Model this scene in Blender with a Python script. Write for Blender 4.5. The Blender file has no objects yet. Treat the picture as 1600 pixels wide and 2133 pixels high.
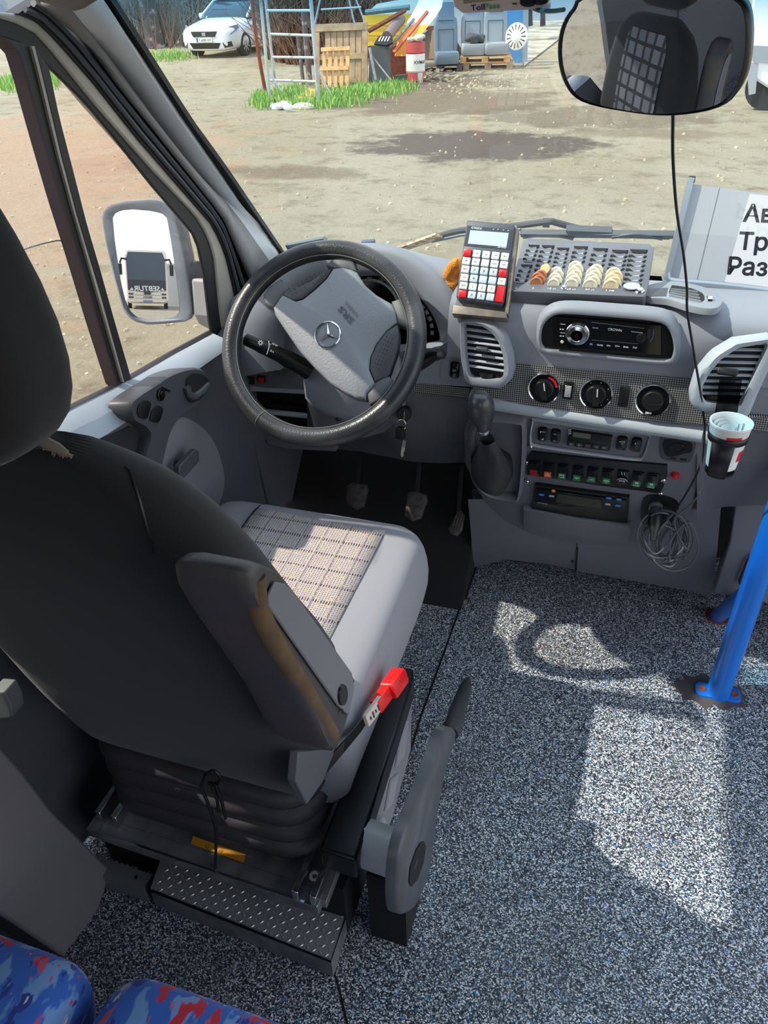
import bpy, bmesh, math, random
from math import sin, cos, pi, radians, sqrt, atan2
from mathutils import Vector, Matrix
random.seed(7)
V = Vector
SC = bpy.context.scene
COL = SC.collection

# ------------------------------------------------------------------ camera
F_PX = 1624.0
YAW, PITCH, ROLL = radians(19.0), radians(-35.0), radians(2.3)
CAM = V((0, 0, 1.5))
FWD = V((-sin(YAW)*cos(PITCH), cos(YAW)*cos(PITCH), sin(PITCH)))
_r0 = V((cos(YAW), sin(YAW), 0)); _u0 = _r0.cross(FWD)
RT = _r0*cos(ROLL) - _u0*sin(ROLL)
UP = _u0*cos(ROLL) + _r0*sin(ROLL)
cam_data = bpy.data.cameras.new('camera')
cam = bpy.data.objects.new('camera', cam_data); COL.objects.link(cam)
cam_data.sensor_fit = 'VERTICAL'; cam_data.sensor_height = 36.0
cam_data.lens = 36.0*F_PX/2133.0
cam_data.clip_start = 0.02; cam_data.clip_end = 400
cam.matrix_world = Matrix(((RT.x, UP.x, -FWD.x, CAM.x), (RT.y, UP.y, -FWD.y, CAM.y), (RT.z, UP.z, -FWD.z, CAM.z), (0, 0, 0, 1)))
SC.camera = cam

# ------------------------------------------------------------------ light
SC.view_settings.view_transform = 'Standard'; SC.view_settings.look = 'None'
SC.view_settings.gamma = 1.0; SC.view_settings.use_curve_mapping = False
SC.view_settings.exposure = 0.52
W = bpy.data.worlds.new('sky'); SC.world = W; W.use_nodes = True
nt = W.node_tree; bg = nt.nodes['Background']
tc = nt.nodes.new('ShaderNodeTexCoord'); sp = nt.nodes.new('ShaderNodeSeparateXYZ'); rp = nt.nodes.new('ShaderNodeValToRGB')
nt.links.new(tc.outputs['Generated'], sp.inputs[0]); nt.links.new(sp.outputs['Z'], rp.inputs[0]); nt.links.new(rp.outputs[0], bg.inputs[0])
rp.color_ramp.elements[0].position = 0.0; rp.color_ramp.elements[0].color = (0.92, 0.95, 1.0, 1)
rp.color_ramp.elements[1].position = 0.75; rp.color_ramp.elements[1].color = (0.70, 0.82, 1.0, 1)
bg.inputs[1].default_value = 1.35
sun = bpy.data.lights.new('sun', 'SUN'); sun.energy = 3.7; sun.angle = radians(0.8); sun.color = (1.0, 0.94, 0.84)
so = bpy.data.objects.new('sun', sun); COL.objects.link(so)
so.rotation_euler = V((0.85, 0.215, -1.0)).to_track_quat('-Z', 'Y').to_euler(); so.location = (-6, -2, 8)

# ------------------------------------------------------------------ helpers: pixels of the photograph to points on real planes
def ray(x, y): return FWD + RT*((x-800)/F_PX) - UP*((y-1066.5)/F_PX)
def on(x, y, ax, val):
    d = ray(x, y); i = 'xyz'.index(ax); return CAM + d*((val-CAM[i])/d[i])
def onp(x, y, p0, n):
    d = ray(x, y); return CAM + d*((p0-CAM).dot(n)/d.dot(n))
def dep(x, y, t): return CAM + ray(x, y)*t
def pts(ax, val, *xy): return [on(x, y, ax, val) for x, y in xy]
class Frame:
    def __init__(s, o, u, n):
        s.o = V(o); s.n = V(n).normalized(); u = V(u); s.u = (u - s.n*u.dot(s.n)).normalized(); s.v = s.n.cross(s.u)
    def p(s, a, b, c=0.0): return s.o + s.u*a + s.v*b + s.n*c
    def px(s, x, y, c=0.0):
        q = onp(x, y, s.o + s.n*c, s.n) - s.o; return q.dot(s.u), q.dot(s.v)
    def w(s, x, y, c=0.0): return onp(x, y, s.o + s.n*c, s.n)
    def at(s, x, y, c=0.0): return Frame(s.w(x, y, c), s.u, s.n)
    def rot(s, a): return Frame(s.o, s.u*cos(a) + s.v*sin(a), s.n)
XY = Frame((0, 0, 0), (1, 0, 0), (0, 0, 1))
def hit(ob, x, y, off=0.001):   # where the sight line through a pixel meets a built surface
    from mathutils.bvhtree import BVHTree
    key = ob.name
    if key not in _bv:
        dg = bpy.context.evaluated_depsgraph_get(); dg.update(); e = ob.evaluated_get(dg); me = e.to_mesh()
        o0 = _root.get(ob.name, V((0, 0, 0))); _bv[key] = BVHTree.FromPolygons([v.co+o0 for v in me.vertices], [tuple(p.vertices) for p in me.polygons]); e.to_mesh_clear()
    d = ray(x, y).normalized(); h = _bv[key].ray_cast(CAM, d)
    return None if h[0] is None else h[0]-d*off
_bv = {}
def lerp(a, b, t): return a + (b-a)*t
def resample(P, n):
    P = [V(p) for p in P]; L = [0]
    for a, b in zip(P, P[1:]): L.append(L[-1] + (b-a).length)
    out = []
    for i in range(n):
        s = L[-1]*i/(n-1); k = 0
        while k < len(P)-2 and L[k+1] < s: k += 1
        out.append(P[k].lerp(P[k+1], (s-L[k])/max(1e-9, L[k+1]-L[k])))
    return out
def spline(P, n, closed=False):
    P = [V(p) for p in P]; m = len(P); out = []
    segs = m if closed else m-1
    for s in range(segs):
        p1, p2 = P[s % m], P[(s+1) % m]
        p0 = P[(s-1) % m] if closed or s > 0 else p1*2-p2
        p3 = P[(s+2) % m] if closed or s+2 < m else p2*2-p1
        for k in range(n):
            t = k/n
            out.append(0.5*((2*p1) + (p2-p0)*t + (2*p0-5*p1+4*p2-p3)*t*t + (3*p1-p0-3*p2+p3)*t**3))
    if not closed: out.append(P[-1])
    return out
def rrect(w, h, r, n=4):
    r = min(r, w/2-1e-5, h/2-1e-5); o = []
    for cx, cy, a0 in ((w/2-r, h/2-r, 0), (-w/2+r, h/2-r, 90), (-w/2+r, -h/2+r, 180), (w/2-r, -h/2+r, 270)):
        for k in range(n+1):
            a = radians(a0+90*k/n); o.append((cx+r*cos(a), cy+r*sin(a)))
    return o
def ell(a, b, n=24, a0=0, a1=360):
    full = (a1-a0) == 360
    return [(a*cos(radians(a0+(a1-a0)*k/(n if full else n-1))), b*sin(radians(a0+(a1-a0)*k/(n if full else n-1)))) for k in range(n)]

_txt = {}
def text_geo(s, bold=False, shear=0.0):
    key = (s, bold, shear)
    if key not in _txt:
        cu = bpy.data.curves.new('t', 'FONT'); cu.body = s; cu.size = 1.0; cu.resolution_u = 3; cu.align_x = 'CENTER'; cu.align_y = 'CENTER'
        cu.shear = shear
        if bold: cu.offset = 0.022
        ob = bpy.data.objects.new('t', cu); COL.objects.link(ob)
        dg = bpy.context.evaluated_depsgraph_get(); dg.update()
        me = ob.evaluated_get(dg).to_mesh()
        vs = [v.co.copy() for v in me.vertices]; fs = [tuple(p.vertices) for p in me.polygons]
        ob.evaluated_get(dg).to_mesh_clear()
        bpy.data.objects.remove(ob); bpy.data.curves.remove(cu)
        if vs:
            x0 = min(v.x for v in vs); x1 = max(v.x for v in vs); y0 = min(v.y for v in vs); y1 = max(v.y for v in vs)
            vs = [V(((v.x-(x0+x1)/2), (v.y-(y0+y1)/2), 0)) for v in vs]
            dim = (x1-x0, y1-y0)
        else: dim = (1, 1)
        _txt[key] = (vs, fs, dim)
    return _txt[key]

_root = {}
class MB:
    def __init__(s): s.v = []; s.f = []; s.m = []
    def add(s, vs, fs, mat=0):
        b = len(s.v); s.v += [V(v) for v in vs]
        for f in fs: s.f.append(tuple(b+i for i in f)); s.m.append(mat)
        return s
    def box(s, c, d, fr=None, mat=0):
        x, y, z = d[0]/2, d[1]/2, d[2]/2; c = V(c)
        P = [(-x, -y, -z), (x, -y, -z), (x, y, -z), (-x, y, -z), (-x, -y, z), (x, -y, z), (x, y, z), (-x, y, z)]
        if fr: P = [c + fr.u*p[0] + fr.v*p[1] + fr.n*p[2] for p in P]
        else: P = [c + V(p) for p in P]
        return s.add(P, [(0, 3, 2, 1), (4, 5, 6, 7), (0, 1, 5, 4), (1, 2, 6, 5), (2, 3, 7, 6), (3, 0, 4, 7)], mat)
    def bar(s, a, b, w, h, up=(0, 0, 1), mat=0):
        a = V(a); b = V(b); d = b-a; n = V(up) - d*(V(up).dot(d)/d.length_squared)
        if n.length < 1e-5: n = d.orthogonal()
        fr = Frame((a+b)/2, d, n); return s.box((a+b)/2, (d.length, w, h), fr, mat)
    def poly(s, P, mat=0): return s.add(P, [tuple(range(len(P)))], mat)
    def prism(s, P, vec, mat=0, top=None):
        n = len(P); Q = [V(p)+V(vec) for p in P]
        return s.add(list(P)+Q, [tuple(range(n-1, -1, -1)), tuple(range(n, 2*n))] + [(i, (i+1) % n, n+(i+1) % n, n+i) for i in range(n)], mat)
    def fprism(s, fr, P, c0, c1, mat=0, inset=0.0, dome=0.0):
        n = len(P); A = [fr.p(a, b, c0) for a, b in P]
        if inset or dome:
            cx = sum(p[0] for p in P)/n; cy = sum(p[1] for p in P)/n
            rings = [A, [fr.p(a, b, c1-inset) for a, b in P]]
            def sh(a, b, d):
                l = sqrt((a-cx)**2+(b-cy)**2) or 1; k = max(0.0, 1-d/l); return cx+(a-cx)*k, cy+(b-cy)*k
            rings.append([fr.p(*sh(a, b, inset*.35), c1-inset*.3) for a, b in P])
            rings.append([fr.p(*sh(a, b, inset), c1) for a, b in P])
            if dome:
                for q, d in ((.75, .45), (.45, .8), (.15, 1.0)):
                    rings.append([fr.p(cx+(a-cx)*q, cy+(b-cy)*q, c1+dome*d) for a, b in P])
            return s.loft(rings, True, True, mat)
        return s.prism(A, fr.n*(c1-c0), mat)
    def loft(s, R, closed=True, cap=True, mat=0):
        n = len(R[0]); vs = [p for r in R for p in r]; fs = []
        for i in range(len(R)-1):
            for j in range(n if closed else n-1):
                k = (j+1) % n; fs.append((i*n+j, i*n+k, (i+1)*n+k, (i+1)*n+j))
        if cap and closed: fs += [tuple(range(n-1, -1, -1)), tuple((len(R)-1)*n+j for j in range(n))]
        return s.add(vs, fs, mat)
    def ribbon(s, A, B, vec, mat=0, n=None):
        if n is None: n = max(len(A), len(B))
        A = resample(A, n) if len(A) != n else A; B = resample(B, n) if len(B) != n else B; vec = V(vec)
        return s.loft([[A[i], B[i], B[i]+vec, A[i]+vec] for i in range(n)], True, True, mat)
    def tube(s, P, r, seg=8, cap=True, mat=0, closed=False, sx=1.0):
        P = [V(p) for p in P]; n = len(P); R = []; nrm = None
        for i in range(n):
            if closed: t = P[(i+1) % n]-P[i-1]
            else: t = P[min(i+1, n-1)]-P[max(i-1, 0)]
            if t.length < 1e-9: t = V((0, 0, 1))
            t.normalize()
            if nrm is None: nrm = t.orthogonal().normalized()
            nrm = nrm - t*nrm.dot(t)
            if nrm.length < 1e-6: nrm = t.orthogonal()
            nrm.normalize(); bn = t.cross(nrm); rr = r[i] if isinstance(r, (list, tuple)) else r
            R.append([P[i] + nrm*(rr*cos(2*pi*k/seg)*sx) + bn*(rr*sin(2*pi*k/seg)) for k in range(seg)])
        if closed:
            vs = [p for q in R for p in q]
            return s.add(vs, [(i*seg+j, i*seg+(j+1) % seg, ((i+1) % n)*seg+(j+1) % seg, ((i+1) % n)*seg+j) for i in range(n) for j in range(seg)], mat)
        return s.loft(R, True, cap, mat)
    def lathe(s, fr, prof, seg=24, mat=0, cap=True, sx=1.0, sy=1.0):
        return s.loft([[fr.p(r*cos(2*pi*k/seg)*sx, r*sin(2*pi*k/seg)*sy, h) for k in range(seg)] for r, h in prof], True, cap, mat)
    def ball(s, c, r, seg=12, mat=0, fr=None):
        if not isinstance(r, (tuple, list)): r = (r, r, r)
        fr = Frame(c, fr.u, fr.n) if fr else Frame(c, (1, 0, 0), (0, 0, 1))
        R = []
        for i in range(1, seg):
            a = -pi/2 + pi*i/seg
            R.append([fr.p(r[0]*cos(a)*cos(2*pi*k/seg), r[1]*cos(a)*sin(2*pi*k/seg), r[2]*sin(a)) for k in range(seg)])
        return s.loft(R, True, True, mat)
    def grid(s, rows, mat=0):
        return s.loft(rows, False, False, mat)
    def text(s, st, fr, h=None, w=None, c=0.0, mat=0, bold=False, shear=0.0, mirror=False, ext=0.0):
        vs, fs, d = text_geo(st, bold, shear)
        if h is None: k = w/d[0]; kx = ky = k
        elif w is None: kx = ky = h/d[1]
        else: kx = w/d[0]; ky = h/d[1]
        if ext:
            n = len(vs); A = [fr.p(v.x*kx, v.y*ky, c+ext) for v in vs]
            return s.add(A, fs, mat)
        return s.add([fr.p(v.x*kx*(-1 if mirror else 1), v.y*ky, c) for v in vs], fs, mat)
    def build(s, name, mats, parent=None, bevel=0.0, sub=0, angle=35, seg=2, weld=True, solid=0.0, flip=False, label=None):
        if not isinstance(mats, (list, tuple)): mats = [mats]
        me = bpy.data.meshes.new(name)
        if parent is None:
            xs = [v.x for v in s.v]; ys = [v.y for v in s.v]; zs = [v.z for v in s.v]
            o0 = V(((min(xs)+max(xs))/2, (min(ys)+max(ys))/2, min(zs)))
        else: o0 = _root.get(parent.name, V((0, 0, 0)))
        me.from_pydata([tuple(v-o0) for v in s.v], [], s.f)
        for m in mats: me.materials.append(m)
        for p, mi in zip(me.polygons, s.m): p.material_index = mi; p.use_smooth = True
        bm = bmesh.new(); bm.from_mesh(me)
        if weld: bmesh.ops.remove_doubles(bm, verts=bm.verts, dist=1e-6)
        bmesh.ops.recalc_face_normals(bm, faces=bm.faces)
        if flip: bmesh.ops.reverse_faces(bm, faces=bm.faces)
        bm.to_mesh(me); bm.free()
        me.set_sharp_from_angle(angle=radians(angle))
        ob = bpy.data.objects.new(name, me); COL.objects.link(ob)
        if parent is None: ob.location = o0
        else: ob.parent = parent
        _root[ob.name] = o0
        if bevel:
            md = ob.modifiers.new('edge', 'BEVEL'); md.width = bevel; md.segments = seg; md.limit_method = 'ANGLE'; md.angle_limit = radians(40); md.harden_normals = False
        if solid:
            md = ob.modifiers.new('shell', 'SOLIDIFY'); md.thickness = solid; md.offset = -1
        if sub:
            md = ob.modifiers.new('smooth', 'SUBSURF'); md.levels = sub; md.render_levels = sub
        if label: ob['label'] = label
        return ob

def tag(o, label=None, cat=None, group=None, kind=None):
    if label: o['label'] = label
    if cat: o['category'] = cat
    if group: o['group'] = group
    if kind: o['kind'] = kind
    return o
def thing(name, label, cat, loc=(0, 0, 0), group=None, kind=None):
    o = bpy.data.objects.new(name, None); COL.objects.link(o); o.location = loc; o.empty_display_size = 0.05
    _root[o.name] = V(loc)
    return tag(o, label, cat, group, kind)
def copy_tree(o, parent=None):
    c = o.copy(); COL.objects.link(c)
    if parent is not None: c.parent = parent
    for ch in list(o.children): copy_tree(ch, c)
    return c
def place(o, loc, rz=0.0, rx=0.0, ry=0.0, s=1.0):
    o.location = loc; o.rotation_euler = (rx, ry, rz)
    if s != 1.0: o.scale = (s, s, s)
    return o

# ------------------------------------------------------------------ materials
def lin(c): return tuple(((v/255)/12.92 if v/255 <= .04045 else ((v/255+.055)/1.055)**2.4) for v in c)
def mat(name, col, rough=0.5, metal=0.0, bump=None, vary=None, spec=0.5, coat=0.0, emit=0.0, sheen=0.0):
    """bump=(scale, strength, distance); vary=(other colour, scale, low, high)"""
    m = bpy.data.materials.new(name); m.use_nodes = True; t = m.node_tree; b = t.nodes['Principled BSDF']
    b.inputs['Base Color'].default_value = (*lin(col), 1); b.inputs['Roughness'].default_value = rough
    b.inputs['Metallic'].default_value = metal; b.inputs['Specular IOR Level'].default_value = spec
    b.inputs['Coat Weight'].default_value = coat; b.inputs['Sheen Weight'].default_value = sheen
    if emit: b.inputs['Emission Color'].default_value = (*lin(col), 1); b.inputs['Emission Strength'].default_value = emit
    tc = None
    if bump or vary: tc = t.nodes.new('ShaderNodeTexCoord')
    if vary:
        n = t.nodes.new('ShaderNodeTexNoise'); n.inputs['Scale'].default_value = vary[1]; n.inputs['Detail'].default_value = 5
        r = t.nodes.new('ShaderNodeMapRange'); r.inputs['From Min'].default_value = vary[2]; r.inputs['From Max'].default_value = vary[3]
        x = t.nodes.new('ShaderNodeMix'); x.data_type = 'RGBA'
        x.inputs['A'].default_value = (*lin(col), 1); x.inputs['B'].default_value = (*lin(vary[0]), 1)
        t.links.new(tc.outputs['Object'], n.inputs['Vector']); t.links.new(n.outputs['Fac'], r.inputs['Value'])
        t.links.new(r.outputs['Result'], x.inputs['Factor']); t.links.new(x.outputs['Result'], b.inputs['Base Color'])
    if bump:
        n = t.nodes.new('ShaderNodeTexNoise'); n.inputs['Scale'].default_value = bump[0]; n.inputs['Detail'].default_value = 2
        k = t.nodes.new('ShaderNodeBump'); k.inputs['Strength'].default_value = bump[1]; k.inputs['Distance'].default_value = bump[2] if len(bump) > 2 else 0.001
        t.links.new(tc.outputs['Object'], n.inputs['Vector']); t.links.new(n.outputs['Fac'], k.inputs['Height']); t.links.new(k.outputs['Normal'], b.inputs['Normal'])
    return m
def nodes(m): return m.node_tree, m.node_tree.nodes, m.node_tree.links, m.node_tree.nodes['Principled BSDF']
def glass(name, tint, refl=0.6, top=None):
    m = bpy.data.materials.new(name); m.use_nodes = True; t = m.node_tree; N = t.nodes; L = t.links
    N.remove(N['Principled BSDF']); out = N['Material Output']
    tr = N.new('ShaderNodeBsdfTransparent'); tr.inputs[0].default_value = (*tint, 1)
    gl = N.new('ShaderNodeBsdfGlossy'); gl.inputs['Roughness'].default_value = 0.0
    fr = N.new('ShaderNodeLayerWeight'); fr.inputs['Blend'].default_value = .5
    pw = N.new('ShaderNodeMath'); pw.operation = 'POWER'; pw.inputs[1].default_value = 4.0
    mu = N.new('ShaderNodeMath'); mu.operation = 'MULTIPLY_ADD'; mu.inputs[1].default_value = refl; mu.inputs[2].default_value = .035
    mx = N.new('ShaderNodeMixShader'); L.new(fr.outputs['Facing'], pw.inputs[0])
    L.new(pw.outputs[0], mu.inputs[0]); L.new(mu.outputs[0], mx.inputs[0]); L.new(tr.outputs[0], mx.inputs[1]); L.new(gl.outputs[0], mx.inputs[2]); L.new(mx.outputs[0], out.inputs[0])
    if top:   # a dyed sun band along the top of the pane, by height
        g = N.new('ShaderNodeNewGeometry'); s = N.new('ShaderNodeSeparateXYZ'); r = N.new('ShaderNodeMapRange'); r.interpolation_type = 'SMOOTHSTEP'
        r.inputs['From Min'].default_value = top[1]; r.inputs['From Max'].default_value = top[2]
        x = N.new('ShaderNodeMix'); x.data_type = 'RGBA'; x.inputs['A'].default_value = (*tint, 1); x.inputs['B'].default_value = (*top[0], 1)
        L.new(g.outputs['Position'], s.inputs[0]); L.new(s.outputs['Z'], r.inputs['Value']); L.new(r.outputs['Result'], x.inputs['Factor']); L.new(x.outputs['Result'], tr.inputs[0])
    return m

M = {}
M['dash'] = mat('dash plastic', (138, 144, 153), .55, bump=(900, .35, .0006))
M['dash_dark'] = mat('dark dash plastic', (106, 107, 114), .55, bump=(900, .3, .0006))
M['trim_light'] = mat('pale grey trim', (166, 175, 184), .5, bump=(700, .2, .0005))
M['pillar'] = mat('pillar trim', (198, 201, 204), .6, bump=(500, .2, .0005))
M['pillar_dark'] = mat('dark pillar trim', (128, 126, 126), .6)
M['door_card'] = mat('door card', (82, 84, 91), .6, bump=(700, .3, .0006))
M['door_panel'] = mat('door lighter panel', (118, 118, 126), .75, bump=(1200, .2, .0005))
M['black'] = mat('black plastic', (22, 22, 24), .4)
M['black_matt'] = mat('matt black', (18, 18, 20), .8)
M['rubber'] = mat('rubber seal', (34, 31, 32), .6)
M['gloss_black'] = mat('gloss black', (10, 10, 12), .15)
M['gray_plastic'] = mat('grey plastic', (70, 72, 77), .45, bump=(800, .25, .0005))
M['leather'] = mat('wheel cover', (46, 47, 50), .3, bump=(320, .6, .0008), vary=((74, 75, 78), 9, .45, .7))
M['pad'] = mat('wheel pad', (132, 137, 143), .5, bump=(220, .7, .0012))
M['chrome'] = mat('chrome', (220, 220, 222), .12, 1.0)
M['steel'] = mat('bare steel', (150, 150, 152), .4, .45, vary=((110, 110, 112), 20, .4, .7))
M['white'] = mat('white', (235, 235, 232), .5)
M['ink'] = mat('white printing', (225, 228, 230), .6)
M['dark_ink'] = mat('dark printing', (50, 52, 58), .6)
M['red'] = mat('red plastic', (214, 30, 38), .35)
M['mirror'] = mat('mirror silver', (208, 214, 222), .0, 1.0)
M['cover'] = mat('dark seat cover', (27, 26, 27), .9, bump=(1800, .3, .0006), sheen=.15)
M['cover_grey'] = mat('grey seat cover', (146, 146, 151), .9, bump=(1500, .35, .0006), sheen=.1)
M['blue_paint'] = mat('blue paint', (22, 110, 208), .3, coat=.3)
M['wood'] = mat('pallet wood', (214, 176, 126), .8, vary=((176, 134, 88), 6, .35, .75))
M['wood_grey'] = mat('weathered wood', (180, 158, 128), .85, vary=((140, 118, 92), 6, .35, .75))
M['rust'] = mat('rusty iron', (140, 72, 48), .85, vary=((95, 60, 48), 12, .4, .7))
# ------------------------------------------------------------------ the van: floor, walls, roof, glass, door
def floor_material():
    m = mat('speckled vinyl floor', (60, 64, 72), .5); t, N, L, b = nodes(m)
    tc = N.new('ShaderNodeTexCoord')
    def vor(scale):
        v = N.new('ShaderNodeTexVoronoi'); v.inputs['Scale'].default_value = scale; v.inputs['Randomness'].default_value = 1.0
        L.new(tc.outputs['Object'], v.inputs['Vector']); return v
    v1 = vor(460); s = N.new('ShaderNodeSeparateColor'); L.new(v1.outputs['Color'], s.inputs[0])
    r = N.new('ShaderNodeValToRGB'); r.color_ramp.interpolation = 'CONSTANT'; L.new(s.outputs[0], r.inputs[0])
    E = r.color_ramp.elements
    for k, (p, c) in enumerate([(0, (20, 23, 30)), (.22, (46, 52, 62)), (.40, (88, 98, 110)), (.58, (138, 148, 158)), (.74, (196, 203, 208)), (.88, (245, 248, 248)), (.985, (60, 140, 205))]):
        e = E[k] if k < 2 else E.new(p); e.position = p; e.color = (*lin(c), 1)
    v2 = vor(90); s2 = N.new('ShaderNodeSeparateColor'); L.new(v2.outputs['Color'], s2.inputs[0])
    a = N.new('ShaderNodeMath'); a.operation = 'GREATER_THAN'; a.inputs[1].default_value = .95; L.new(s2.outputs[1], a.inputs[0])
    c = N.new('ShaderNodeMath'); c.operation = 'LESS_THAN'; c.inputs[1].default_value = .22; L.new(v2.outputs['Distance'], c.inputs[0])
    d = N.new('ShaderNodeMath'); d.operation = 'MULTIPLY'; L.new(a.outputs[0], d.inputs[0]); L.new(c.outputs[0], d.inputs[1])
    x = N.new('ShaderNodeMix'); x.data_type = 'RGBA'; x.inputs['B'].default_value = (*lin((70, 150, 215)), 1)
    L.new(d.outputs[0], x.inputs['Factor']); L.new(r.outputs[0], x.inputs['A'])
    # worn dirt along the edges, patchy
    n = N.new('ShaderNodeTexNoise'); n.inputs['Scale'].default_value = 5; n.inputs['Detail'].default_value = 6; L.new(tc.outputs['Object'], n.inputs['Vector'])
    mr = N.new('ShaderNodeMapRange'); mr.inputs['From Min'].default_value = .45; mr.inputs['From Max'].default_value = .8; mr.inputs['To Max'].default_value = .45; L.new(n.outputs['Fac'], mr.inputs['Value'])
    y = N.new('ShaderNodeMix'); y.data_type = 'RGBA'; y.inputs['B'].default_value = (*lin((62, 60, 60)), 1)
    L.new(mr.outputs['Result'], y.inputs['Factor']); L.new(x.outputs['Result'], y.inputs['A']); L.new(y.outputs['Result'], b.inputs['Base Color'])
    return m
M['floor'] = floor_material()
M['mat_black'] = mat('black footwell mat', (26, 25, 26), .9, bump=(200, .5, .002))
M['side_wall'] = mat('side wall lining', (120, 122, 126), .7)
M['roof'] = mat('headliner', (120, 118, 116), .9)
M['body_paint'] = mat('van body', (225, 225, 222), .4)
M['dirt'] = mat('trodden dirt', (98, 88, 78), .9, vary=((66, 60, 56), 25, .35, .7))

b = MB(); b.box((-.04, .55, -.03), (1.9, 3.7, .06)); fl = b.build('floor', M['floor']); tag(fl, kind='structure')
b = MB(); A = pts('z', .002, (987, 1180), (930, 1340), (872, 1500), (855, 1560)); b.ribbon(A, [p+V((.0045, 0, 0)) for p in A], (0, 0, -.004)); b.build('floor_seam', M['black'], fl)
b = MB(); A = pts('z', .002, (690, 2010), (705, 2060), (722, 2133)); b.ribbon(A, [p+V((.004, 0, 0)) for p in A], (0, 0, -.004)); b.build('floor_seam', M['black'], fl)
# dark mat under the pedals, rising to the firewall
b = MB(); b.box((-.645, 1.80, .004), (.62, .26, .008)); tag(b.build('trim_1', M['mat_black']), kind='structure')
b = MB(); b.prism([V((-.97, 1.62, 0.0)), V((-.97, 2.02, 0.0)), V((-.97, 2.02, .34)), V((-.97, 1.96, .34))], (.63, 0, 0)); tag(b.build('wall_front', M['mat_black']), kind='structure')
b = MB(); b.box((-.04, 2.08, .4), (1.86, .04, .84)); tag(b.build('wall_firewall', M['black_matt']), kind='structure')
# roof and the closed rear and left side of the cabin
b = MB(); b.box((-.06, -.2, 1.93), (1.96, 2.6, .04)); b.prism([V((-1.04, 1.1, 1.95)), V((-1.04, 1.1, 1.91)), V((-1.04, 1.2, 1.58)), V((-1.04, 1.16, 1.62))], (1.96, 0, 0))
tag(b.build('ceiling', M['roof']), kind='structure')
b = MB(); b.box((-1.0, -.42, .95), (.05, 1.95, 1.94)); wl = b.build('wall_left', M['side_wall']); tag(wl, kind='structure')
b = MB(); b.box((-.06, -1.45, .5), (1.9, .05, 1.0)); b.box((-.06, -1.45, 1.76), (1.9, .05, .32)); b.box((-.9, -1.45, 1.3), (.22, .05, .62)); b.box((.8, -1.45, 1.3), (.2, .05, .62)); tag(b.build('wall_rear', M['side_wall']), kind='structure')
b = MB(); b.box((.9, -.95, .95), (.05, 1.0, 1.94)); b.box((.9, .75, 1.80), (.05, 2.4, .26)); b.box((.9, 1.85, .35), (.05, .5, .9)); tag(b.build('wall_right', M['side_wall']), kind='structure')
# above the driver's door: cant rail
b = MB(); b.box((-.955, .82, 1.74), (.06, .68, .36)); tag(b.build('trim_2', M['pillar_dark']), kind='structure')

# windscreen: a raked plane
WS0 = V((0, 2.05, .845)); WSN = V((0, -1, -1/1.26)).normalized(); WSN = V((0, -.622, -.783))
_d = V((0, -1.26, 1)).normalized(); WSN = V((0, -_d.z, _d.y)); 
def ws(x, y, off=0.0): return onp(x, y, WS0 + WSN*off, WSN)
def wsz(x, z): return V((x, 2.05-1.26*(z-.845), z))
M['ws_glass'] = glass('windscreen glass', (.96, .985, .93), .55, ((.28, .60, .80), 1.40, 1.475))
M['side_glass'] = glass('side glass', (.99, .93, .87), .5)
w1 = MB(); w1.add([wsz(-1.03, .80), wsz(.92, .80), wsz(.80, 1.60), wsz(-.86, 1.60)], [(0, 1, 2, 3)]); w1 = w1.build('window_1', M['ws_glass']); tag(w1, kind='structure')
L1 = [(222, -12), (300, 105), (394, 253), (466, 350), (591, 532)]
L2 = [(208, -12), (287, 105), (376, 241), (452, 350), (579, 535)]
L3 = [(140, -5), (216, 109), (287, 216), (359, 310), (462, 416), (552, 545)]
L4 = [(85, -5), (126, 32), (170, 78), (239, 172), (316, 267), (462, 450), (520, 585)]
b = MB(); b.ribbon(resample([ws(*p) for p in L1], 12), resample([ws(x-26, y+4) for x, y in L2], 12), WSN*-.012)
b.add([wsz(-1.03, .80), wsz(.9, .80), wsz(.9, .838), wsz(-1.0, .838)], [(0, 1, 2, 3)])
b.build('frit_band', M['black_matt'], w1)
# A-pillar
P2 = resample([ws(*p) for p in L2], 14); P4 = resample([on(x, y, 'x', -.935) for x, y in L4], 14)
P3 = []
for i, (x, y, _) in enumerate(resample([V((*p, 0)) for p in L3], 14)):
    a = lerp(P2[i], P4[i], .5); t = (a-CAM).dot(FWD); P3.append(dep(x, y, t*.985))
b = MB(); b.grid([P2, [lerp(p, q, .5)+V((.006, -.006, 0)) for p, q in zip(P2, P3)], P3], 0); b.grid([P3, [lerp(p, q, .5)+V((.004, -.004, 0)) for p, q in zip(P3, P4)], P4], 1)
tag(b.build('trim_3', [M['pillar'], M['pillar_dark']], solid=.012, angle=50), kind='structure')

# driver's door
door = thing('door_1', None, None, (-.96, 1.0, .0), kind='structure')
XD = -.96
L5 = [(-40, 17), (0, 25), (40, 28), (72, 37), (121, 83), (201, 175), (287, 285), (388, 402), (448, 471), (474, 530), (490, 600), (505, 690)]
L6 = [(-40, 30), (0, 37), (57, 55), (90, 78), (115, 112), (201, 218), (316, 351), (408, 448), (426, 476), (447, 524), (459, 644), (468, 705)]
L7 = [(-30, 72), (0, 75), (60, 96), (104, 141), (178, 213), (239, 287), (316, 385), (400, 483), (411, 500), (426, 572), (439, 686), (443, 700)]
def dp(L, x, n=26): return resample([on(a, c, 'x', x) for a, c in L], n)
b = MB(); b.ribbon(dp([(x+14, y-5) for x, y in L4], -.946), dp([(p[0]-2, p[1]) for p in L5[2:]], -.945), (-.03, 0, 0)); b.build('door_seal', M['rubber'], door)
b = MB(); mid = lambda A, B, t: [lerp(p, q, t) for p, q in zip(A, B)]
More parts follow.
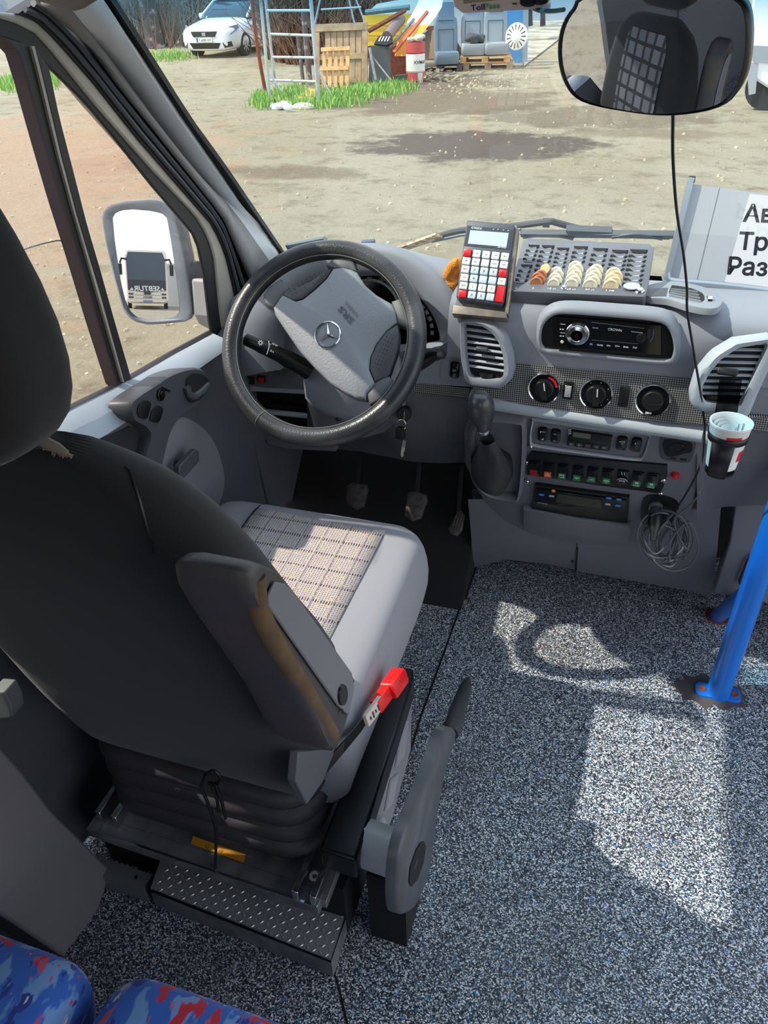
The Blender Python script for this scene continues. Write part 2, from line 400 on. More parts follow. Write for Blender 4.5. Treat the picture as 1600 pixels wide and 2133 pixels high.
b.tube(mid(dp(L4, -.942), dp(L5[2:], -.942), .35), .006, 6); b.tube(mid(dp(L4, -.942), dp(L5[2:], -.942), .75), .005, 6); b.build('door_seal_lip', M['gray_plastic'], door)
M['door_metal'] = mat('door frame paint', (176, 168, 156), .45, vary=((150, 144, 136), 5, .4, .7))
b = MB(); b.ribbon(dp(L5, -.95), dp(L6, -.95), (-.035, 0, 0)); b.build('door_frame', M['door_metal'], door, bevel=.004)
M['frame_black'] = mat('window frame black', (36, 33, 34), .5)
b = MB(); b.ribbon(dp(L6, -.955), dp(L7, -.958), (-.007, 0, 0)); b.build('window_frame', M['frame_black'], door, bevel=.002)
# divider between the main and the quarter window
D1 = [(0, 76), (20, 82), (34, 103), (49, 150), (75, 244), (121, 408), (155, 517), (200, 670), (243, 806)]
D2 = [(66, 96), (80, 150), (98, 225), (122, 325), (156, 450), (200, 600), (256, 796)]
D3 = [(72, 96), (86, 150), (104, 225), (127, 325), (160, 450), (205, 600), (259, 795)]
D4 = [(104, 141), (126, 247), (150, 339), (184, 472), (210, 560), (240, 668), (276, 792)]
def dd(L, x=-.955, n=20): return resample([on(a, c, 'x', lerp(x, x+.05, max(0, min(1, (800-c)/700)))) for a, c in L], n)
M['rubber_red'] = mat('run channel felt', (66, 50, 54), .8)
b = MB(); A, B = dd(D1), dd(D2); b.ribbon(A, mid(A, B, .22), (-.02, 0, 0), 1); b.ribbon(mid(A, B, .22), B, (-.028, 0, 0), 0); b.build('run_channel', [M['frame_black'], M['rubber_red']], door)
b = MB(); b.ribbon(dd(D2, -.95), dd(D3, -.95), (-.02, 0, 0)); b.build('divider_strip', M['door_metal'], door)
b = MB(); b.ribbon(dd(D3), dd(D4), (-.03, 0, 0)); b.build('divider_bar', M['frame_black'], door, bevel=.003)
# glass panes
XG = -.972
b = MB(); b.poly([on(*p, 'x', XG) for p in [(104, 141), (178, 213), (239, 287), (316, 385), (400, 483), (411, 500), (426, 572), (440, 695), (276, 792), (210, 560), (150, 339)]]); tag(b.build('window_2', M['side_glass']), kind='structure')
b = MB(); b.poly([V((XG, .35, .98)), V((XG, .35, .80)), on(60, 910, 'x', XG), on(250, 806, 'x', XG), on(155, 520, 'x', XG), on(140, 502, 'x', XG), on(115, 502, 'x', XG), on(80, 510, 'x', XG), on(40, 523, 'x', XG)])
w3 = b.build('window_3', M['side_glass']); tag(w3, kind='structure')
b = MB(); b.tube(pts('x', XG, (30, 527), (60, 516), (90, 507), (118, 501), (140, 502), (152, 510), (160, 525), (200, 665), (240, 800)), .0012, 6); b.build('pane_edge', mat('glass edge', (120, 120, 112), .2), w3)
# sill seal and pale ledge
S1 = [(-30, 945), (62, 899), (150, 850), (250, 801), (275, 787), (360, 738), (443, 694)]
S0 = [(-30, 935), (58, 890), (150, 842), (249, 794), (275, 780), (360, 730), (442, 686)]
S2 = [(-30, 1035), (62, 985), (150, 944), (215, 910), (280, 868), (370, 800), (476, 725)]
b = MB(); b.ribbon(dp(S0, -.964, 14), dp(S1, -.955, 14), (-.012, 0, -.004)); b.build('sill_seal', M['rubber'], door)
S1b = [on(x, y, 'x', -.957) for x, y in S1]; S2b = [on(x, y, 'x', -.897) for x, y in S2]
A = resample(S1b, 14); B = resample(S2b, 14)
b = MB(); b.loft([[A[i], lerp(A[i], B[i], .6)+V((.006, 0, .010)), B[i], B[i]+V((-.07, 0, -.02)), A[i]+V((-.012, 0, -.03))] for i in range(14)]); b.build('door_ledge', M['trim_light'], door, angle=50)
PD, ND = V((-.901, 1, .75)), V((1, 0, -.04)).normalized()
def dq(L, off=0.0): return [onp(x, y, PD+ND*off, ND) for x, y in L]
b = MB(); Q = dq(S2) + dq([(505, 850), (540, 930), (552, 1000), (560, 1060)]) + [V((-.930, 1.62, .02)), V((-.930, .3, .02))]
b.prism(Q, (-.03, 0, 0)); b.build('door_card', M['door_card'], door)
M['speaker'] = mat('speaker cloth', (40, 40, 44), .9, bump=(1500, .8, .001))
b = MB(); b.prism(dq([(120, 958), (152, 946), (215, 914), (272, 888), (300, 896), (316, 930), (310, 985), (250, 1010), (120, 1010)], .004), (-.02, 0, 0)); b.build('speaker_grille', M['speaker'], door)
b = MB(); b.prism(spline(dq([(310, 1060), (322, 960), (352, 905), (378, 869), (410, 880), (440, 908), (458, 945), (468, 985), (468, 1018), (455, 1060)], .007), 4), (-.02, 0, 0)); b.build('lower_panel', M['door_panel'], door, bevel=.004)
# armrest grip with window switches and the release lever
ar = MB(); AP = [(272, 848), (282, 830), (333, 796), (360, 779), (399, 767), (425, 770), (439, 790), (434, 822), (405, 848), (381, 860), (369, 878), (354, 905), (340, 960), (330, 1000), (292, 1000), (302, 955), (312, 920), (313, 902), (300, 887), (279, 875)]
P = spline([on(x, y, 'x', -.872) for x, y in AP], 3, True)
cc = sum(P, V((0, 0, 0)))/len(P)
ar.loft([[p+V((-.05, 0, -.006)) for p in P], [p+V((-.008, 0, 0)) for p in P], [p*.965+cc*.035+V((0, 0, 0)) for p in P]])
grip = ar.build('door_armrest', M['gray_plastic'], door, angle=55)
FD = Frame(on(320, 850, 'x', -.871), (0, 1, 0), (1, 0, 0))
def smooth2_(L, n=4): return [(p.x, p.y) for p in spline([V((*q, 0)) for q in L], n, True)]
def dpoly(fr, L): return [fr.px(x, y) for x, y in L]
for L in ([(286, 852), (292, 838), (302, 834), (313, 838), (312, 852), (306, 870), (298, 872), (287, 866)], [(312, 870), (318, 852), (326, 845), (338, 849), (337, 862), (331, 878), (322, 880), (313, 876)]):
    b = MB(); b.fprism(FD, smooth2_(dpoly(FD, L)), -.004, .002, 0, .0012); b.build('window_switch', M['black'], grip)
fk = FD.at(334, 822); b = MB(); b.lathe(fk, [(.0125, -.004), (.0125, .003), (.011, .004), (.0075, .004), (.007, .0065), (.001, .007)], 20); b.build('mirror_knob', M['gloss_black'], grip)
b = MB(); b.tube([FD.at(x, y, .001).o for x, y in ((338, 808), (345, 811), (354, 815))], [.002, .003, .002], 6); b.build('lock_tab', M['gloss_black'], grip)
fo = FD.at(413, 800, .001); b = MB()
b.fprism(fo, smooth2_([fo.px(x, y) for x, y in [(388, 800), (392, 786), (405, 778), (422, 781), (434, 795), (430, 812), (418, 830), (400, 838), (391, 830)]]), -.006, .0008); b.build('release_recess', M['black_matt'], door)
b = MB(); b.tube(spline([FD.at(x, y, .004).o for x, y in ((389, 806), (393, 820), (404, 826), (420, 815), (433, 802))], 4), .008, 10); b.build('release_lever', M['gray_plastic'], door)
b = MB(); c0 = on(372, 965, 'x', -.895); fr = Frame(c0, (0, 1, 0), (1, 0, 0)); b.lathe(fr, [(.014, -.01), (.014, .02), (.011, .026)], 16); b.fprism(Frame(on(383, 965, 'x', -.872), (0, 1, .02), (1, 0, 0)), rrect(.085, .034, .012), 0, .014); b.build('door_handle', M['gray_plastic'], door, bevel=.002)
# lower A-post trim beside the dash
b = MB(); P = pts('x', -.912, (468, 728), (520, 640), (560, 560), (600, 640), (640, 900), (610, 1040), (566, 1075), (550, 1010), (530, 930), (490, 850)); b.prism(P, (-.04, 0, 0)); tag(b.build('trim_4', M['door_card']), kind='structure')
# ------------------------------------------------------------------ dashboard
def carbon_material():
    m = mat('carbon weave strip', (40, 40, 42), .4); t, N, L, b = nodes(m)
    tc = N.new('ShaderNodeTexCoord'); mp = N.new('ShaderNodeMapping'); mp.inputs['Rotation'].default_value = (0, radians(45), 0); mp.inputs['Scale'].default_value = (1, .02, 1)
    c = N.new('ShaderNodeTexChecker'); c.inputs['Scale'].default_value = 310
    c.inputs['Color1'].default_value = (*lin((26, 26, 28)), 1); c.inputs['Color2'].default_value = (*lin((150, 150, 148)), 1)
    L.new(tc.outputs['Object'], mp.inputs[0]); L.new(mp.outputs[0], c.inputs[0]); L.new(c.outputs[0], b.inputs['Base Color']); return m
M['carbon'] = carbon_material()
dash = thing('dashboard', 'grey moulded dashboard with air vents and carbon weave strip under the windscreen', 'dashboard', (-.05, 1.8, .7))
DP = [(2.045, .83), (1.95, .862), (1.80, .905), (1.68, .928), (1.60, .934), (1.562, .93), (1.542, .915), (1.531, .885), (1.527, .85), (1.529, .806), (1.56, .806), (1.60, .80), (2.04, .78)]
b = MB(); xs = [-.368, -.3, -.2, 0, .2, .4, .6, .84]
b.loft([[V((x, y + .10*max(0, x-.35)**1.5, z)) for y, z in DP] for x in xs]); b.build('top_pad', M['dash'], dash, angle=60)
b = MB(); b.box((-.74, 1.93, .80), (.48, .20, .08)); b.build('top_pad', M['dash'], dash)

FF = Frame((-.04, 1.526, .85), (1, 0, 0), (0, -1, .0))          # upright face of the centre
FS = Frame((-.04, 1.522, .76), (1, 0, 0), (0, -1, .10))         # carbon strip with the rotary controls
def lp(fr, L): return [fr.px(x, y) for x, y in L]
def shrink(P, d):
    cx = sum(p[0] for p in P)/len(P); cy = sum(p[1] for p in P)/len(P); o = []
    for a, c in P:
        l = sqrt((a-cx)**2+(c-cy)**2); o.append((cx+(a-cx)*(l-d)/l, cy+(c-cy)*(l-d)/l))
    return o
def smooth2(L, n=5): return [(p.x, p.y) for p in spline([V((*q, 0)) for q in L], n, True)]
# carbon strip
SL = [(1074, 757), (1260, 773), (1442, 790), (1437, 815), (1441, 838), (1452, 852), (1475, 860), (1540, 868), (1660, 880), (1660, 905), (1466, 885), (1270, 868), (1160, 854), (1088, 843), (1035, 829), (985, 812), (985, 806), (1035, 812), (1060, 799), (1072, 778)]
b = MB(); b.fprism(FS, lp(FS, SL), -.03, 0); b.build('carbon_strip', M['carbon'], dash)
b = MB(); fl_ = Frame((-.40, 1.548, .73), (1, 0, 0), (0, -1, .1)); b.fprism(fl_, lp(fl_, [(835, 796), (920, 803), (979, 808), (980, 830), (920, 823), (835, 815)]), -.02, 0); b.build('carbon_strip', M['carbon'], dash)
# driver-side fascia right of the column and knee panel
b = MB(); f1 = Frame((-.40, 1.552, .82), (1, 0, 0), (0, -1, .12))
b.fprism(f1, lp(f1, [(790, 735), (880, 728), (918, 722), (940, 705), (958, 672), (975, 668), (985, 760), (984, 806), (920, 802), (790, 792)]), -.06, 0); b.build('driver_fascia', M['dash'], dash)
b = MB(); P0 = [on(x, y, 'y', 1.556) for x, y in [(640, 806), (750, 812), (850, 816), (920, 823), (985, 831)]]; P1 = [on(x, y, 'y', 1.60) for x, y in [(640, 870), (750, 880), (850, 885), (920, 890), (985, 890)]]; P2 = [on(x, y, 'y', 1.70) for x, y in [(640, 930), (750, 940), (860, 962), (920, 965), (990, 962)]]
b.ribbon(P0, P1, (0, .05, 0)); b.ribbon(P1, P2, (0, .05, 0)); b.build('knee_panel', M['dash_dark'], dash, angle=60)
b = MB(); b.fprism(f1, lp(f1, [(918, 755), (926, 750), (936, 753), (938, 770), (936, 787), (926, 791), (917, 787)]), -.002, .0015, 0, .001); b.build('blank_cover', M['dash'], dash)
fb = f1.at(948, 770); b = MB(); b.fprism(fb, rrect(.020, .036, .005), -.002, .006, 0, .002); rs = b.build('rocker_switch', M['gloss_black'], dash)
b = MB(); b.text('0≡', fb.rot(0), h=.006, c=.0066); b.build('symbol', M['ink'], rs)

def vent(fr, L, nslat, tilt, ring, name_mat, v_lo, v_hi, deep=.035, left_in=0.0):
    P = lp(fr, L); b = MB(); n = len(P)
    Q = lp(fr, ring)
    b.loft([[fr.p(a, c, -.02) for a, c in resample2(Q, 40)], [fr.p(a, c, .006) for a, c in resample2(Q, 40)], [fr.p(a, c, .012) for a, c in resample2([lerp2(q, p, .35) for q, p in zip(resample2(Q, 40), resample2(P, 40))], 40)], [fr.p(a, c, .009) for a, c in resample2(P, 40)], [fr.p(a, c, -.01) for a, c in resample2(P, 40)]], True, False)
    ho = b.build('air_vent', name_mat, dash, angle=60)
    b = MB(); b.fprism(fr, P, -.014, -.008); b.build('duct', M['black_matt'], ho)
    b = MB(); a0 = min(p[1] for p in P); a1 = max(p[1] for p in P)
    for k in range(nslat):
        vv = lerp(lerp(a0, a1, v_lo), lerp(a0, a1, v_hi), k/(nslat-1)); X = []
        for sgn in (0, 1):
            pass
        for (x0, y0), (x1, y1) in zip(P, P[1:]+P[:1]):
            if (y0-vv)*(y1-vv) < 0: X.append(x0+(x1-x0)*(vv-y0)/(y1-y0))
        if len(X) < 2: continue
        xa, xb = min(X), max(X); 
        b.bar(fr.p(xa, vv, -.004), fr.p(xb, vv + tilt*(xb-xa), -.004), .0065, .003, up=(fr.v*.85+fr.n*.5))
    b.build('louvre', M['trim_light'], ho, bevel=.001)
    return ho
def lerp2(a, b, t): return (a[0]+(b[0]-a[0])*t, a[1]+(b[1]-a[1])*t)
def resample2(P, n):
    P = [V((*p, 0)) for p in P]; return [(q.x, q.y) for q in resample(P+[P[0]], n+1)[:-1]]
FV = Frame((-.30, 1.512, .83), (1, -.12, 0), (-.12, -1, .1))
v1 = vent(FV, [(969, 672), (985, 672), (1005, 676), (1025, 688), (1040, 707), (1050, 735), (1053, 765), (1050, 783), (1040, 790), (990, 787), (978, 780), (972, 740)], 8, .0, [(960, 666), (985, 664), (1010, 668), (1035, 680), (1053, 702), (1065, 735), (1069, 768), (1063, 795), (1043, 808), (985, 803), (968, 795), (962, 740)], M['dash'], .20, .97)
fk = FV.at(1004, 727, .004); b = MB(); b.box(fk.o, (.026, .008, .012), fk); b.build('vent_knob', M['gray_plastic'], v1, bevel=.002)
fk = FV.at(1013, 781, -.004); b = MB(); b.lathe(Frame(fk.o-fk.n*.008, fk.u, fk.v), [(.001, -.004), (.017, -.004), (.017, .004), (.001, .004)], 28); b.build('thumbwheel', M['black'], v1)
FV2 = Frame((.235, 1.49, .83), (1, .20, 0), (.20, -1, .12))
v2 = vent(FV2, [(1462, 800), (1475, 775), (1499, 746), (1535, 722), (1598, 711), (1590, 735), (1565, 790), (1541, 842), (1515, 843), (1468, 834), (1460, 818)], 9, .0, [(1440, 815), (1452, 775), (1485, 735), (1530, 708), (1612, 697), (1612, 740), (1580, 810), (1556, 868), (1510, 868), (1458, 858), (1440, 840)], M['trim_light'], .17, .96)
fk = FV2.at(1484, 826, -.004); b = MB(); b.lathe(Frame(fk.o-fk.n*.006, fk.u, fk.v), [(.001, -.004), (.014, -.004), (.014, .004), (.001, .004)], 24); b.build('thumbwheel', M['black'], v2)
# passenger side of the fascia
b = MB(); b.prism([on(x, y, 'y', 1.545) for x, y in [(1440, 790), (1500, 700), (1600, 690), (1700, 700), (1720, 890), (1560, 876), (1480, 865)]], (0, .05, 0)); b.build('passenger_fascia', M['dash'], dash, bevel=.004)
# small defroster vent with ribbed insert on the deck
FT = Frame(on(1440, 615, 'y', 1.612), (1, .10, 0), (0, .06, 1))
b = MB(); b.fprism(FT, smooth2(lp(FT, [(1345, 598), (1400, 588), (1450, 596), (1490, 610), (1505, 628), (1495, 643), (1470, 645), (1430, 637), (1390, 625), (1345, 620)]), 3), -.01, .003, 0, .002)
d1 = b.build('defrost_vent', M['dash'], dash)
b = MB(); b.fprism(FT, smooth2(lp(FT, [(1398, 600), (1405, 598), (1440, 604), (1462, 614), (1467, 625), (1460, 632), (1430, 628), (1395, 618)]), 3), .001, .0035); b.build('duct', M['black_matt'], d1)
b = MB()
for k in range(4):
    t = (k+.7)/4.6; A = lerp2((1398, 600), (1394, 619), t); B = lerp2((1452, 604), (1462, 634), t); b.bar(FT.w(*A, .005), FT.w(*B, .005), .004, .0025, up=FT.v)
b.build('louvre', M['dash'], d1)
b = MB(); fk = FT.at(1477, 627, .001); b.lathe(Frame(fk.o, fk.v, fk.u), [(.001, -.004), (.010, -.004), (.010, .004), (.001, .004)], 20); b.build('thumbwheel', M['chrome'], d1)
b = MB()
for k in range(16):
    A = lerp2((1352, 603), (1390, 600), k/15); B = lerp2((1342, 618), (1386, 617), k/15); b.bar(FT.w(*A, .003), FT.w(*B, .003), .0022, .002, up=FT.n)
b.build('ribbed_insert', M['gray_plastic'], dash)

# radio recess: raised lip around a dark well
RL = smooth2([(1128, 705), (1133, 675), (1150, 656), (1180, 650), (1280, 657), (1362, 665), (1390, 677), (1402, 705), (1402, 735), (1385, 746), (1280, 738), (1150, 725), (1133, 718)], 4)
P = lp(FF, RL); b = MB()
Pc = [(1115, 705), (1120, 665), (1140, 640), (1180, 630), (1280, 636), (1375, 645), (1405, 662), (1420, 700), (1420, 748), (1395, 764), (1280, 754), (1140, 742), (1120, 730)]
Q = resample2(lp(FF, smooth2(Pc, 4)), 60); P6 = resample2(P, 60)
b.loft([[FF.p(a, c, -.012) for a, c in Q], [FF.p(a, c, .006) for a, c in [lerp2(q, p, .3) for q, p in zip(Q, P6)]], [FF.p(a, c, .013) for a, c in [lerp2(q, p, .7) for q, p in zip(Q, P6)]], [FF.p(a, c, .011) for a, c in P6], [FF.p(a, c, .001) for a, c in P6]], True, False)
b.build('radio_surround', M['dash'], dash, angle=70)
b = MB(); b.fprism(FF, P, -.004, .002); b.build('radio_well', M['black_matt'], dash)

# rotary heater controls
def dial(x, y, r, knob):
    fr = FS.at(x, y, .001); b = MB(); k = r
    b.lathe(fr, [(k*.86, .0), (k*.90, .005), (k*.96, .006), (k, .003), (k*1.02, -.002)], 40, cap=False); kn = b.build('control_ring', M['chrome'], dash)
    b = MB(); b.lathe(fr, [(k*.9, -.001), (k*.88, .002), (k*.5, .0025), (.0005, .0025)], 40); b.build('dial_face', M['gloss_black'], kn)
    b = MB(); b.lathe(fr, [(k*.60, .001), (k*.58, .009), (k*.52, .0105), (.0005, .0105)], 32)
    if knob:
        f2 = fr.rot(radians(knob)); b.box(f2.p(0, 0, .014), (k*.34, k*1.16, .012), f2)
        b.box(f2.p(k*.10, k*.25, .0206), (k*.06, k*.5, .001), f2, 1)
    else:
        b.tube([fr.p(k*.55*cos(radians(a)), k*.1+k*.18*sin(radians(a)) - k*.12, .0108) for a in range(180, 361, 20)], .0008, 5, mat=0)
    b.build('rotary_knob', [M['black'], M['ink']], kn, bevel=.0012)
    return fr, kn, k
fr, kn, k = dial(1134, 808, .0345, 12)
b = MB(); b.add([fr.p(k*q*cos(radians(a)), k*q*sin(radians(a)), .0032) for a in range(10, 75, 8) for q in (.68, .82)], [(2*i, 2*i+1, 2*i+3, 2*i+2) for i in range(8)]); b.build('warm_scale', M['red'], kn)
fr, kn, k = dial(1242, 820, .0345, 4)
b = MB()
for a in (-60, -20, 30, 75, 120): b.ball(fr.p(k*.76*cos(radians(a)), k*.76*sin(radians(a)), .003), .0009, 6)
b.build('fan_scale', M['ink'], kn)
fr, kn, k = dial(1360, 833, .0355, 0)
b = MB(); b.text('✻', fr.at(1360, 833), h=.004, c=.003); b.box(fr.p(-.004, -k*.78, .0035), (.012, .004, .0006), fr); b.build('symbol', M['ink'], kn)
fk = FS.at(1184, 813); b = MB(); b.fprism(fk, rrect(.020, .040, .003), -.002, .002); tw = b.build('thumbwheel', M['black_matt'], dash)
b = MB(); b.lathe(Frame(fk.p(0, 0, -.006), fk.v, fk.u), [(.0005, -.007), (.017, -.007), (.0175, -.006), (.0175, .006), (.017, .007), (.0005, .007)], 40)
for k in range(9):
    a = radians(50+10*k); b.box(fk.p(0, .0176*cos(a), -.006+.0176*sin(a)), (.012, .0012, .0012), fk, 1)
b.build('wheel_rim', [M['gloss_black'], M['ink']], tw)
fk = FS.at(1300, 826); b = MB(); b.fprism(fk, rrect(.021, .042, .002), -.002, .0025, 0, .001)
for k in range(9): b.box(fk.p(0, -.016+.004*k, .003), (.016, .0022, .0016), fk)
b.build('sensor_grille', M['black'], dash)

# rail below the strip
b = MB(); RR = [(1.529, .708), (1.516, .704), (1.508, .694), (1.512, .682), (1.54, .668), (1.56, .668), (1.56, .72)]
b.loft([[V((x, y, z + .022*(.19-x)/.5 - .004)) for y, z in RR] for x in (-.315, -.26, -.19, -.05, .08, .19)]); b.build('trim_rail', M['trim_light'], dash, angle=60)
# passenger knee panel
b = MB(); P0 = [on(x, y, 'y', 1.548) for x, y in [(1455, 872), (1540, 884), (1680, 900)]]; P1 = [on(x, y, 'y', 1.56) for x, y in [(1452, 960), (1540, 960), (1680, 970)]]; P2 = [on(x, y, 'y', 1.62) for x, y in [(1452, 1078), (1505, 1056), (1680, 1048)]]
b.ribbon(P0, P1, (0, .06, 0)); b.ribbon(P1, P2, (0, .06, 0)); b.build('knee_panel', M['dash_dark'], dash, angle=70)
b = MB(); b.prism([on(x, y, 'y', 1.70) for x, y in [(1532, 1045), (1700, 1040), (1700, 1290), (1590, 1255), (1486, 1236), (1520, 1130)]], (0, .05, 0)); b.build('passenger_lower_panel', M['dash_dark'], dash, bevel=.004)
b = MB(); b.tube([on(x, y, 'y', 1.69) for x, y in [(1577, 1157), (1566, 1160), (1557, 1170), (1542, 1208), (1544, 1216)]], .005, 6); b.build('pull_strap', M['black'], dash)

# instrument binnacle
BO = [(497, 790), (490, 720), (505, 650), (545, 590), (610, 545), (690, 520), (760, 512), (815, 518), (862, 538), (905, 572), (940, 618), (957, 665), (963, 720), (962, 800)]
BI = [(585, 770), (580, 715), (592, 665), (625, 622), (670, 595), (725, 580), (780, 574), (822, 583), (858, 603), (885, 632), (904, 662), (914, 690), (917, 710), (912, 716)]
O = [on(x, y, 'y', 1.585 + .06*max(0, min(1, (640-y)/130))) for x, y in BO]; I = [on(x, y, 'y', 1.60 + .04*max(0, min(1, (660-y)/90))) for x, y in BI]
n = 40; O = resample(spline(O, 4), n); I = resample(spline(I, 4), n)
BK = [V((lerp(p.x, -.66, .12), 1.97, min(.875, max(.70, p.z-.055)))) for p in O]
I2 = [V((p.x+.004*(1 if p.x > -.6 else -1), 1.70, p.z-.012)) for p in I]
b = MB(); b.loft([[I2[i], I[i], lerp(I[i], O[i], .18)+V((0, -.006, .004)), lerp(I[i], O[i], .75)+V((0, -.004, .006)), O[i]+V((0, .01, .004)), lerp(O[i], BK[i], .35)+V((0, 0, .008)), BK[i]] for i in range(n)], False, False)
bn = b.build('instrument_binnacle', M['dash'], dash, angle=70)
FI = Frame(on(750, 660, 'y', 1.69), (1, 0, 0), (0, -1, .35))
b = MB(); b.fprism(FI, lp(FI, [(560, 790), (560, 640), (640, 560), (780, 540), (880, 590), (935, 680), (935, 740), (880, 780)]), -.01, 0); cf = b.build('gauge_face', M['gloss_black'], bn)
b = MB()
def ticks(c, r0, r1, a0, a1, n, w):
    for k in range(n):
        a = radians(lerp(a0, a1, k/(n-1))); a_ = w/2/r1
        b.add([FI.p(c[0]+r*cos(a+s*a_), c[1]+r*sin(a+s*a_), .001) for r, s in ((r0, -1), (r1, -1), (r1, 1), (r0, 1))], [(0, 1, 2, 3)])
cs = FI.px(770, 650); r1 = (Vector(FI.px(800, 588)) - Vector(cs)).length
ticks(cs, r1*.92, r1, 15, 110, 12, .011)
for st, x, y in (('80', 770, 580), ('100', 796, 581)): b.text(st, FI.at(x, y), h=.0085, c=.001)
b.build('speed_scale', M['ink'], cf); b = MB()
cg = FI.px(835, 690); r2 = (Vector(FI.px(903, 676)) - Vector(cg)).length
ticks(cg, r2*.9, r2, 2, 75, 7, .010)
for st, x, y in (('1/1', 886, 646), ('1/2', 894, 662), ('0', 901, 677), ('R', 888, 678)): b.text(st, FI.at(x, y), h=.007, c=.001)
b.build('fuel_scale', M['ink'], cf)
# driver's left end: side vent, switch shelf, open trays
b = MB(); A = [on(x, y, 'y', 1.66) for x, y in [(497, 790), (470, 760), (452, 720), (452, 680), (466, 645), (495, 612), (540, 590)]]; B = [on(x, y, 'y', 1.62) for x, y in [(520, 770), (492, 745), (480, 715), (482, 680), (494, 652), (515, 630), (548, 612)]]
b.ribbon(spline(A, 4), spline(B, 4), (0, .10, 0)); b.build('side_vent_ring', M['dash'], dash, angle=60)
f2 = Frame(on(560, 700, 'y', 1.64), (1, 0, 0), (0, -1, .2))
b = MB(); b.fprism(f2, lp(f2, [(478, 760), (470, 700), (485, 640), (540, 600), (640, 600), (660, 760), (640, 770)]), -.03, 0); b.build('driver_fascia', M['dash'], dash)
b = MB(); P = lp(f2, [(508, 735), (505, 690), (520, 655), (552, 632), (553, 700), (540, 735)]); b.fprism(f2, P, -.001, .003); sv = b.build('side_vent', M['black_matt'], dash)
b = MB()
for k in range(7):
    t = k/6; b.bar(f2.w(*lerp2((536, 705), (552, 640), t), .004), f2.w(*lerp2((550, 712), (566, 648), t), .012), .004, .006, up=f2.v)
for k in range(3): b.bar(f2.w(506, 690+14*k, .004), f2.w(536, 695+14*k, .004), .003, .008, up=f2.v)
b.build('louvre', M['trim_light'], sv)
f3 = Frame(on(570, 790, 'y', 1.63), (1, 0, 0), (0, -1, .1))
b = MB(); b.fprism(f3, lp(f3, [(498, 752), (560, 757), (650, 772), (650, 789), (560, 778), (498, 772)]), -.02, .003); b.build('carbon_strip', M['carbon'], dash)
b = MB(); b.fprism(f3, lp(f3, [(498, 772), (560, 778), (650, 789), (650, 812), (560, 808), (505, 803)]), -.02, .0); b.build('switch_shelf', M['dash_dark'], dash)
fs_ = f3.at(546, 789); b = MB(); b.fprism(fs_, rrect(.021, .018, .002), 0, .006, 0, .001); sw = b.build('push_switch', M['black'], dash)
b = MB(); b.fprism(fs_, rrect(.014, .012, .001), .006, .0095, 0, .001); b.build('push_button', M['red'], sw)
fs_ = f3.at(519, 791); b = MB(); b.fprism(fs_, rrect(.032, .02, .002), 0, .006, 0, .001); sw = b.build('rocker_switch', M['black'], dash)
b = MB(); b.box(fs_.p(-.004, 0, .007), (.012, .013, .003), fs_); b.build('push_button', mat('green switch', (60, 130, 80), .4), sw)
b = MB(); f4 = Frame(on(580, 850, 'y', 1.66), (1, 0, 0), (0, -1, 0)); b.fprism(f4, lp(f4, [(505, 803), (665, 812), (680, 930), (560, 900), (525, 870)]), -.02, 0); b.build('open_tray', M['gloss_black'], dash)
b = MB(); b.bar(on(545, 856, 'y', 1.63), on(668, 869, 'y', 1.63), .012, .012, up=(0, 0, 1)); b.bar(on(512, 806, 'y', 1.635), on(660, 814, 'y', 1.635), .01, .02); b.build('tray_lip', M['trim_light'], dash, bevel=.003)
b = MB(); b.prism([on(x, y, 'y', 1.67) for x, y in [(520, 860), (560, 880), (690, 900), (700, 940), (600, 935), (560, 925)]], (0, .03, 0)); b.build('knee_panel', M['dash_dark'], dash)

# ------------------------------------------------------------------ steering column, stalks, key
SWC = V((-.6246, 1.45, .8458)); SWN = V((.0274, -.7516, .659)); FW = Frame(SWC, (1, 0, 0), SWN)
colm = thing('steering_column', 'grey shrouded steering column with black control stalks behind the wheel', 'steering column', (-.62, 1.6, .6))
CP_ = [on(x, y, 'y', 1.52) for x, y in [(636, 745), (632, 790), (636, 830), (655, 852), (700, 868), (760, 872), (800, 862), (830, 830), (838, 780), (830, 740)]]
b = MB(); C0 = sum(CP_, V((0, 0, 0)))/len(CP_)
b.loft([[p*.9+C0*.1+V((0, -.012, .012)) for p in CP_], CP_, [p+V((0, .05, -.045)) for p in CP_], [p+V((0, .16, -.12)) for p in CP_]]); b.build('column_shroud', M['dash'], colm, angle=50)
b = MB(); CQ = [on(x, y, 'y', 1.535) for x, y in [(640, 835), (656, 850), (700, 866), (760, 870), (800, 860), (830, 828)]]
CR = [p for p in (on(x, y, 'y', 1.57) for x, y in [(655, 893), (668, 905), (705, 915), (760, 912), (800, 900), (835, 870)])]
b.ribbon(CQ, CR, (0, .03, 0)); sh = b.build('lower_shroud', M['dash_dark'], colm, angle=50)
b = MB(); b.ball(on(705, 872, 'y', 1.53), .007, 10); b.build('screw_cap', M['black'], sh)
def stalk(L, name):
    b = MB(); b.tube(spline([on(x, y, 'y', yy) for x, y, yy, r in L], 3), [r for i, (x, y, yy, r) in enumerate(L) for k in range(3 if i < len(L)-1 else 1)], 14, sx=.8); return b.build(name, M['black'], colm)
st = stalk([(508, 704, 1.47, .010), (512, 707, 1.47, .0165), (545, 722, 1.47, .019), (560, 728, 1.475, .020), (600, 748, 1.49, .024), (645, 772, 1.51, .027)], 'light_stalk')
fs_ = Frame(on(548, 716, 'y', 1.447), on(600, 742, 'y', 1.447)-on(548, 716, 'y', 1.447), (.1, -1, .35))
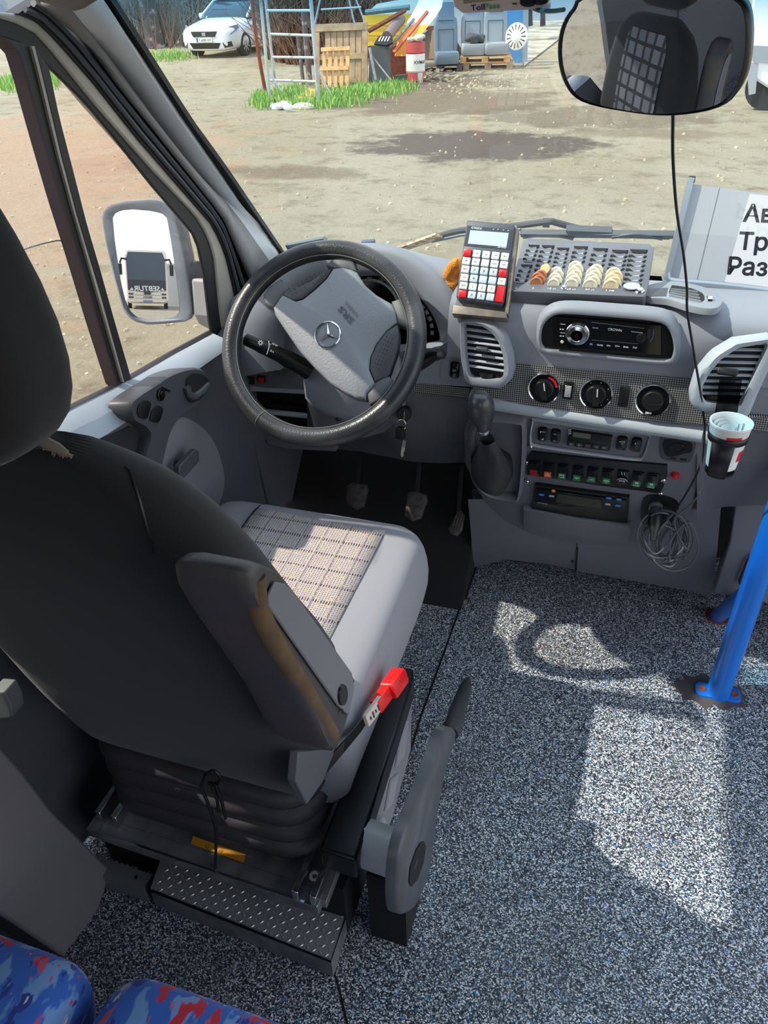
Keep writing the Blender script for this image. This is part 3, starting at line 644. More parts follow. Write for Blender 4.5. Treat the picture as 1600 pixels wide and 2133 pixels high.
b = MB(); b.text('☼', fs_.at(543, 714), h=.013, c=.001); b.text('-', fs_.at(564, 717), h=.001, c=.001); b.text('≡D·D≡', fs_.at(573, 718), h=.0035, c=.001); b.text('▷≡', fs_.at(567, 732), h=.0055, c=.0)
b.tube([fs_.w(560, 710, -.002), fs_.w(561, 722, .001), fs_.w(556, 738, -.001)], .0008, 5); b.build('symbol', M['ink'], st)
stalk([(835, 775, 1.53, .014), (870, 762, 1.52, .016), (900, 742, 1.51, .015), (915, 738, 1.505, .013), (921, 738, 1.50, .007)], 'wiper_stalk')
b = MB(); c = on(842, 862, 'y', 1.55); fr = Frame(c, (1, 0, 0), (0.25, -.9, .25)); b.lathe(fr, [(.017, -.04), (.017, .004), (.014, .007), (.0005, .007)], 20); b.build('ignition_lock', M['black'], colm)
key = thing('key_bunch', 'ignition key with a spare black-headed key hanging from its ring', 'keys', c)
b = MB(); b.box(fr.p(0, 0, .014), (.003, .020, .016), fr); b.build('key_bow', M['steel'], key, bevel=.001)
kr = on(836, 885, 'y', 1.53); fr2 = Frame(kr, (1, .2, 0), (0, -1, .2)); b = MB(); b.tube([fr2.p(.011*cos(a*pi/10), .013*sin(a*pi/10), 0) for a in range(20)], .0013, 6, closed=True); b.build('key_ring', M['chrome'], key)
fr3 = Frame(on(834, 902, 'y', 1.528), (1, .1, 0), (0, -1, .2)); b = MB(); b.fprism(fr3, rrect(.022, .030, .005), -.004, .004, 0, .001); b.build('key_head', M['black'], key)
b = MB(); fr4 = Frame(on(840, 935, 'y', 1.528), (1, 0, -.12), (0, -1, .2)); b.fprism(fr4, [(-.004, .022), (.004, .022), (.004, -.006), (.002, -.010), (.004, -.014), (.001, -.022), (-.003, -.018), (-.004, -.008)], -.001, .001); b.build('key_blade', M['steel'], key)

# ------------------------------------------------------------------ steering wheel
wheel = thing('steering_wheel', 'large leather-covered steering wheel with grey airbag pad in front of driver seat', 'steering wheel', SWC)
b = MB(); b.tube([FW.p(.2067*cos(2*pi*k/96), .2067*sin(2*pi*k/96), 0) for k in range(96)], .0208, 20, closed=True); rim = b.build('rim', M['leather'], wheel)
b = MB()   # lacing and seam of the cover
b.tube([FW.p(.1895*cos(2*pi*k/160), .1895*sin(2*pi*k/160), .0135+.0004*(k % 2)) for k in range(160)], .0009, 5, closed=True)
a0 = math.atan2(*reversed(FW.px(545, 874))); b.tube([FW.p((.2067+.0213*cos(t))*cos(a0), (.2067+.0213*cos(t))*sin(a0), .0213*sin(t)) for t in [radians(q) for q in range(-10, 200, 12)]], .0011, 5); b.build('stitching', mat('grey thread', (120, 118, 112), .8), rim)
def c1(L): return [(x/3.2+430, y/3.2+460) for x, y in L]
PADL = c1([(845, 312), (900, 306), (960, 318), (1000, 337), (1055, 425), (1130, 490), (1235, 550), (1258, 600), (1266, 672), (1200, 728), (1130, 815), (1088, 910), (1082, 990), (1120, 1082), (1064, 1145), (1055, 1185), (990, 1178), (920, 1145), (820, 1080), (720, 980), (620, 870), (530, 740), (455, 625), (442, 575), (500, 492), (545, 526), (590, 534), (640, 520), (720, 455), (800, 380)])
PO = [FW.px(x, y, .012) for x, y in PADL]
b = MB(); b.fprism(FW, PO, -.02, .012, 0, .006, .010); pad = b.build('airbag_pad', M['pad'], wheel, angle=50)
for L, dots in ((c1([(540, 452), (620, 435), (700, 400), (790, 335), (838, 318), (800, 378), (718, 452), (640, 516), (590, 530), (545, 520), (508, 488)]), ((560, 470), (790, 350))), (c1([(1275, 688), (1285, 760), (1275, 850), (1250, 930), (1215, 1030), (1120, 1072), (1088, 990), (1094, 910), (1135, 820), (1200, 735)]), ((1220, 780), (1130, 980)))):
    b = MB(); b.fprism(FW, [FW.px(x, y, .009) for x, y in L], -.012, .009, 0, .003)
    q = c1(dots); cx, cy = [lerp(q[0][i], q[1][i], .5) for i in (0, 1)]; dx, dy = q[1][0]-q[0][0], q[1][1]-q[0][1]
    for k in range(9):
        for j in (-1, 0, 1):
            px_, py_ = lerp(q[0][0], q[1][0], k/8)-dy*.09*j, lerp(q[0][1], q[1][1], k/8)+dx*.09*j
            f = FW.at(px_, py_, .0093); b.add([f.p(.0012*cos(a), .0012*sin(a), 0) for a in (0, 1.2, 2.4, 3.6, 4.9)], [(0, 1, 2, 3, 4)], 1)
    b.build('horn_button', [M['gray_plastic'], M['black_matt']], wheel, angle=50)
M['spoke'] = mat('spoke plastic', (92, 94, 98), .55, bump=(300, .3, .0006))
for L in ([(838, 262), (905, 245), (985, 262), (1010, 345), (960, 330), (845, 322), (800, 300)], [(420, 440), (500, 390), (560, 455), (520, 500), (450, 590), (390, 560), (380, 500)], [(1235, 540), (1320, 510), (1365, 600), (1350, 720), (1270, 690), (1255, 620)], [(1060, 1150), (1120, 1075), (1215, 1030), (1260, 1080), (1180, 1190), (1090, 1230)]):
    b = MB(); P = [FW.px(x, y, 0) for x, y in c1(L)]; b.fprism(FW, P, -.020, .006, 0, .006); b.build('spoke', M['spoke'], wheel, angle=50)
b = MB(); b.fprism(FW, [FW.px(x, y, -.03) for x, y in c1([(500, 620), (845, 400), (1180, 560), (1180, 850), (1060, 1140), (800, 1040)])], -.065, -.018); b.build('hub', M['black'], wheel)
fe = FW.at(683, 697, .0225); re = (Vector(FW.px(709, 697, .0225)) - Vector(FW.px(683, 697, .0225))).length
b = MB(); b.tube([fe.p(re*cos(2*pi*k/48), re*sin(2*pi*k/48), 0) for k in range(48)], .0019, 8, closed=True)
for a in (104, -16, 224):
    a = radians(a); t = fe.p(re*.97*cos(a), re*.97*sin(a), .0005); c = fe.p(0, 0, .004)
    for s in (1, -1):
        e = fe.p(re*.17*cos(a+s*pi/3), re*.17*sin(a+s*pi/3), .0); b.add([c, t, e], [(0, 1, 2)])
b.build('star_emblem', M['chrome'], wheel, angle=10)
b = MB(); ft = FW.at(721, 656, .0222).rot(radians(140)); b.text('SRS', ft, h=.0135, w=.045, bold=True, ext=.001); b.text('AIRBAG', Frame(ft.p(0, -.0165, 0), ft.u, ft.n), h=.0065, w=.045, ext=.001); b.build('lettering', mat('embossed letters', (84, 88, 94), .6), pad)
# ------------------------------------------------------------------ centre console with its add-on panels
cons = thing('center_console', 'dark grey centre console below the dashboard carrying switches and the gear lever bezel', 'console', (0, 1.7, .0))
FC = Frame((-.03, 1.579, .57), (1, 0, 0), (0, -.941, -.337))
CL = [(1035, 850), (1100, 868), (1290, 892), (1470, 912), (1466, 960), (1452, 1020), (1440, 1070), (1420, 1098), (1385, 1116), (1330, 1130), (1250, 1137), (1180, 1131), (1130, 1120), (1090, 1106), (1060, 1090), (1030, 1066), (1005, 1040), (985, 1005), (968, 965), (966, 900), (985, 850)]
b = MB(); b.fprism(FC, lp(FC, CL), -.03, 0, 0, .004); b.build('console_panel', M['dash_dark'], cons, angle=50)
# lower panels down to the floor, set back
def yb(x, y): return lerp(1.665, 1.80, max(0, min(1, (y-1010)/190)))
LO = [(983, 1000), (983, 1100), (984, 1184), (1010, 1180), (1052, 1166), (1120, 1172), (1198, 1186)]
b = MB(); T = [on(x, 1040, 'y', 1.655) for x in (975, 1050, 1130, 1200)]; MD = [on(x, y, 'y', 1.72) for x, y in ((982, 1120), (1050, 1126), (1130, 1134), (1201, 1142))]; B = [on(x, y, 'y', 1.80) for x, y in ((984, 1183), (1052, 1165), (1130, 1173), (1200, 1187))]
b.loft([T, MD, B, [p+V((0, .04, 0)) for p in B], [p+V((0, .05, 0)) for p in T]], False, False); b.build('lower_panel', M['dash_dark'], cons, angle=50)
b = MB(); T = [on(x, y, 'y', 1.655) for x, y in ((1200, 1060), (1330, 1075), (1440, 1060), (1502, 1056))]; MD = [on(x, y, 'y', 1.72) for x, y in ((1203, 1145), (1330, 1155), (1420, 1150), (1494, 1150))]; B = [on(x, y, 'y', 1.80) for x, y in ((1202, 1190), (1330, 1212), (1420, 1228), (1482, 1241))]
b.loft([T, MD, B, [p+V((0, .04, 0)) for p in B], [p+V((0, .05, 0)) for p in T]], False, False); b.build('lower_panel', M['dash_dark'], cons, angle=50)
b = MB(); b.tube([on(x, y, 'y', yy) for x, y, yy in ((1203, 1142, 1.715), (1201, 1170, 1.765), (1199, 1188, 1.79))], .0025, 5); b.ball(on(1193, 1170, 'y', 1.762), .004, 8); b.build('panel_joint', M['black'], cons)
# heater strip: recessed bay, two pairs of rockers and a timer
BAY = [(1112, 880), (1125, 875), (1250, 893), (1345, 903), (1350, 915), (1340, 945), (1325, 952), (1250, 943), (1125, 925), (1108, 915)]
P = lp(FC, smooth2(BAY, 3)); b = MB(); cx = sum(p[0] for p in P)/len(P)
Q = [(a+(a-cx)*.03, c+(.005 if c > P[0][1]-.03 else -.006)) for a, c in P]
b.loft([[FC.p(a, c, .0) for a, c in Q], [FC.p(a, c, .008) for a, c in [lerp2(q, p, .35) for q, p in zip(Q, P)]], [FC.p(a, c, .006) for a, c in P], [FC.p(a, c, .0015) for a, c in P]], True, False)
b.build('switch_bay', M['trim_light'], cons, angle=60)
def rocker(fr, w, h, parent, syms, name='rocker_switch', m='gloss_black'):
    b = MB(); b.fprism(fr, rrect(w, h, w*.35, 5), -.002, .007, 0, .0025); o = b.build(name, M[m], parent)
    if syms:
        b = MB()
        for st, dy, hh in syms: b.text(st, Frame(fr.p(0, dy, 0), fr.u, fr.n), h=hh, c=.0073)
        b.build('symbol', M['ink'], o)
    return o
rocker(FC.at(1131, 902), .0215, .043, cons, [('⌐', .010, .006), ('◢', -.012, .006)])
rocker(FC.at(1158, 906), .0215, .043, cons, [('◁▭', .010, .005), ('◁▭', -.012, .005)])
rocker(FC.at(1296, 921), .0215, .043, cons, [('ASR', .009, .005), ('OFF', .002, .002)])
rocker(FC.at(1326, 924), .0215, .043, cons, [('▮▯', .008, .005)])
tm = thing('heater_timer', 'black heater timer with small grey display and five buttons', 'timer', FC.at(1226, 915).o)
ft = FC.at(1228, 914).rot(radians(-1)); b = MB(); b.fprism(ft, rrect(.094, .048, .003), -.002, .008, 0, .0015); b.build('housing', M['black'], tm)
fd = FC.at(1212, 907, .008).rot(radians(-1)); b = MB(); b.fprism(fd, rrect(.038, .016, .001), 0, .0008); b.build('display', mat('dull display', (98, 100, 88), .3), tm)
b = MB()
for k in range(3): b.bar(FC.w(1184, 896+4*k, .0085), FC.w(1190, 895+4*k, .0085), .0018, .0006, up=FC.n)
b.build('symbol', M['ink'], tm)
for k, s in enumerate(('◷', 'P', '♨', '◁', '▷')):
    fk = FC.at(1190+17.2*k, 924+1.8*k, .008); b = MB(); b.fprism(fk, rrect(.0125, .010, .002), 0, .0025, 0, .0008); o = b.build('timer_button', M['gray_plastic'], tm)
    b = MB(); b.text('≋' if k == 2 else s, fk, h=.005, c=.0028); b.build('symbol', M['red'] if k == 2 else M['ink'], o)
# empty socket plate
PL = smooth2([(1380, 909), (1395, 908), (1440, 912), (1450, 918), (1443, 950), (1432, 962), (1395, 958), (1377, 950), (1375, 920)], 3)
b = MB(); b.fprism(FC, lp(FC, PL), 0, .003, 0, .001); pl = b.build('socket_plate', M['gray_plastic'], cons)
b = MB(); b.fprism(FC, lp(FC, smooth2([(1384, 913), (1438, 918), (1440, 938), (1425, 942), (1405, 948), (1386, 944)], 3)), .002, .0036); b.build('socket_opening', M['black_matt'], pl)
fk = FC.at(1411, 931, .003); b = MB(); b.lathe(fk, [(.016, 0), (.015, .002), (.010, .0), (.0005, .0)], 24); b.build('socket_core', M['gloss_black'], pl)
for x, y in ((1402, 955), (1424, 957)): b = MB(); b.box(FC.w(x, y, .0035), (.012, .005, .001), FC); b.build('slot', M['black_matt'], pl)
b = MB(); fk = FC.at(1407, 988); b.lathe(fk, [(.0095, 0), (.0095, .003), (.008, .008), (.004, .011), (.0005, .0115)], 18); b.build('warning_lamp', mat('red lamp', (190, 20, 26), .2, coat=.5), cons)
# row of nine switches on a screwed-on plate
swp = thing('switch_panel', 'black screwed-on panel with a row of coloured rocker switches under heater timer', 'switch panel', FC.at(1240, 985).o)
f9 = FC.at(1240, 985)
b = MB(); b.fprism(f9, lp(f9, [(1108, 938), (1250, 954), (1390, 966), (1391, 985), (1378, 1024), (1250, 1008), (1098, 985), (1100, 950)]), -.001, .006, 0, .001); b.build('panel_plate', M['black'], swp)
M['sw_green'] = mat('green legend', (28, 122, 66), .35); M['sw_orange'] = mat('orange legend', (240, 92, 24), .35); M['sw_red'] = mat('dark red legend', (160, 14, 30), .35)
SW = [(1113, 974, 'sw_red', ''), (1142, 978, 'sw_orange', '⚠'), (1172, 981, 'sw_green', '┲'), (1203, 985, 'sw_green', '▽'), (1234, 988, 'sw_green', '≡D'), (1265, 991, 'sw_green', '⌂'), (1297, 994, None, '∬'), (1328, 997, 'sw_green', '✻'), (1359, 1000, 'sw_green', '✻')]
for x, y, c, s in SW:
    fk = f9.at(x, y, .006); b = MB(); b.fprism(fk, rrect(.0255, .050, .0015), 0, .003, 0, .0006)
    if c: b.fprism(fk, rrect(.0165, .044, .002), .003, .0065, 0, .0015)
    o = b.build('rocker_switch', M['gloss_black'], swp)
    if c:
        b = MB(); b.box(fk.p(0, -.011, .0068), (.0165, .020, .0012), fk); b.build('legend', M[c], o)
        if s:
            b = MB(); fs2 = Frame(fk.p(0, -.011, .0075), fk.u, fk.n)
            if s == '⚠':
                for a in range(3): b.bar(fs2.p(.006*sin(a*2*pi/3), .006*cos(a*2*pi/3), 0), fs2.p(.006*sin((a+1)*2*pi/3), .006*cos((a+1)*2*pi/3), 0), .0012, .0004, up=fs2.n)
            elif s == '▽':
                b.bar(fs2.p(-.006, .002, 0), fs2.p(.006, .002, 0), .0012, .0004, up=fs2.n); b.bar(fs2.p(-.004, .002, 0), fs2.p(-.002, -.002, 0), .001, .0004, up=fs2.n); b.bar(fs2.p(.004, .002, 0), fs2.p(.002, -.002, 0), .001, .0004, up=fs2.n); b.bar(fs2.p(-.002, -.002, 0), fs2.p(.002, -.002, 0), .001, .0004, up=fs2.n)
            elif s == '┲':
                b.bar(fs2.p(-.006, .005, 0), fs2.p(.005, .005, 0), .002, .0004, up=fs2.n); b.bar(fs2.p(.004, .005, 0), fs2.p(.004, -.006, 0), .0018, .0004, up=fs2.n); b.bar(fs2.p(-.002, -.005, 0), fs2.p(.004, -.005, 0), .0012, .0004, up=fs2.n)
                for q in (-.005, -.002, .001): b.bar(fs2.p(q, .003, 0), fs2.p(q*1.3, -.001, 0), .0008, .0004, up=fs2.n)
            elif s == '⌂':
                b.bar(fs2.p(-.007, .0, 0), fs2.p(0, .004, 0), .0012, .0004, up=fs2.n); b.bar(fs2.p(.007, .0, 0), fs2.p(0, .004, 0), .0012, .0004, up=fs2.n); b.bar(fs2.p(-.004, .001, 0), fs2.p(-.004, -.003, 0), .001, .0004, up=fs2.n); b.bar(fs2.p(.004, .001, 0), fs2.p(.004, -.003, 0), .001, .0004, up=fs2.n)
                for t in (1, -1): b.bar(fs2.p(-.002, -.007*t/1.6-.002, 0), fs2.p(.002, .0045*t-.004, 0), .0008, .0004, up=fs2.n)
            elif s == '✻':
                for a in range(2):
                    t = pi/4+a*pi/2; b.bar(fs2.p(-.0045*cos(t), .004-.0045*sin(t), 0), fs2.p(.0045*cos(t), .004+.0045*sin(t), 0), .0022, .0004, up=fs2.n)
                b.text('000', Frame(fs2.p(0, -.006, 0), fs2.u, fs2.n), h=.004, w=.013)
            else: b.text(s, fs2, h=.006)
            b.build('symbol', M['ink'], o)
    else:
        b = MB(); f_ = Frame(fk.p(0, -.008, 0), fk.u, fk.n); b.lathe(f_, [(.0125, .003), (.012, .009), (.009, .0105), (.0005, .0105)], 20); k = b.build('rotary_knob', M['black'], o)
        b = MB()
        for a in range(-40, 41, 20): b.box(f_.p(.009*sin(radians(a)), .004+.004*cos(radians(a)), .0106), (.0012, .006, .0006), f_)
        b.tube([f_.p(.0125*cos(radians(a)), .0125*sin(radians(a)), .008) for a in range(20, 161, 14)], .0007, 5)
        for s_ in (-.003, .003): b.tube([fk.p(s_+.001*cos(t*.9), .012+.0025*t, .0037) for t in range(5)], .0006, 5)
        b.build('symbol', M['ink'], k)
for x, y in ((1105, 930), (1096, 962), (1098, 1002), (1382, 999), (1376, 1027)):
    fk = FC.at(x, y, .004); b = MB(); b.lathe(fk, [(.0058, -.003), (.0058, .0035), (.0045, .005), (.0005, .0055)], 14); b.box(fk.p(0, 0, .0056), (.006, .0011, .0006), fk, 1); b.box(fk.p(0, 0, .0056), (.0011, .006, .0006), fk, 1); b.build('screw', [M['chrome'], M['black_matt']], swp)
# tachograph
tg = thing('tachograph', 'black tachograph with blue buttons below the row of rocker switches', 'tachograph', FC.at(1210, 1045).o)
ft = FC.at(1210, 1045)
b = MB(); b.fprism(ft, lp(ft, [(1116, 1004), (1250, 1022), (1312, 1030), (1308, 1084), (1200, 1071), (1108, 1057)]), -.01, .010, 0, .002); b.build('housing', M['black'], tg)
b = MB(); b.fprism(ft, lp(ft, [(1122, 1010), (1250, 1027), (1306, 1034), (1303, 1060), (1200, 1050), (1116, 1037)]), .008, .013, 0, .001); b.build('front_bar', M['gloss_black'], tg)
b = MB(); b.fprism(ft, lp(ft, [(1163, 1019), (1253, 1032), (1255, 1050), (1160, 1037)]), .0125, .014); b.build('display', mat('dead display', (46, 47, 38), .25), tg)
M['btn_blue'] = mat('blue button', (60, 128, 205), .35); M['btn_grey'] = mat('grey button', (168, 172, 176), .4)
for x, y, c in ((1128, 1030, 'btn_blue'), (1149, 1033, 'btn_grey'), (1268, 1037, 'btn_blue'), (1289, 1040, 'btn_blue'), (1266, 1050, 'btn_grey'), (1287, 1053, 'btn_blue')):
    fk = ft.at(x, y, .013); b = MB(); b.fprism(fk, rrect(.0135, .0062, .003), 0, .002, 0, .0006); o = b.build('button', M[c], tg, label=('blue' if c == 'btn_blue' else 'pale grey')+' tachograph button')
    b = MB(); b.text('▲' if x == 1128 else '+', fk, h=.003, c=.0022); b.build('symbol', M['ink'], o)
fk = ft.at(1153, 1022, .013); b = MB(); b.lathe(fk, [(.005, 0), (.005, .0015), (.0005, .002)], 16); b.build('seal', mat('orange seal', (226, 160, 96), .5), tg)
b = MB(); b.text('KIENZLE', ft.at(1130, 1048, .0103).rot(radians(-3)), h=.0045, bold=True)
b.build('lettering', M['ink'], tg)
for x, y in ((1182, 1054), (1204, 1057), (1226, 1060)): b = MB(); b.bar(ft.w(x-6, y-1, .0104), ft.w(x+6, y+1, .0104), .002, .0004, up=ft.n); b.build('slit', M['gray_plastic'], tg)
# drawer
b = MB(); b.fprism(FC, lp(FC, [(1092, 1050), (1200, 1070), (1313, 1085), (1316, 1095), (1311, 1126), (1200, 1115), (1092, 1092)]), .0, .016, 0, .004); b.build('drawer', M['dash_dark'], cons)
# socket with plugged-in charger
SL2 = smooth2([(1342, 1035), (1375, 1030), (1410, 1042), (1412, 1065), (1385, 1090), (1345, 1092), (1335, 1075)], 3)
b = MB(); P = lp(FC, SL2); b.fprism(FC, P, .0005, .0015); b.build('socket_recess', M['black'], cons)
fk = FC.at(1366, 1054, .001); fk = Frame(fk.o, (1, 0, 0), (0.05, -.95, -.25)); b = MB(); b.lathe(fk, [(.016, 0), (.016, .008), (.0125, .009), (.0125, .0)], 24, cap=False); b.build('lighter_socket', M['steel'], cons)
plug = thing('charger_plug', 'black charger plug pushed into the lighter socket right of the tachograph', 'plug', fk.o)
b = MB(); b.lathe(fk, [(.0118, 0), (.0118, .016), (.015, .02), (.0155, .032)], 18); b.build('plug_collar', M['gray_plastic'], plug)
fq = Frame(fk.p(0, 0, .03), (1, 0, 0), (.05, -.75, -.66)); b = MB(); b.lathe(fq, [(.014, -.005), (.015, .012), (.012, .03), (.008, .042), (.005, .06)], 14, sx=1.1); b.build('plug_body', M['black'], plug, angle=50)
PLUG_END = fq.p(0, 0, .06)

# gear bezel and lever
GB = smooth2([(975, 905), (990, 872), (1020, 862), (1085, 868), (1097, 880), (1095, 960), (1087, 1030), (1074, 1042), (1030, 1036), (1000, 1020), (980, 985)], 3)
FG = Frame(FC.p(0, 0, .012), FC.u, FC.n)
P = lp(FG, GB); cx = sum(p[0] for p in P)/len(P); cy = sum(p[1] for p in P)/len(P)
Pi = [(cx+(a-cx)*.80, cy+(c-cy)*.86) for a, c in P]
b = MB(); b.loft([[FG.p(a, c, -.012) for a, c in P], [FG.p(a, c, .010) for a, c in [(cx+(a-cx)*.97, cy+(c-cy)*.97) for a, c in P]], [FG.p(a, c, .014) for a, c in [(cx+(a-cx)*.88, cy+(c-cy)*.92) for a, c in P]], [FG.p(a, c, .004) for a, c in Pi], [FG.p(a, c, -.008) for a, c in Pi]], True, True); b.build('gear_bezel', M['dash_dark'], cons, angle=60)
gear = thing('gear_lever', 'black gear lever with egg-shaped knob and wrinkled leather boot on console', 'gear lever', FG.p(cx, cy, 0))
kc = on(1003, 856, 'y', 1.455); kd = (on(1012, 915, 'y', 1.475) - on(1000, 810, 'y', 1.44)).normalized()*-1
fk = Frame(kc, (1, 0, 0), kd)
b = MB(); b.lathe(fk, [(.0005, .046), (.012, .0445), (.021, .038), (.0275, .024), (.029, .008), (.027, -.012), (.021, -.030), (.0155, -.042), (.0145, -.054)], 24, sy=.95); b.build('knob', mat('gear knob', (62, 63, 66), .3, coat=.2), gear)
M['boot'] = mat('boot leather', (52, 52, 55), .45, bump=(150, .6, .002))
ys = [1.470, 1.485, 1.515, 1.545, 1.578, 1.60]
rings = [((1015, 915), 15, 12), ((1017, 938), 24, 15), ((1020, 962), 38, 24), ((1022, 985), 42, 36), ((1025, 978), 43, 52), ((1027, 962), 43, 72)]
R = []
for (c, rx, ry), yy in zip(rings, ys):
    R.append([on(c[0]+rx*cos(2*pi*k/28)*(1+.07*sin(5*2*pi*k/28+yy*90)), c[1]+ry*sin(2*pi*k/28)*(1+.06*sin(4*2*pi*k/28+yy*120)), 'y', yy+.006*sin(3*2*pi*k/28+yy*150)) for k in range(28)])
b = MB(); b.loft(R, True, False); b.build('boot', M['boot'], gear, angle=80, sub=1)
b = MB(); fk2 = Frame(fk.p(0, 0, -.05), fk.u, fk.n); b.lathe(fk2, [(.015, .0), (.016, -.004), (.015, -.008)], 20); b.build('collar', M['chrome'], gear)
# pedals
for nm, L, lab, yy in (('clutch_pedal', [(722, 1012), (735, 1005), (762, 1010), (766, 1020), (757, 1055), (742, 1062), (722, 1052)], 'worn metal clutch pedal, leftmost of the three pedals', 1.70), ('brake_pedal', [(849, 1026), (862, 1022), (887, 1030), (890, 1042), (876, 1080), (858, 1086), (842, 1074)], 'worn brake pedal between clutch pedal and slim ribbed pedal', 1.66), ('accelerator_pedal', [(952, 1066), (962, 1062), (968, 1072), (962, 1105), (952, 1117), (938, 1113), (934, 1102)], 'slim ribbed accelerator pedal beside the console', 1.70)):
    fr = Frame(on(L[0][0]+20, L[0][1]+25, 'y', yy), (1, 0, 0), (0, -.8, .6)); P = lp(fr, L)
    t = thing(nm, lab, 'pedal', fr.o)
    b = MB(); b.fprism(fr, P, -.012, 0, 0, .003)
    if nm[0] == 'a':
        cx = sum(p[0] for p in P)/len(P); cy = sum(p[1] for p in P)/len(P)
        for k in range(4): b.bar(fr.p(cx-.012+.007*k, cy-.018, .0015), fr.p(cx-.004+.007*k, cy+.026, .0015), .003, .003, up=fr.n)
    b.build('pedal_pad', mat(nm+' pad', (92, 84, 80), .5, .3, vary=((58, 54, 52), 60, .4, .7)), t)
    b = MB(); cx = sum(p[0] for p in P)/len(P); cy = max(p[1] for p in P); b.bar(fr.p(cx, cy-.03, -.012), fr.p(cx-.01, cy+.12, .0), .012, .016, up=fr.n); b.build('pedal_arm', M['black'], t)

# ------------------------------------------------------------------ car radio
rad = thing('car_radio', 'black car radio with round silver volume knob in the dashboard recess', 'radio', FF.at(1265, 697).o)
fr = Frame(FF.w(1265, 697, .002), FF.u + FF.v*.0, FF.n)
P = lp(fr, [(1163, 657), (1262, 664), (1378, 674), (1379, 735), (1262, 729), (1158, 718)])
b = MB(); b.fprism(fr, P, -.01, .012, 0, .003); b.build('face_plate', M['gloss_black'], rad)
b = MB(); b.fprism(fr, lp(fr, [(1228, 676), (1340, 687), (1338, 716), (1226, 704)]), .011, .0128); b.build('display', mat('radio display', (14, 14, 16), .08), rad)
b = MB(); b.bar(fr.w(1232, 671, .0125), fr.w(1342, 684, .0125), .0016, .001, up=fr.n); b.bar(fr.w(1232, 708, .0125), fr.w(1330, 716, .0125), .0014, .001, up=fr.n)
b.tube([fr.w(x, y, .0128) for x, y in ((1362, 686), (1361, 698), (1358, 706), (1354, 712))], .0009, 5); b.build('chrome_line', M['chrome'], rad)
fk = fr.at(1203, 694, .011); r = (Vector(fr.px(1228, 695)) - Vector(fr.px(1203, 694))).length
b = MB(); b.lathe(fk, [(r, 0), (r, .004), (r*.93, .005), (r*.90, .003), (r*.84, .004), (r*.80, .014), (r*.5, .0155), (r*.45, .014)], 40, cap=False); kn = b.build('volume_knob', M['chrome'], rad)
b = MB(); b.lathe(fk, [(r*.46, .0145), (r*.2, .0145), (r*.18, .016), (.0003, .0162)], 24); b.build('knob_cap', M['gloss_black'], kn)
b = MB(); b.text('CROWN', fr.at(1281, 687, .0132).rot(radians(-2)), h=.005, w=.026)
b.text('CCR-300', fr.at(1240, 683, .0132).rot(radians(-2)), h=.002); b.text('USB/SD/MP3 PLAYER', fr.at(1327, 692, .0132).rot(radians(-2)), h=.0017)
for st, x, y in (('SEL', 1232, 717), ('MUTE', 1250, 719), ('CH-', 1268, 720), ('CH+', 1286, 721), ('BND', 1304, 723), ('CLK', 1323, 724)): b.text(st, fr.at(x, y, .0124).rot(radians(-3)), h=.0034, bold=True)
for st, x, y in (('▸▸', 1171, 686), ('◂◂', 1170, 700)): b.text(st, fr.at(x, y, .0124), h=.004)
b.bar(fr.w(1167, 675, .0124), fr.w(1178, 676, .0124), .0008, .0004, up=fr.n); b.bar(fr.w(1167, 693, .0124), fr.w(1177, 694, .0124), .0008, .0004, up=fr.n)
b.lathe(fr.at(1171, 712, .0124), [(.0035, 0), (.003, .0006), (.0003, .0006)], 12)
b.build('lettering', M['ink'], rad)
fk = fr.at(1336, 704, .012); b = MB(); b.lathe(fk, [(.010, 0), (.009, .003), (.004, .003), (.0035, .001), (.0003, .001)], 20); b.build('aux_socket', M['black'], rad)
b = MB(); b.fprism(fr, lp(fr, [(1350, 680), (1357, 681), (1353, 709), (1347, 708)]), .0115, .0126); b.build('card_slot', M['black_matt'], rad)

# ------------------------------------------------------------------ calculator-like cash register on its bracket
FK = Frame(on(1000, 560, 'y', 1.565), on(1052, 652, 'y', 1.525)-on(948, 640, 'y', 1.53), (0.02, -.80, .60))
br = thing('cash_register_bracket', 'bent dark metal bracket holding the calculator-like register on dashboard', 'bracket', on(1000, 655, 'y', 1.57))
b = MB(); b.fprism(FK, lp(FK, [(972, 452), (1074, 460), (1079, 480), (1058, 655), (944, 640), (958, 560)]), -.030, -.022); b.build('back_plate', M['steel'], br)
b = MB(); b.fprism(FK, lp(FK, [(944, 636), (1056, 651), (1056, 664), (942, 654)]), -.028, .004, 0, .003); b.fprism(FK, lp(FK, [(1069, 470), (1080, 476), (1058, 655), (1052, 648)]), -.03, -.004); b.build('lip', mat('grimy bracket', (112, 106, 102), .5, .4, vary=((150, 136, 120), 30, .4, .7)), br)
cal = thing('cash_register', 'dark grey hand-held register with red and white keys and pale screen', 'cash register', on(1000, 640, 'y', 1.58))
b = MB(); b.fprism(FK, lp(FK, [(973, 458), (1071, 466), (1072, 474), (1050, 628), (1045, 636), (955, 624), (950, 617)]), -.022, .0, 0, .003); b.build('case', mat('register case', (74, 82, 92), .5), cal, bevel=.001)
b = MB(); b.fprism(FK, lp(FK, [(974, 470), (1067, 479), (1061, 519), (967, 512)]), -.001, .0008); b.build('screen_bezel', mat('bezel', (62, 72, 84), .4), cal)
b = MB(); b.fprism(FK, lp(FK, [(980, 480), (1060, 486), (1055, 515), (975, 508)]), .0, .0016); b.build('screen', mat('lcd screen', (196, 220, 220), .25), cal)
b = MB(); k0 = FK.at(993, 475, .0012).rot(radians(-1)); b.text('ELTRADE B1', k0, h=.0042, w=.022, bold=True, shear=.25); b.text('Be One!', FK.at(1046, 515, .0018), h=.0036, w=.017, bold=True, shear=.3)
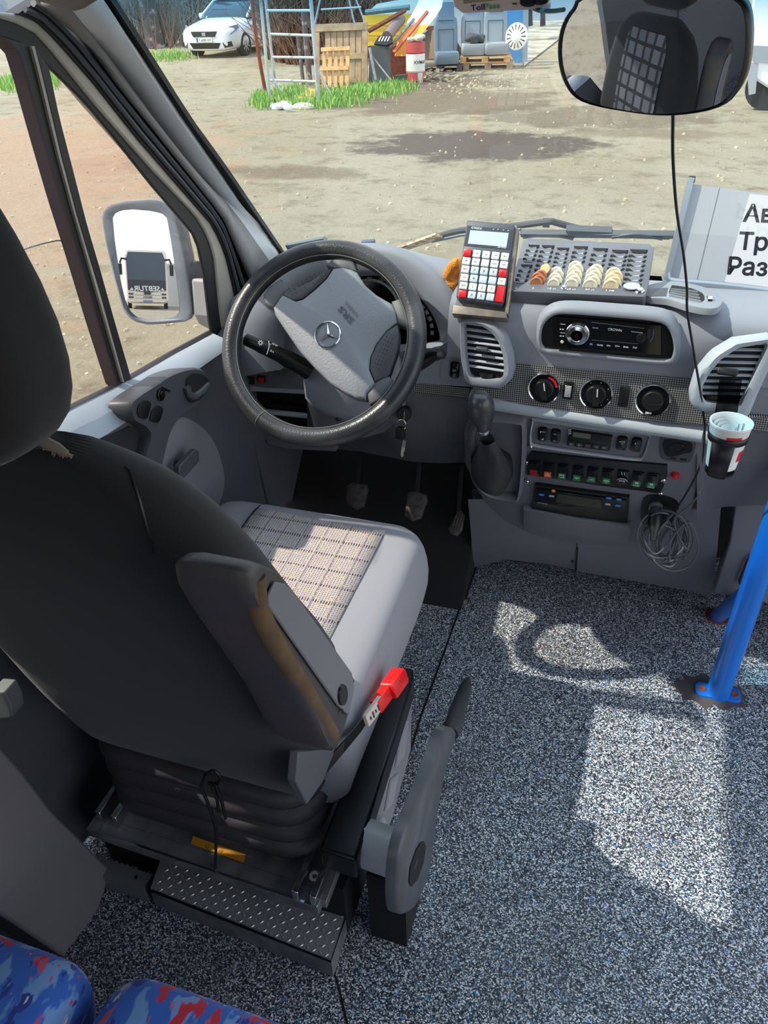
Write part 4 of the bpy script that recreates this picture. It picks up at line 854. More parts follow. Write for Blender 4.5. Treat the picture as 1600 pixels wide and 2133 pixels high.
for x, y in ((1028, 478), (1038, 478.5), (1049, 479.5), (1059, 480.5)): b.ball(FK.w(x, y, .0012), .0013, 6)
b.build('lettering', M['ink'], cal)
M['key_w'] = mat('white key', (226, 228, 226), .4); M['key_b'] = mat('pale blue key', (196, 214, 220), .4)
rows = [['R', '+%', '-%', '↑D+', 'SH'], ['PF', 'D1', '', '↓D3', 'D4'], ['RFN', '7', '8', '9', 'rCL'], ['VO', '4', '', '', 'STL'], ['AMT', '1', '2', '3', 'E'], ['R', 'X', '0', '.', None]]
c00, c04, c50, c54 = (974, 527.5), (1052, 535.5), (964, 613), (1041, 622)
for r, row in enumerate(rows):
    for c, s in enumerate(row):
        if s is None: continue
        A = lerp2(c00, c04, c/4); B = lerp2(c50, c54, c/4); x, y = lerp2(A, B, r/5)
        if s == 'E': x, y = lerp2(lerp2(c04, c54, .8), c54, .5)
        fk = FK.at(x, y); col = 'red' if s in ('R', 'E', 'rCL') else ('key_b' if (r >= 2 and c in (1, 2, 3) and not (r == 4)) else 'key_w')
        b = MB(); b.fprism(fk, rrect(.0155, .0145 if s != 'E' else .0325, .0012, 3), 0, .0045, 0, .001)
        t = s[1:] if s == 'rCL' else ('' if s in ('R', 'E') else s)
        if t: b.text(t, fk, h=.0052 if len(t) == 1 and t != '.' else (.0012 if t == '.' else .0034), c=.0048, mat=1)
        b.build('key', [M[col], M['dark_ink']], cal, label={'red': 'red key', 'key_b': 'pale blue key', 'key_w': 'white key'}[col])

# orange glove tucked behind the register
gl = MB(); random.seed(3)
for L in (((946, 560), (936, 566), (932, 580)), ((950, 596), (936, 592), (931, 602)), ((956, 548), (944, 553), (938, 562)), ((950, 606), (942, 612), (936, 606))): gl.tube(spline([on(x, y, 'y', 1.63) for x, y in L], 4), .0115, 8)
for c, rr in (((952, 573), .028), ((948, 598), .02), ((952, 555), .02), ((958, 590), .028)):
    p = on(c[0], c[1], 'y', 1.66); gl.ball(p, (rr*.8, rr*.8, rr), 14)
gl = gl.build('work_glove', mat('orange knit', (240, 150, 62), .95, bump=(500, 1.0, .003)), None, angle=80); tag(gl, 'crumpled orange knitted work glove tucked behind the cash register', 'glove')
gl.modifiers.new('r', 'REMESH').voxel_size = .0045
# ------------------------------------------------------------------ coin tray with coins
TC = [on(1150, 498, 'y', 1.80), on(1363, 512, 'y', 1.80), on(1345, 616, 'y', 1.60), on(1063, 606, 'y', 1.60)]
TL = [on(1092, 494, 'y', 1.80)]
pl0 = on(1063, 606, 'y', 1.55); pr0 = on(1345, 617, 'y', 1.55); pb0 = on(1092, 495, 'y', 1.745)
nn = (pr0-pl0).cross(pb0-pl0).normalized()
if nn.z < 0: nn = -nn
FTr = Frame(pl0, pr0-pl0, nn)
tray = thing('coin_tray', 'black plastic coin tray with seven slotted columns on top of dashboard', 'coin tray', (pl0+pr0)/2)
def tp(x, y): return FTr.px(x, y)
b = MB(); TO = [tp(*p) for p in [(1060, 606), (1090, 500), (1097, 496), (1355, 508), (1363, 516), (1347, 612), (1340, 618)]]
b.fprism(FTr, TO, -.026, 0, 0, .002); b.build('tray_body', mat('tray top', (100, 103, 109), .3, bump=(900, .2, .0004)), tray)
cols = [((1100, 592, 1118, 510), 7, 0), ((1120, 591, 1140, 512), 7, 4), ((1156, 593, 1172, 517), 7, 5), ((1191, 595, 1208, 514), 7, 7), ((1231, 597, 1250, 518), 7, 6), ((1274, 600, 1291, 522), 7, 5), ((1318, 600, 1332, 520), 7, 0)]
colx = [((1084, 590), (1112, 512)), ((1119, 592), (1142, 513)), ((1155, 594), (1173, 518)), ((1192, 596), (1210, 515)), ((1231, 598), (1251, 519)), ((1274, 600), (1292, 523)), ((1316, 600), (1331, 522))]
rad_ = [.0115, .0128, .0120, .0138, .0145, .0155, .0165]
ncoin = [0, 4, 5, 7, 6, 5, 0]
M['coin_c'] = mat('copper coin', (206, 140, 98), .4, .25, vary=((160, 98, 66), 90, .4, .7)); M['coin_b'] = mat('pale brass coin', (238, 234, 214), .45, .0, vary=((206, 198, 168), 90, .4, .7)); M['coin_g'] = mat('golden coin', (242, 228, 190), .45, .0, vary=((214, 190, 146), 90, .4, .7))
sl = MB(); gr = MB(); hl = MB()
proto = {}
names = ['', 'copper', 'pale small', 'pale', 'pale larger', 'golden', '']
for ci, ((A, B), r, nc) in enumerate(zip(colx, rad_, ncoin)):
    a = Vector((*tp(*A), 0)); e = Vector((*tp(*B), 0)); d = (e-a); Ld = d.length; d.normalize()
    nslot = 7
    q0 = 0 if nc == 0 else (nc*(.0104 if ci != 1 else .0085) + .004)/Ld
    segs = [(q0, 1.0)] if ci else [(0, .46), (.55, 1.0)]
    fu, fv = FTr.u*d.y - FTr.v*d.x, FTr.u*d.x + FTr.v*d.y
    for s0, s1 in segs:
        m_ = max(1, round((s1-s0)*8)); st = (s1-s0)*Ld/m_; B0 = a + d*(s0*Ld); fk = Frame(FTr.p(B0.x, B0.y, 0), fu, FTr.n); T_ = (s1-s0)*Ld
        gr.fprism(fk, [(-r*.72, 0), (r*.72, 0), (r*.78, T_*.9), (-r*.78, T_*.9)], .0, .0011)
        sl.fprism(fk, [(-r*1.05, T_+.001), (r*1.05, T_+.001)] + [(x, y+T_) for x, y in ell(r*.92, r*.80, 9, 360, 180)], .0, .0020)
        for k in range(m_):
            y = st*(k+.45)
            if k < m_-1: sl.fprism(fk, [(-r*1.1, y+st*.42), (-r*.62, y+st*.42), (-r*.2, y-st*.12), (-r*.75, y-st*.02), (-r*1.1, y+st*.12)], .0, .0018)
            sl.fprism(fk, [(r*1.08, y+st*.36), (r*.85, y+st*.36), (r*.55, y-st*.06), (r*.95, y-st*.02)], .0, .0018)
            hl.fprism(fk, [(-r*.2, y-st*.14), (r*.55, y-st*.08), (r*.62, y+st*.14), (r*.1, y+st*.02)], .0, .0016)
    if nc:
        m = 'coin_c' if ci == 1 else ('coin_g' if ci == 5 else 'coin_b')
        if m not in proto or True:
            q = MB(); fz = Frame((0, 0, 0), (1, 0, 0), (0, 0, 1)); q.lathe(fz, [(.0004, 0), (r*.80, 0), (r*.82, .0003), (r*.97, .0003), (r, .0006), (r, .0092), (r*.97, .0098), (r*.82, .0098), (r*.80, .0094), (.0004, .0094)], 32)
            po = q.build('coin_stack', M[m], None); 
        for k in range(nc):
            o = po if k == 0 else po.copy()
            if k: COL.objects.link(o)
            step = .0104 if ci != 1 else .0085
            c = a + d*(.006 + k*step + .002)
            nrm = (FTr.v*-.955 + FTr.n*.30).normalized(); c = c + Vector((d.y, -d.x, 0))*(.0022*(1 if k % 2 else -1)); fk = Frame(FTr.p(c.x, c.y, -.002), FTr.u*d.y - FTr.v*d.x, nrm)
            o.matrix_world = Matrix(((fk.u.x, fk.v.x, fk.n.x, fk.o.x), (fk.u.y, fk.v.y, fk.n.y, fk.o.y), (fk.u.z, fk.v.z, fk.n.z, fk.o.z), (0, 0, 0, 1)))
            wh = {1: 'stack of copper coins in the column marked 5 of coin tray', 2: 'stack of pale small coins in the column marked 10 of coin tray', 3: 'stack of pale coins in the tallest column of coin tray', 4: 'stack of pale coins in the column marked 50 of coin tray', 5: 'stack of golden coins in the column marked 1 of coin tray'}[ci]
            pos = 'frontmost ' if k == 0 else ('rearmost ' if k == nc-1 else ['', 'second ', 'third ', 'fourth ', 'fifth ', 'sixth '][k])
            tag(o, pos + wh + (', from front' if pos not in ('frontmost ', 'rearmost ') else ''), 'coins', 'coin stacks standing in the coin tray')
q = MB(); f_ = FTr.at(1135, 562, .006); f_ = Frame(f_.o, (1, -.4, 0), (-.45, -.6, .6)); q.lathe(f_, [(.0004, 0), (.0125, 0), (.0125, .0022), (.0004, .0022)], 32); tag(q.build('coin', M['coin_c']), 'loose copper coin tilted against the copper column of coin tray', 'coin')
sl.build('slot', M['black_matt'], tray); gr.build('slot_rest', mat('slot rest', (104, 108, 114), .35), tray, angle=50); hl.build('slot_shine', mat('slot shine', (176, 180, 184), .3), tray)  # pale slivers paint the curved shine into the slots
b = MB()
for st, x, y in (('2', 1075, 599), ('5', 1111, 600), ('10 ct', 1150, 601), ('20 ct', 1190, 602), ('50 ct', 1229, 603), ('1 лв', 1271, 605)): b.text(st, FTr.at(x, y, .0008), h=.0062)
b.build('lettering', M['ink'], tray)
for x, y, r in ((1175, 601, .005), (1333, 607, .0075)):
    fk = FTr.at(x, y, .0); b = MB(); b.lathe(fk, [(r*1.25, 0), (r*1.25, .002), (r*.85, .0025), (r*.8, .006), (r*.3, .0068), (.0004, .0068)], 6 if r > .006 else 14); b.build('bolt', M['chrome'], tray)
q = MB(); fk = FTr.at(1316, 598, .004); fk = Frame(fk.o, FTr.u, FTr.n*.8-FTr.v*.3); q.lathe(fk, [(.0004, 0), (.016, 0), (.0165, .002), (.016, .004), (.0004, .004)], 32, sy=.5); tag(q.build('metal_token', M['chrome']), 'shiny oval metal token lying beside the bolt on coin tray', 'token')

# ------------------------------------------------------------------ route sign with frame, standing on the dash
FSg = Frame(on(1420, 585, 'y', 1.80), on(1600, 600, 'y', 1.84)-on(1420, 585, 'y', 1.80), (.08, -.86, .50))
sgn = thing('route_sign', 'grey aluminium route sign with black lettering standing on right of dashboard', 'sign', on(1420, 590, 'y', 1.8))
b = MB(); b.fprism(FSg, lp(FSg, [(1440, 383), (1620, 407), (1860, 440), (1820, 650), (1600, 608), (1395, 578)]), -.004, 0); b.build('sign_board', mat('sign board', (172, 176, 182), .4, .2), sgn)
b = MB(); b.fprism(FSg, lp(FSg, [(1562, 404), (1620, 410), (1860, 442), (1825, 646), (1600, 604), (1508, 592)]), .0, .0012); b.build('paper_insert', mat('paper insert', (196, 198, 202), .7), sgn)
b = MB()
for (x0, y0), (x1, y1) in (((1499, 392), (1451, 588)),): b.bar(FSg.w(x0, y0, .0004), FSg.w(x1, y1, .0004), .0008, .0004, up=FSg.n)
b.build('panel_joint', M['gray_plastic'], sgn)
b = MB(); b.bar(FSg.w(1440, 372, .006), FSg.w(1389, 575, .006), .012, .014, up=FSg.n); b.tube(spline([FSg.w(x, y, .008) for x, y in ((1388, 570), (1390, 582), (1405, 588), (1480, 594), (1600, 608), (1800, 640))], 4), .010, 10); b.build('sign_frame', mat('aluminium frame', (168, 176, 184), .35, .7), sgn, angle=50)
b = MB(); b.box(FSg.w(1441, 374, .006), (.013, .012, .011), FSg); b.build('frame_mouth', M['dark_ink'], sgn)
def sign_text(st, x, y, h, k):
    f = FSg.at(x, y, .0016); vs, fs, d = text_geo(st, True)
    return b.add([f.p((v.x+d[0]/2)*h/k, v.y*h/k, 0) for v in vs], fs)
b = MB()
for st, x, y, hp in (('Ав', 1549, 442, 38), ('Тре', 1538, 500, 38), ('Раз', 1517, 552, 38)):
    hh = (Vector(FSg.px(x, y-19)) - Vector(FSg.px(x, y+19))).length
    vs, fs, d = text_geo('А', True); sign_text(st, x, y + (6 if st == 'Тре' else 1), hh, d[1])
b.build('lettering', mat('black letters', (14, 14, 16), .5), sgn)

# ------------------------------------------------------------------ interior mirror, toll box, cables
IM = [(1165, 120), (1170, 60), (1195, 15), (1235, -12), (1480, -22), (1540, -6), (1562, 30), (1563, 110), (1545, 180), (1500, 222), (1400, 239), (1300, 230), (1215, 210), (1180, 175)]
mc = on(1365, 115, 'y', 1.13)
def reflect_normal(p, target): return ((CAM-p).normalized() + (V(target)-p).normalized()).normalized()
nM = reflect_normal(mc, V((-.58, .62, 1.0)))
FM = Frame(mc, (1, 0, 0), nM)
mir = thing('rear_view_mirror', 'large rounded black interior mirror reflecting driver seat, above the route sign', 'mirror', mc)
P = lp(FM, smooth2(IM, 4)); cx = sum(p[0] for p in P)/len(P); cy = sum(p[1] for p in P)/len(P)
sc = lambda k: [(cx+(a-cx)*k, cy+(c-cy)*k) for a, c in P]
b = MB(); b.loft([[FM.p(a, c, -.035) for a, c in sc(.8)], [FM.p(a, c, -.012) for a, c in sc(.99)], [FM.p(a, c, .003) for a, c in sc(1.0)], [FM.p(a, c, .005) for a, c in sc(.985)], [FM.p(a, c, .0) for a, c in sc(.945)]], True, True); b.build('mirror_housing', M['black'], mir, angle=50)
RM = .95; b = MB(); n = len(P); rings = [[FM.p(a, c, .0012 + sqrt(RM*RM-(a-cx)**2-(c-cy)**2) - sqrt(RM*RM-.014)) for a, c in sc(k)] for k in (.955, .9, .8, .7, .6, .5, .4, .3, .2, .1, .02)]
b.loft([[FM.p(a, c, -.004) for a, c in sc(.955)]] + rings, True, True); b.build('mirror_glass', mat('inside mirror', (222, 226, 232), .0, 1.0), mir, angle=60)
b = MB(); b.tube([FM.p(.0, .05, -.03), FM.p(.0, .12, -.06), V((mc.x, 1.22, 1.60))], .012, 10); b.build('mirror_arm', M['black'], mir)
tb = thing('toll_box', 'white toll transponder box hanging at the top of windscreen', 'toll box', on(1040, 20, 'y', 1.26))
FB = Frame(on(1040, 10, 'y', 1.24), (1, 0, 0), (0, -.9, -.35))
b = MB(); b.fprism(FB, lp(FB, [(935, -30), (1160, -60), (1143, 12), (1130, 20), (962, 29), (945, 15)]), -.02, 0, 0, .004); b.build('box_case', mat('toll box', (214, 200, 190), .5), tb)
b = MB(); b.fprism(FB, lp(FB, [(962, -30), (1060, -40), (1052, -2), (966, 7)]), -.001, .0012); b.build('box_window', mat('box window', (150, 136, 126), .4), tb)
b = MB(); f = FB.at(997, 17, .001).rot(radians(2)); b.text('Toll', FB.at(995, 15.5, .001).rot(radians(3)), h=.0075, w=.019, bold=True); b.text('Pass', FB.at(1025, 12.5, .001).rot(radians(3)), h=.0072, w=.0215, bold=True, mat=1); b.build('lettering', [mat('navy letters', (36, 44, 100), .5), mat('green letters', (104, 152, 110), .5)], tb)
for x, y in ((1101, 3), (1125, -1)):
    b = MB(); b.fprism(FB.at(x, y), ell(.0115, .006, 18), 0, .003, 0, .001); b.build('button', M['black'], tb)
b = MB(); b.box(FB.w(1072, 8, .001), (.006, .0015, .0006), FB); b.build('slot', M['black'], tb)
b = MB(); b.tube(spline([on(x, y, 'y', yy) for x, y, yy in ((1105, 14, 1.25), (1125, 22, 1.24), (1150, 23, 1.22), (1175, 20, 1.20))], 5), .0028, 8); tag(b.build('green_cable', mat('green cable', (28, 92, 96), .4)), 'short green cable running from the toll box to rear-view mirror', 'cable')
cab = MB(); CB = [(1402, 236, 1.16), (1402, 330, 1.20), (1410, 440, 1.28), (1424, 530, 1.36), (1431, 600, 1.40), (1432, 650, 1.42), (1445, 730, 1.45), (1458, 810, 1.46), (1466, 868, 1.46), (1468, 900, 1.47), (1462, 960, 1.52), (1440, 1010, 1.55), (1410, 1060, 1.58), (1395, 1095, 1.60)]
cab.tube(spline([on(x, y, 'y', yy) for x, y, yy in CB], 6), .0022, 8); tag(cab.build('hanging_cable', M['black']), 'thin black cable hanging from the rear-view mirror past the radio', 'cable')
# coiled charger lead
random.seed(11); co = MB(); L = [PLUG_END]
ctr = on(1395, 1120, 'y', 1.60)
for k in range(11):
    cx_, cy_ = 1392+random.uniform(-12, 12), 1118+random.uniform(-10, 18); ra, rb = random.uniform(26, 56), random.uniform(34, 62); tl = random.uniform(-.5, .5); ph = random.uniform(.5, 1.0)
    for q in range(9):
        a = 2*pi*(q/9+.25)*(1 if k % 3 else -1); u_, v_ = ra*cos(a), rb*sin(a)
        L.append(on(cx_+u_*cos(tl)-v_*sin(tl), cy_+u_*sin(tl)+v_*cos(tl), 'y', 1.60 + .016*sin(a*2+k) - .003*(k % 4)))
for x, y, yy in ((1405, 1085, 1.58), (1440, 1050, 1.56), (1465, 1012, 1.53), (1460, 970, 1.51), (1464, 915, 1.48), (1472, 880, 1.46)): L.append(on(x, y, 'y', yy))
co.tube(spline(L, 5), .0021, 6); tag(co.build('charger_lead', mat('charger lead', (92, 95, 99), .4)), 'tangled black charger lead dangling in loops below the lighter socket', 'cable')

# ------------------------------------------------------------------ cup, holder, paper
cupc = on(1515, 915, 'y', 1.40); fcup = Frame(cupc, (1, 0, 0), (0, 0, 1))
S = (on(1561, 880, 'y', 1.40)-on(1470, 880, 'y', 1.40)).length/2
cup = thing('paper_cup', 'white paper cup with red print standing in the black cup holder', 'cup', cupc)
b = MB(); b.lathe(fcup, [(S*.74, -.055), (S*.99, .032), (S*1.03, .034), (S*1.03, .038), (S*.97, .038), (S*.93, .03), (S*.70, -.05), (.0004, -.05)], 40); b.build('cup_body', mat('paper cup', (232, 234, 230), .55), cup)
rr = lambda z: S*(.74+.25*(z+.055)/.087)+.0006
for a0, a1, z0, z1 in ((-100, -55, .012, .022), (-45, -15, -.035, -.012)):
    b = MB()
    A = [fcup.p(rr(z0)*cos(radians(t)), rr(z0)*sin(radians(t)), z0) for t in range(a0, a1+1, 5)]; B = [fcup.p(rr(z1)*cos(radians(t)), rr(z1)*sin(radians(t)), z1) for t in range(a0, a1+1, 5)]; b.loft([A, B], False, False); b.build('printed_band', M['red'], cup)
pp = MB(); 
for k in range(3): pp.loft([[fcup.p((S*.8-.004*k)*cos(radians(t))+.003*k, (S*.8-.004*k)*sin(radians(t)), z) for t in range(40+20*k, 330+10*k, 12)] for z in (-.02, .030-.004*k)], False, False)
tag(pp.build('rolled_paper', mat('paper', (240, 240, 238), .8)), 'roll of white paper slips stuffed into the paper cup', 'paper')
hol = thing('cup_holder', 'black plastic cup holder hooked on the right dashboard vent', 'cup holder', cupc)
b = MB(); Rh = lambda z: S*(.74+.25*(z+.055)/.087)+.0022
b.loft([[fcup.p(Rh(z)*cos(radians(t)), Rh(z)*sin(radians(t)), z) for t in range(0, 360, 10)] for z in (.002, .016)], True, False)
b.loft([[fcup.p(Rh(z)*cos(radians(t)), Rh(z)*sin(radians(t)), z) for t in range(-142, -66, 4)] for z in (-.072, .004)], False, False)
b.loft([[fcup.p(Rh(z)*cos(radians(t)), Rh(z)*sin(radians(t)), z) for t in range(20, 160, 10)] for z in (-.072, .004)], False, False)
b.lathe(fcup, [(.0005, -.066), (S*.72, -.066), (S*.72, -.070), (.0005, -.070)], 30); b.build('holder_ring', M['black'], hol, solid=.002, angle=50)
b = MB(); A = [on(x, y, 'y', yy) for x, y, yy in ((1500, 790, 1.475), (1497, 800, 1.466), (1494, 830, 1.462), (1489, 862, 1.445))]; B = [on(x, y, 'y', yy) for x, y, yy in ((1546, 790, 1.475), (1545, 800, 1.466), (1541, 830, 1.462), (1536, 862, 1.445))]
b.ribbon(A, B, (0, .002, -.001)); b.build('hanger_strap', glass('smoky strap', (.30, .30, .31), .6), hol, angle=60)
b = MB(); f = Frame(on(1516, 774, 'y', 1.465), (1, .02, -.05), (0, -.8, .6)); b.fprism(f, rrect(.037, .013, .005), -.006, .004, 0, .002); b.build('hook', M['black'], hol)

# ------------------------------------------------------------------ blue handrail
FL0 = on(1495, 1445, 'z', 0)
hr = thing('handrail', 'blue painted steel handrail bolted to the floor on the right', 'handrail', FL0)
ptop = on(1625, 1060, 'y', FL0.y+.03); pbot = V((FL0.x, FL0.y, .0))
dv = (ptop-pbot); ptop2 = pbot + dv*(1.30/dv.z)
b = MB(); b.tube([pbot, ptop2], .0275, 20); b.build('post', M['blue_paint'], hr)
be = on(1495, 1283, 'z', .01); bs = pbot + dv*(.30/dv.z)
bs = on(1600, 1200, 'y', lerp(pbot.y, ptop.y, .6))
b = MB(); b.tube([be, bs], .020, 16); b.build('brace', M['blue_paint'], hr)
b = MB(); f = Frame(pbot+V((0, 0, .0)), on(1540, 1452, 'z', 0)-on(1452, 1436, 'z', 0), (0, 0, 1)); w = (on(1545, 1455, 'z', 0)-on(1450, 1433, 'z', 0)).length; b.fprism(f, rrect(w, .045, .014), .0, .008, 0, .001); fo = b.build('foot_plate', M['blue_paint'], hr)
for s in (-.36, .36): b = MB(); b.lathe(Frame(f.p(w*s, 0, .008), f.u, f.n), [(.010, 0), (.009, .002), (.004, .002), (.0005, .0005)], 14); b.build('bolt', M['rust'], fo)
b = MB(); b.lathe(Frame(on(1495, 1285, 'z', 0), (1, 0, 0), (0, 0, 1)), [(.033, 0), (.033, .004), (.0005, .004)], 20); b.build('foot_plate', M['rust'], hr)
q = MB(); f = Frame(V((FL0.x-.02, FL0.y, .001)), (1, 0, 0), (0, 0, 1)); q.fprism(f, [(a*(1+.2*sin(3*k)), c*(1+.25*cos(2.3*k))) for k, (a, c) in enumerate(ell(.085, .05, 30))], -.0005, .0006); q.build('floor_stain', mat('floor stain', (74, 70, 68), .8), fl)

# wipers outside the glass
def wiper(L, w): return spline([ws(x, y, off) for x, y, off in L], 5), w
wp = thing('wiper', 'long wiper arm with a rusty tip lying across the foot of windscreen', 'wiper', ws(1150, 490, -.02))
b = MB(); A = [(822, 523, -.02), (900, 497, -.03), (960, 480, -.035), (1060, 472, -.04), (1140, 462, -.04), (1160, 464, -.04), (1215, 478, -.035), (1300, 488, -.03), (1395, 492, -.02)]
b.tube(spline([ws(*p) for p in A], 4), .008, 8); b.build('arm', mat('worn black arm', (70, 72, 74), .5), wp)
b = MB(); b.bar(ws(822, 523, -.012), ws(915, 490, -.016), .022, .006, up=WSN); b.build('arm_cap', mat('rusty arm', (150, 116, 84), .8, vary=((226, 206, 172), 60, .42, .6)), wp)
b = MB(); b.bar(ws(1085, 486, -.018), ws(1405, 489, -.018), .018, .012, up=WSN); b.bar(ws(1180, 478, -.024), ws(1275, 482, -.024), .020, .014, up=WSN)
for x0, x1 in ((1090, 1195), (1275, 1380)): b.tube(spline([ws(x0, 494, -.01), ws((x0+x1)/2, 488, -.015), ws(x1, 497, -.01)], 4), .005, 6)
b.tube([ws(900, 503, -.014), ws(960, 490, -.014), ws(1085, 478, -.014)], .004, 6); b.build('blade', mat('wiper blade', (84, 92, 98), .5), wp)
b = MB(); b.box(ws(1138, 464, -.045), (.016, .022, .014), Frame((0, 0, 0), (1, 0, 0), WSN)); b.build('clip', M['gray_plastic'], wp)
# dark sheets lying on the dash behind the wheel
for L, lab, c in (([(594, 512), (672, 497), (680, 502), (640, 520), (600, 522)], 'small dark blue-grey folder lying on dashboard left behind steering wheel', (96, 108, 118)), ([(752, 505), (778, 503), (780, 514), (760, 516)], 'dark blue card lying on dashboard right behind steering wheel', (70, 92, 118))):
    f = Frame(on(L[0][0], L[0][1], 'y', 1.92), (1, 0, 0), (0, -.2, 1)); b = MB(); b.prism([on(x, y, 'y', 1.93) for x, y in L], (0, .012, .003)); tag(b.build('folder', mat('folder '+str(c[0]), c, .5)), lab, 'folder')
# sun visor corner
b = MB(); P = [on(x, y, 'y', 1.05) for x, y in ((-30, -40), (240, -60), (205, 0), (170, 22), (152, 27), (120, 18), (60, 2), (-30, -8))]; b.prism(P, (0, .03, .01)); tag(b.build('sun_visor', mat('visor vinyl', (112, 106, 102), .7), bevel=.006), 'grey sun visor folded up above the driver door', 'sun visor')
# ------------------------------------------------------------------ driver's seat
def plaid_material(name, axes, s=1.0):
    m = mat(name, (150, 142, 142), .9, sheen=.1); t, N, L, b = nodes(m)
    tc = N.new('ShaderNodeTexCoord'); sp = N.new('ShaderNodeSeparateXYZ'); L.new(tc.outputs['Object'], sp.inputs[0])
    def stripe(ax, period, width, off=0.0):
        a = N.new('ShaderNodeMath'); a.operation = 'MULTIPLY_ADD'; a.inputs[1].default_value = 1/period; a.inputs[2].default_value = 50+off; L.new(sp.outputs[ax], a.inputs[0])
        f = N.new('ShaderNodeMath'); f.operation = 'FRACT'; L.new(a.outputs[0], f.inputs[0])
        g = N.new('ShaderNodeMath'); g.operation = 'LESS_THAN'; g.inputs[1].default_value = width; L.new(f.outputs[0], g.inputs[0]); return g
    def mul(a, c, op='MULTIPLY'):
        q = N.new('ShaderNodeMath'); q.operation = op; L.new(a.outputs[0], q.inputs[0]); L.new(c.outputs[0], q.inputs[1]); return q
    def mix(fac, A, B):
        x = N.new('ShaderNodeMix'); x.data_type = 'RGBA'; L.new(fac.outputs[0], x.inputs['Factor'])
        if isinstance(A, tuple): x.inputs['A'].default_value = (*lin(A), 1)
        else: L.new(A.outputs['Result'], x.inputs['A'])
        x.inputs['B'].default_value = (*lin(B), 1); return x
    ax, ay = axes
    # weave: fine dark dots, a grid of dark bars one way and pale lines the other, yellow-green flecks
    w = mul(stripe(ax, .0056, .5), stripe(ay, .0050, .45))
    c = mix(w, (186, 178, 177), (92, 86, 89))
    bars = mul(stripe(ay, .044*s, .16), stripe(ax, .0056, .55)); c = mix(bars, c, (64, 61, 64))
    c = mix(stripe(ax, .046*s, .07), c, (120, 114, 116)); c = mix(stripe(ax, .046*s, .03, .03), c, (196, 188, 186))
    v = N.new('ShaderNodeTexVoronoi'); v.inputs['Scale'].default_value = 420; L.new(tc.outputs['Object'], v.inputs['Vector'])
    sc_ = N.new('ShaderNodeSeparateColor'); L.new(v.outputs['Color'], sc_.inputs[0])
    g = N.new('ShaderNodeMath'); g.operation = 'GREATER_THAN'; g.inputs[1].default_value = .955; L.new(sc_.outputs[0], g.inputs[0]); c = mix(g, c, (196, 194, 96))
    g2 = N.new('ShaderNodeMath'); g2.operation = 'GREATER_THAN'; g2.inputs[1].default_value = .93; L.new(sc_.outputs[1], g2.inputs[0]); c = mix(g2, c, (186, 150, 164))
    L.new(c.outputs['Result'], b.inputs['Base Color']); return m
def squares_material():
    m = mat('squared seat cloth', (96, 96, 98), .9); t, N, L, b = nodes(m)
    tc = N.new('ShaderNodeTexCoord'); mp = N.new('ShaderNodeMapping'); mp.inputs['Rotation'].default_value = (pi/2, 0, 0); L.new(tc.outputs['Object'], mp.inputs[0])
    br = N.new('ShaderNodeTexBrick'); br.offset = 0; br.inputs['Scale'].default_value = 1; br.inputs['Brick Width'].default_value = .050; br.inputs['Row Height'].default_value = .055; br.inputs['Mortar Size'].default_value = .007
    br.inputs['Color1'].default_value = (*lin((116, 115, 115)), 1); br.inputs['Color2'].default_value = (*lin((100, 100, 102)), 1); br.inputs['Mortar'].default_value = (*lin((50, 49, 50)), 1)
    L.new(mp.outputs[0], br.inputs[0]); L.new(br.outputs[0], b.inputs['Base Color']); return m
M['plaid'] = plaid_material('plaid seat cloth', ('X', 'Y')); M['squares'] = squares_material()
XS = -.606
seat = thing('driver_seat', 'dark driver seat with plaid grey cushion and folded-up armrest behind steering wheel', 'seat', (XS, .9, 0))
def rring(cx, cy, z, hw, hd, r, n=6, tilt=0.0):
    return [V((cx+a, cy+c, z + tilt*c)) for a, c in rrect(2*hw, 2*hd, r, n)]
# cushion: skirt and crown
def cush(y0, y1, z, hw, r, lift=0): cy = (y0+y1)/2; return [V((XS+a*(1.0 if c > -.2 else 1), cy+c, z+.06*c+lift)) for a, c in rrect(2*hw, y1-y0, r, 8)]
R = [cush(.76, 1.255, .255, .235, .05), cush(.75, 1.29, .30, .255, .06), cush(.75, 1.325, .38, .268, .07), cush(.75, 1.335, .43, .268, .075), cush(.75, 1.325, .470, .258, .075), cush(.76, 1.305, .488, .236, .07), cush(.78, 1.27, .493, .20, .06), cush(.85, 1.2, .4945, .10, .05)]
for q, ring in enumerate(R):
    for k, p in enumerate(ring):   # soft wrinkles in the cloth
        w = .004*sin(37*p.y+5*p.z*9) + .003*sin(61*p.x+40*p.y) + (.006*sin(75*p.y) if q < 3 else 0)
        ring[k] = p + V((w*.6*(1 if p.x > XS else -1), 0, w*.5 if q > 3 else 0))
b = MB(); b.loft(R, True, True); cu = b.build('cushion', M['cover_grey'], seat, angle=80, sub=1)
b = MB(); n = 16; rows = []
for j in range(n+1):
    y = lerp(.78, 1.318, j/n); rows.append([V((lerp(XS-.142, XS+.165, i/8)+.02*(y-1.05), y, .4965+.06*(y-1.04) - (.020*max(0, (y-1.25)/.068)**2))) for i in range(9)])
b.grid(rows); b.build('cushion_centre', M['plaid'], cu, angle=80, solid=.002)
b = MB(); b.tube([V((XS-.142+.02*(y-1.05), y, .4975+.06*(y-1.04)-(.020*max(0, (y-1.25)/.068)**2))) for y in [.8+.026*k for k in range(21)]], .0016, 6)
b.tube([V((XS+.25-.06*abs(t)**3, .80+.25*(t+1), .452+.03*t)) for t in [-1+.1*k for k in range(21)]], .0015, 6); b.build('seam', M['black'], cu)
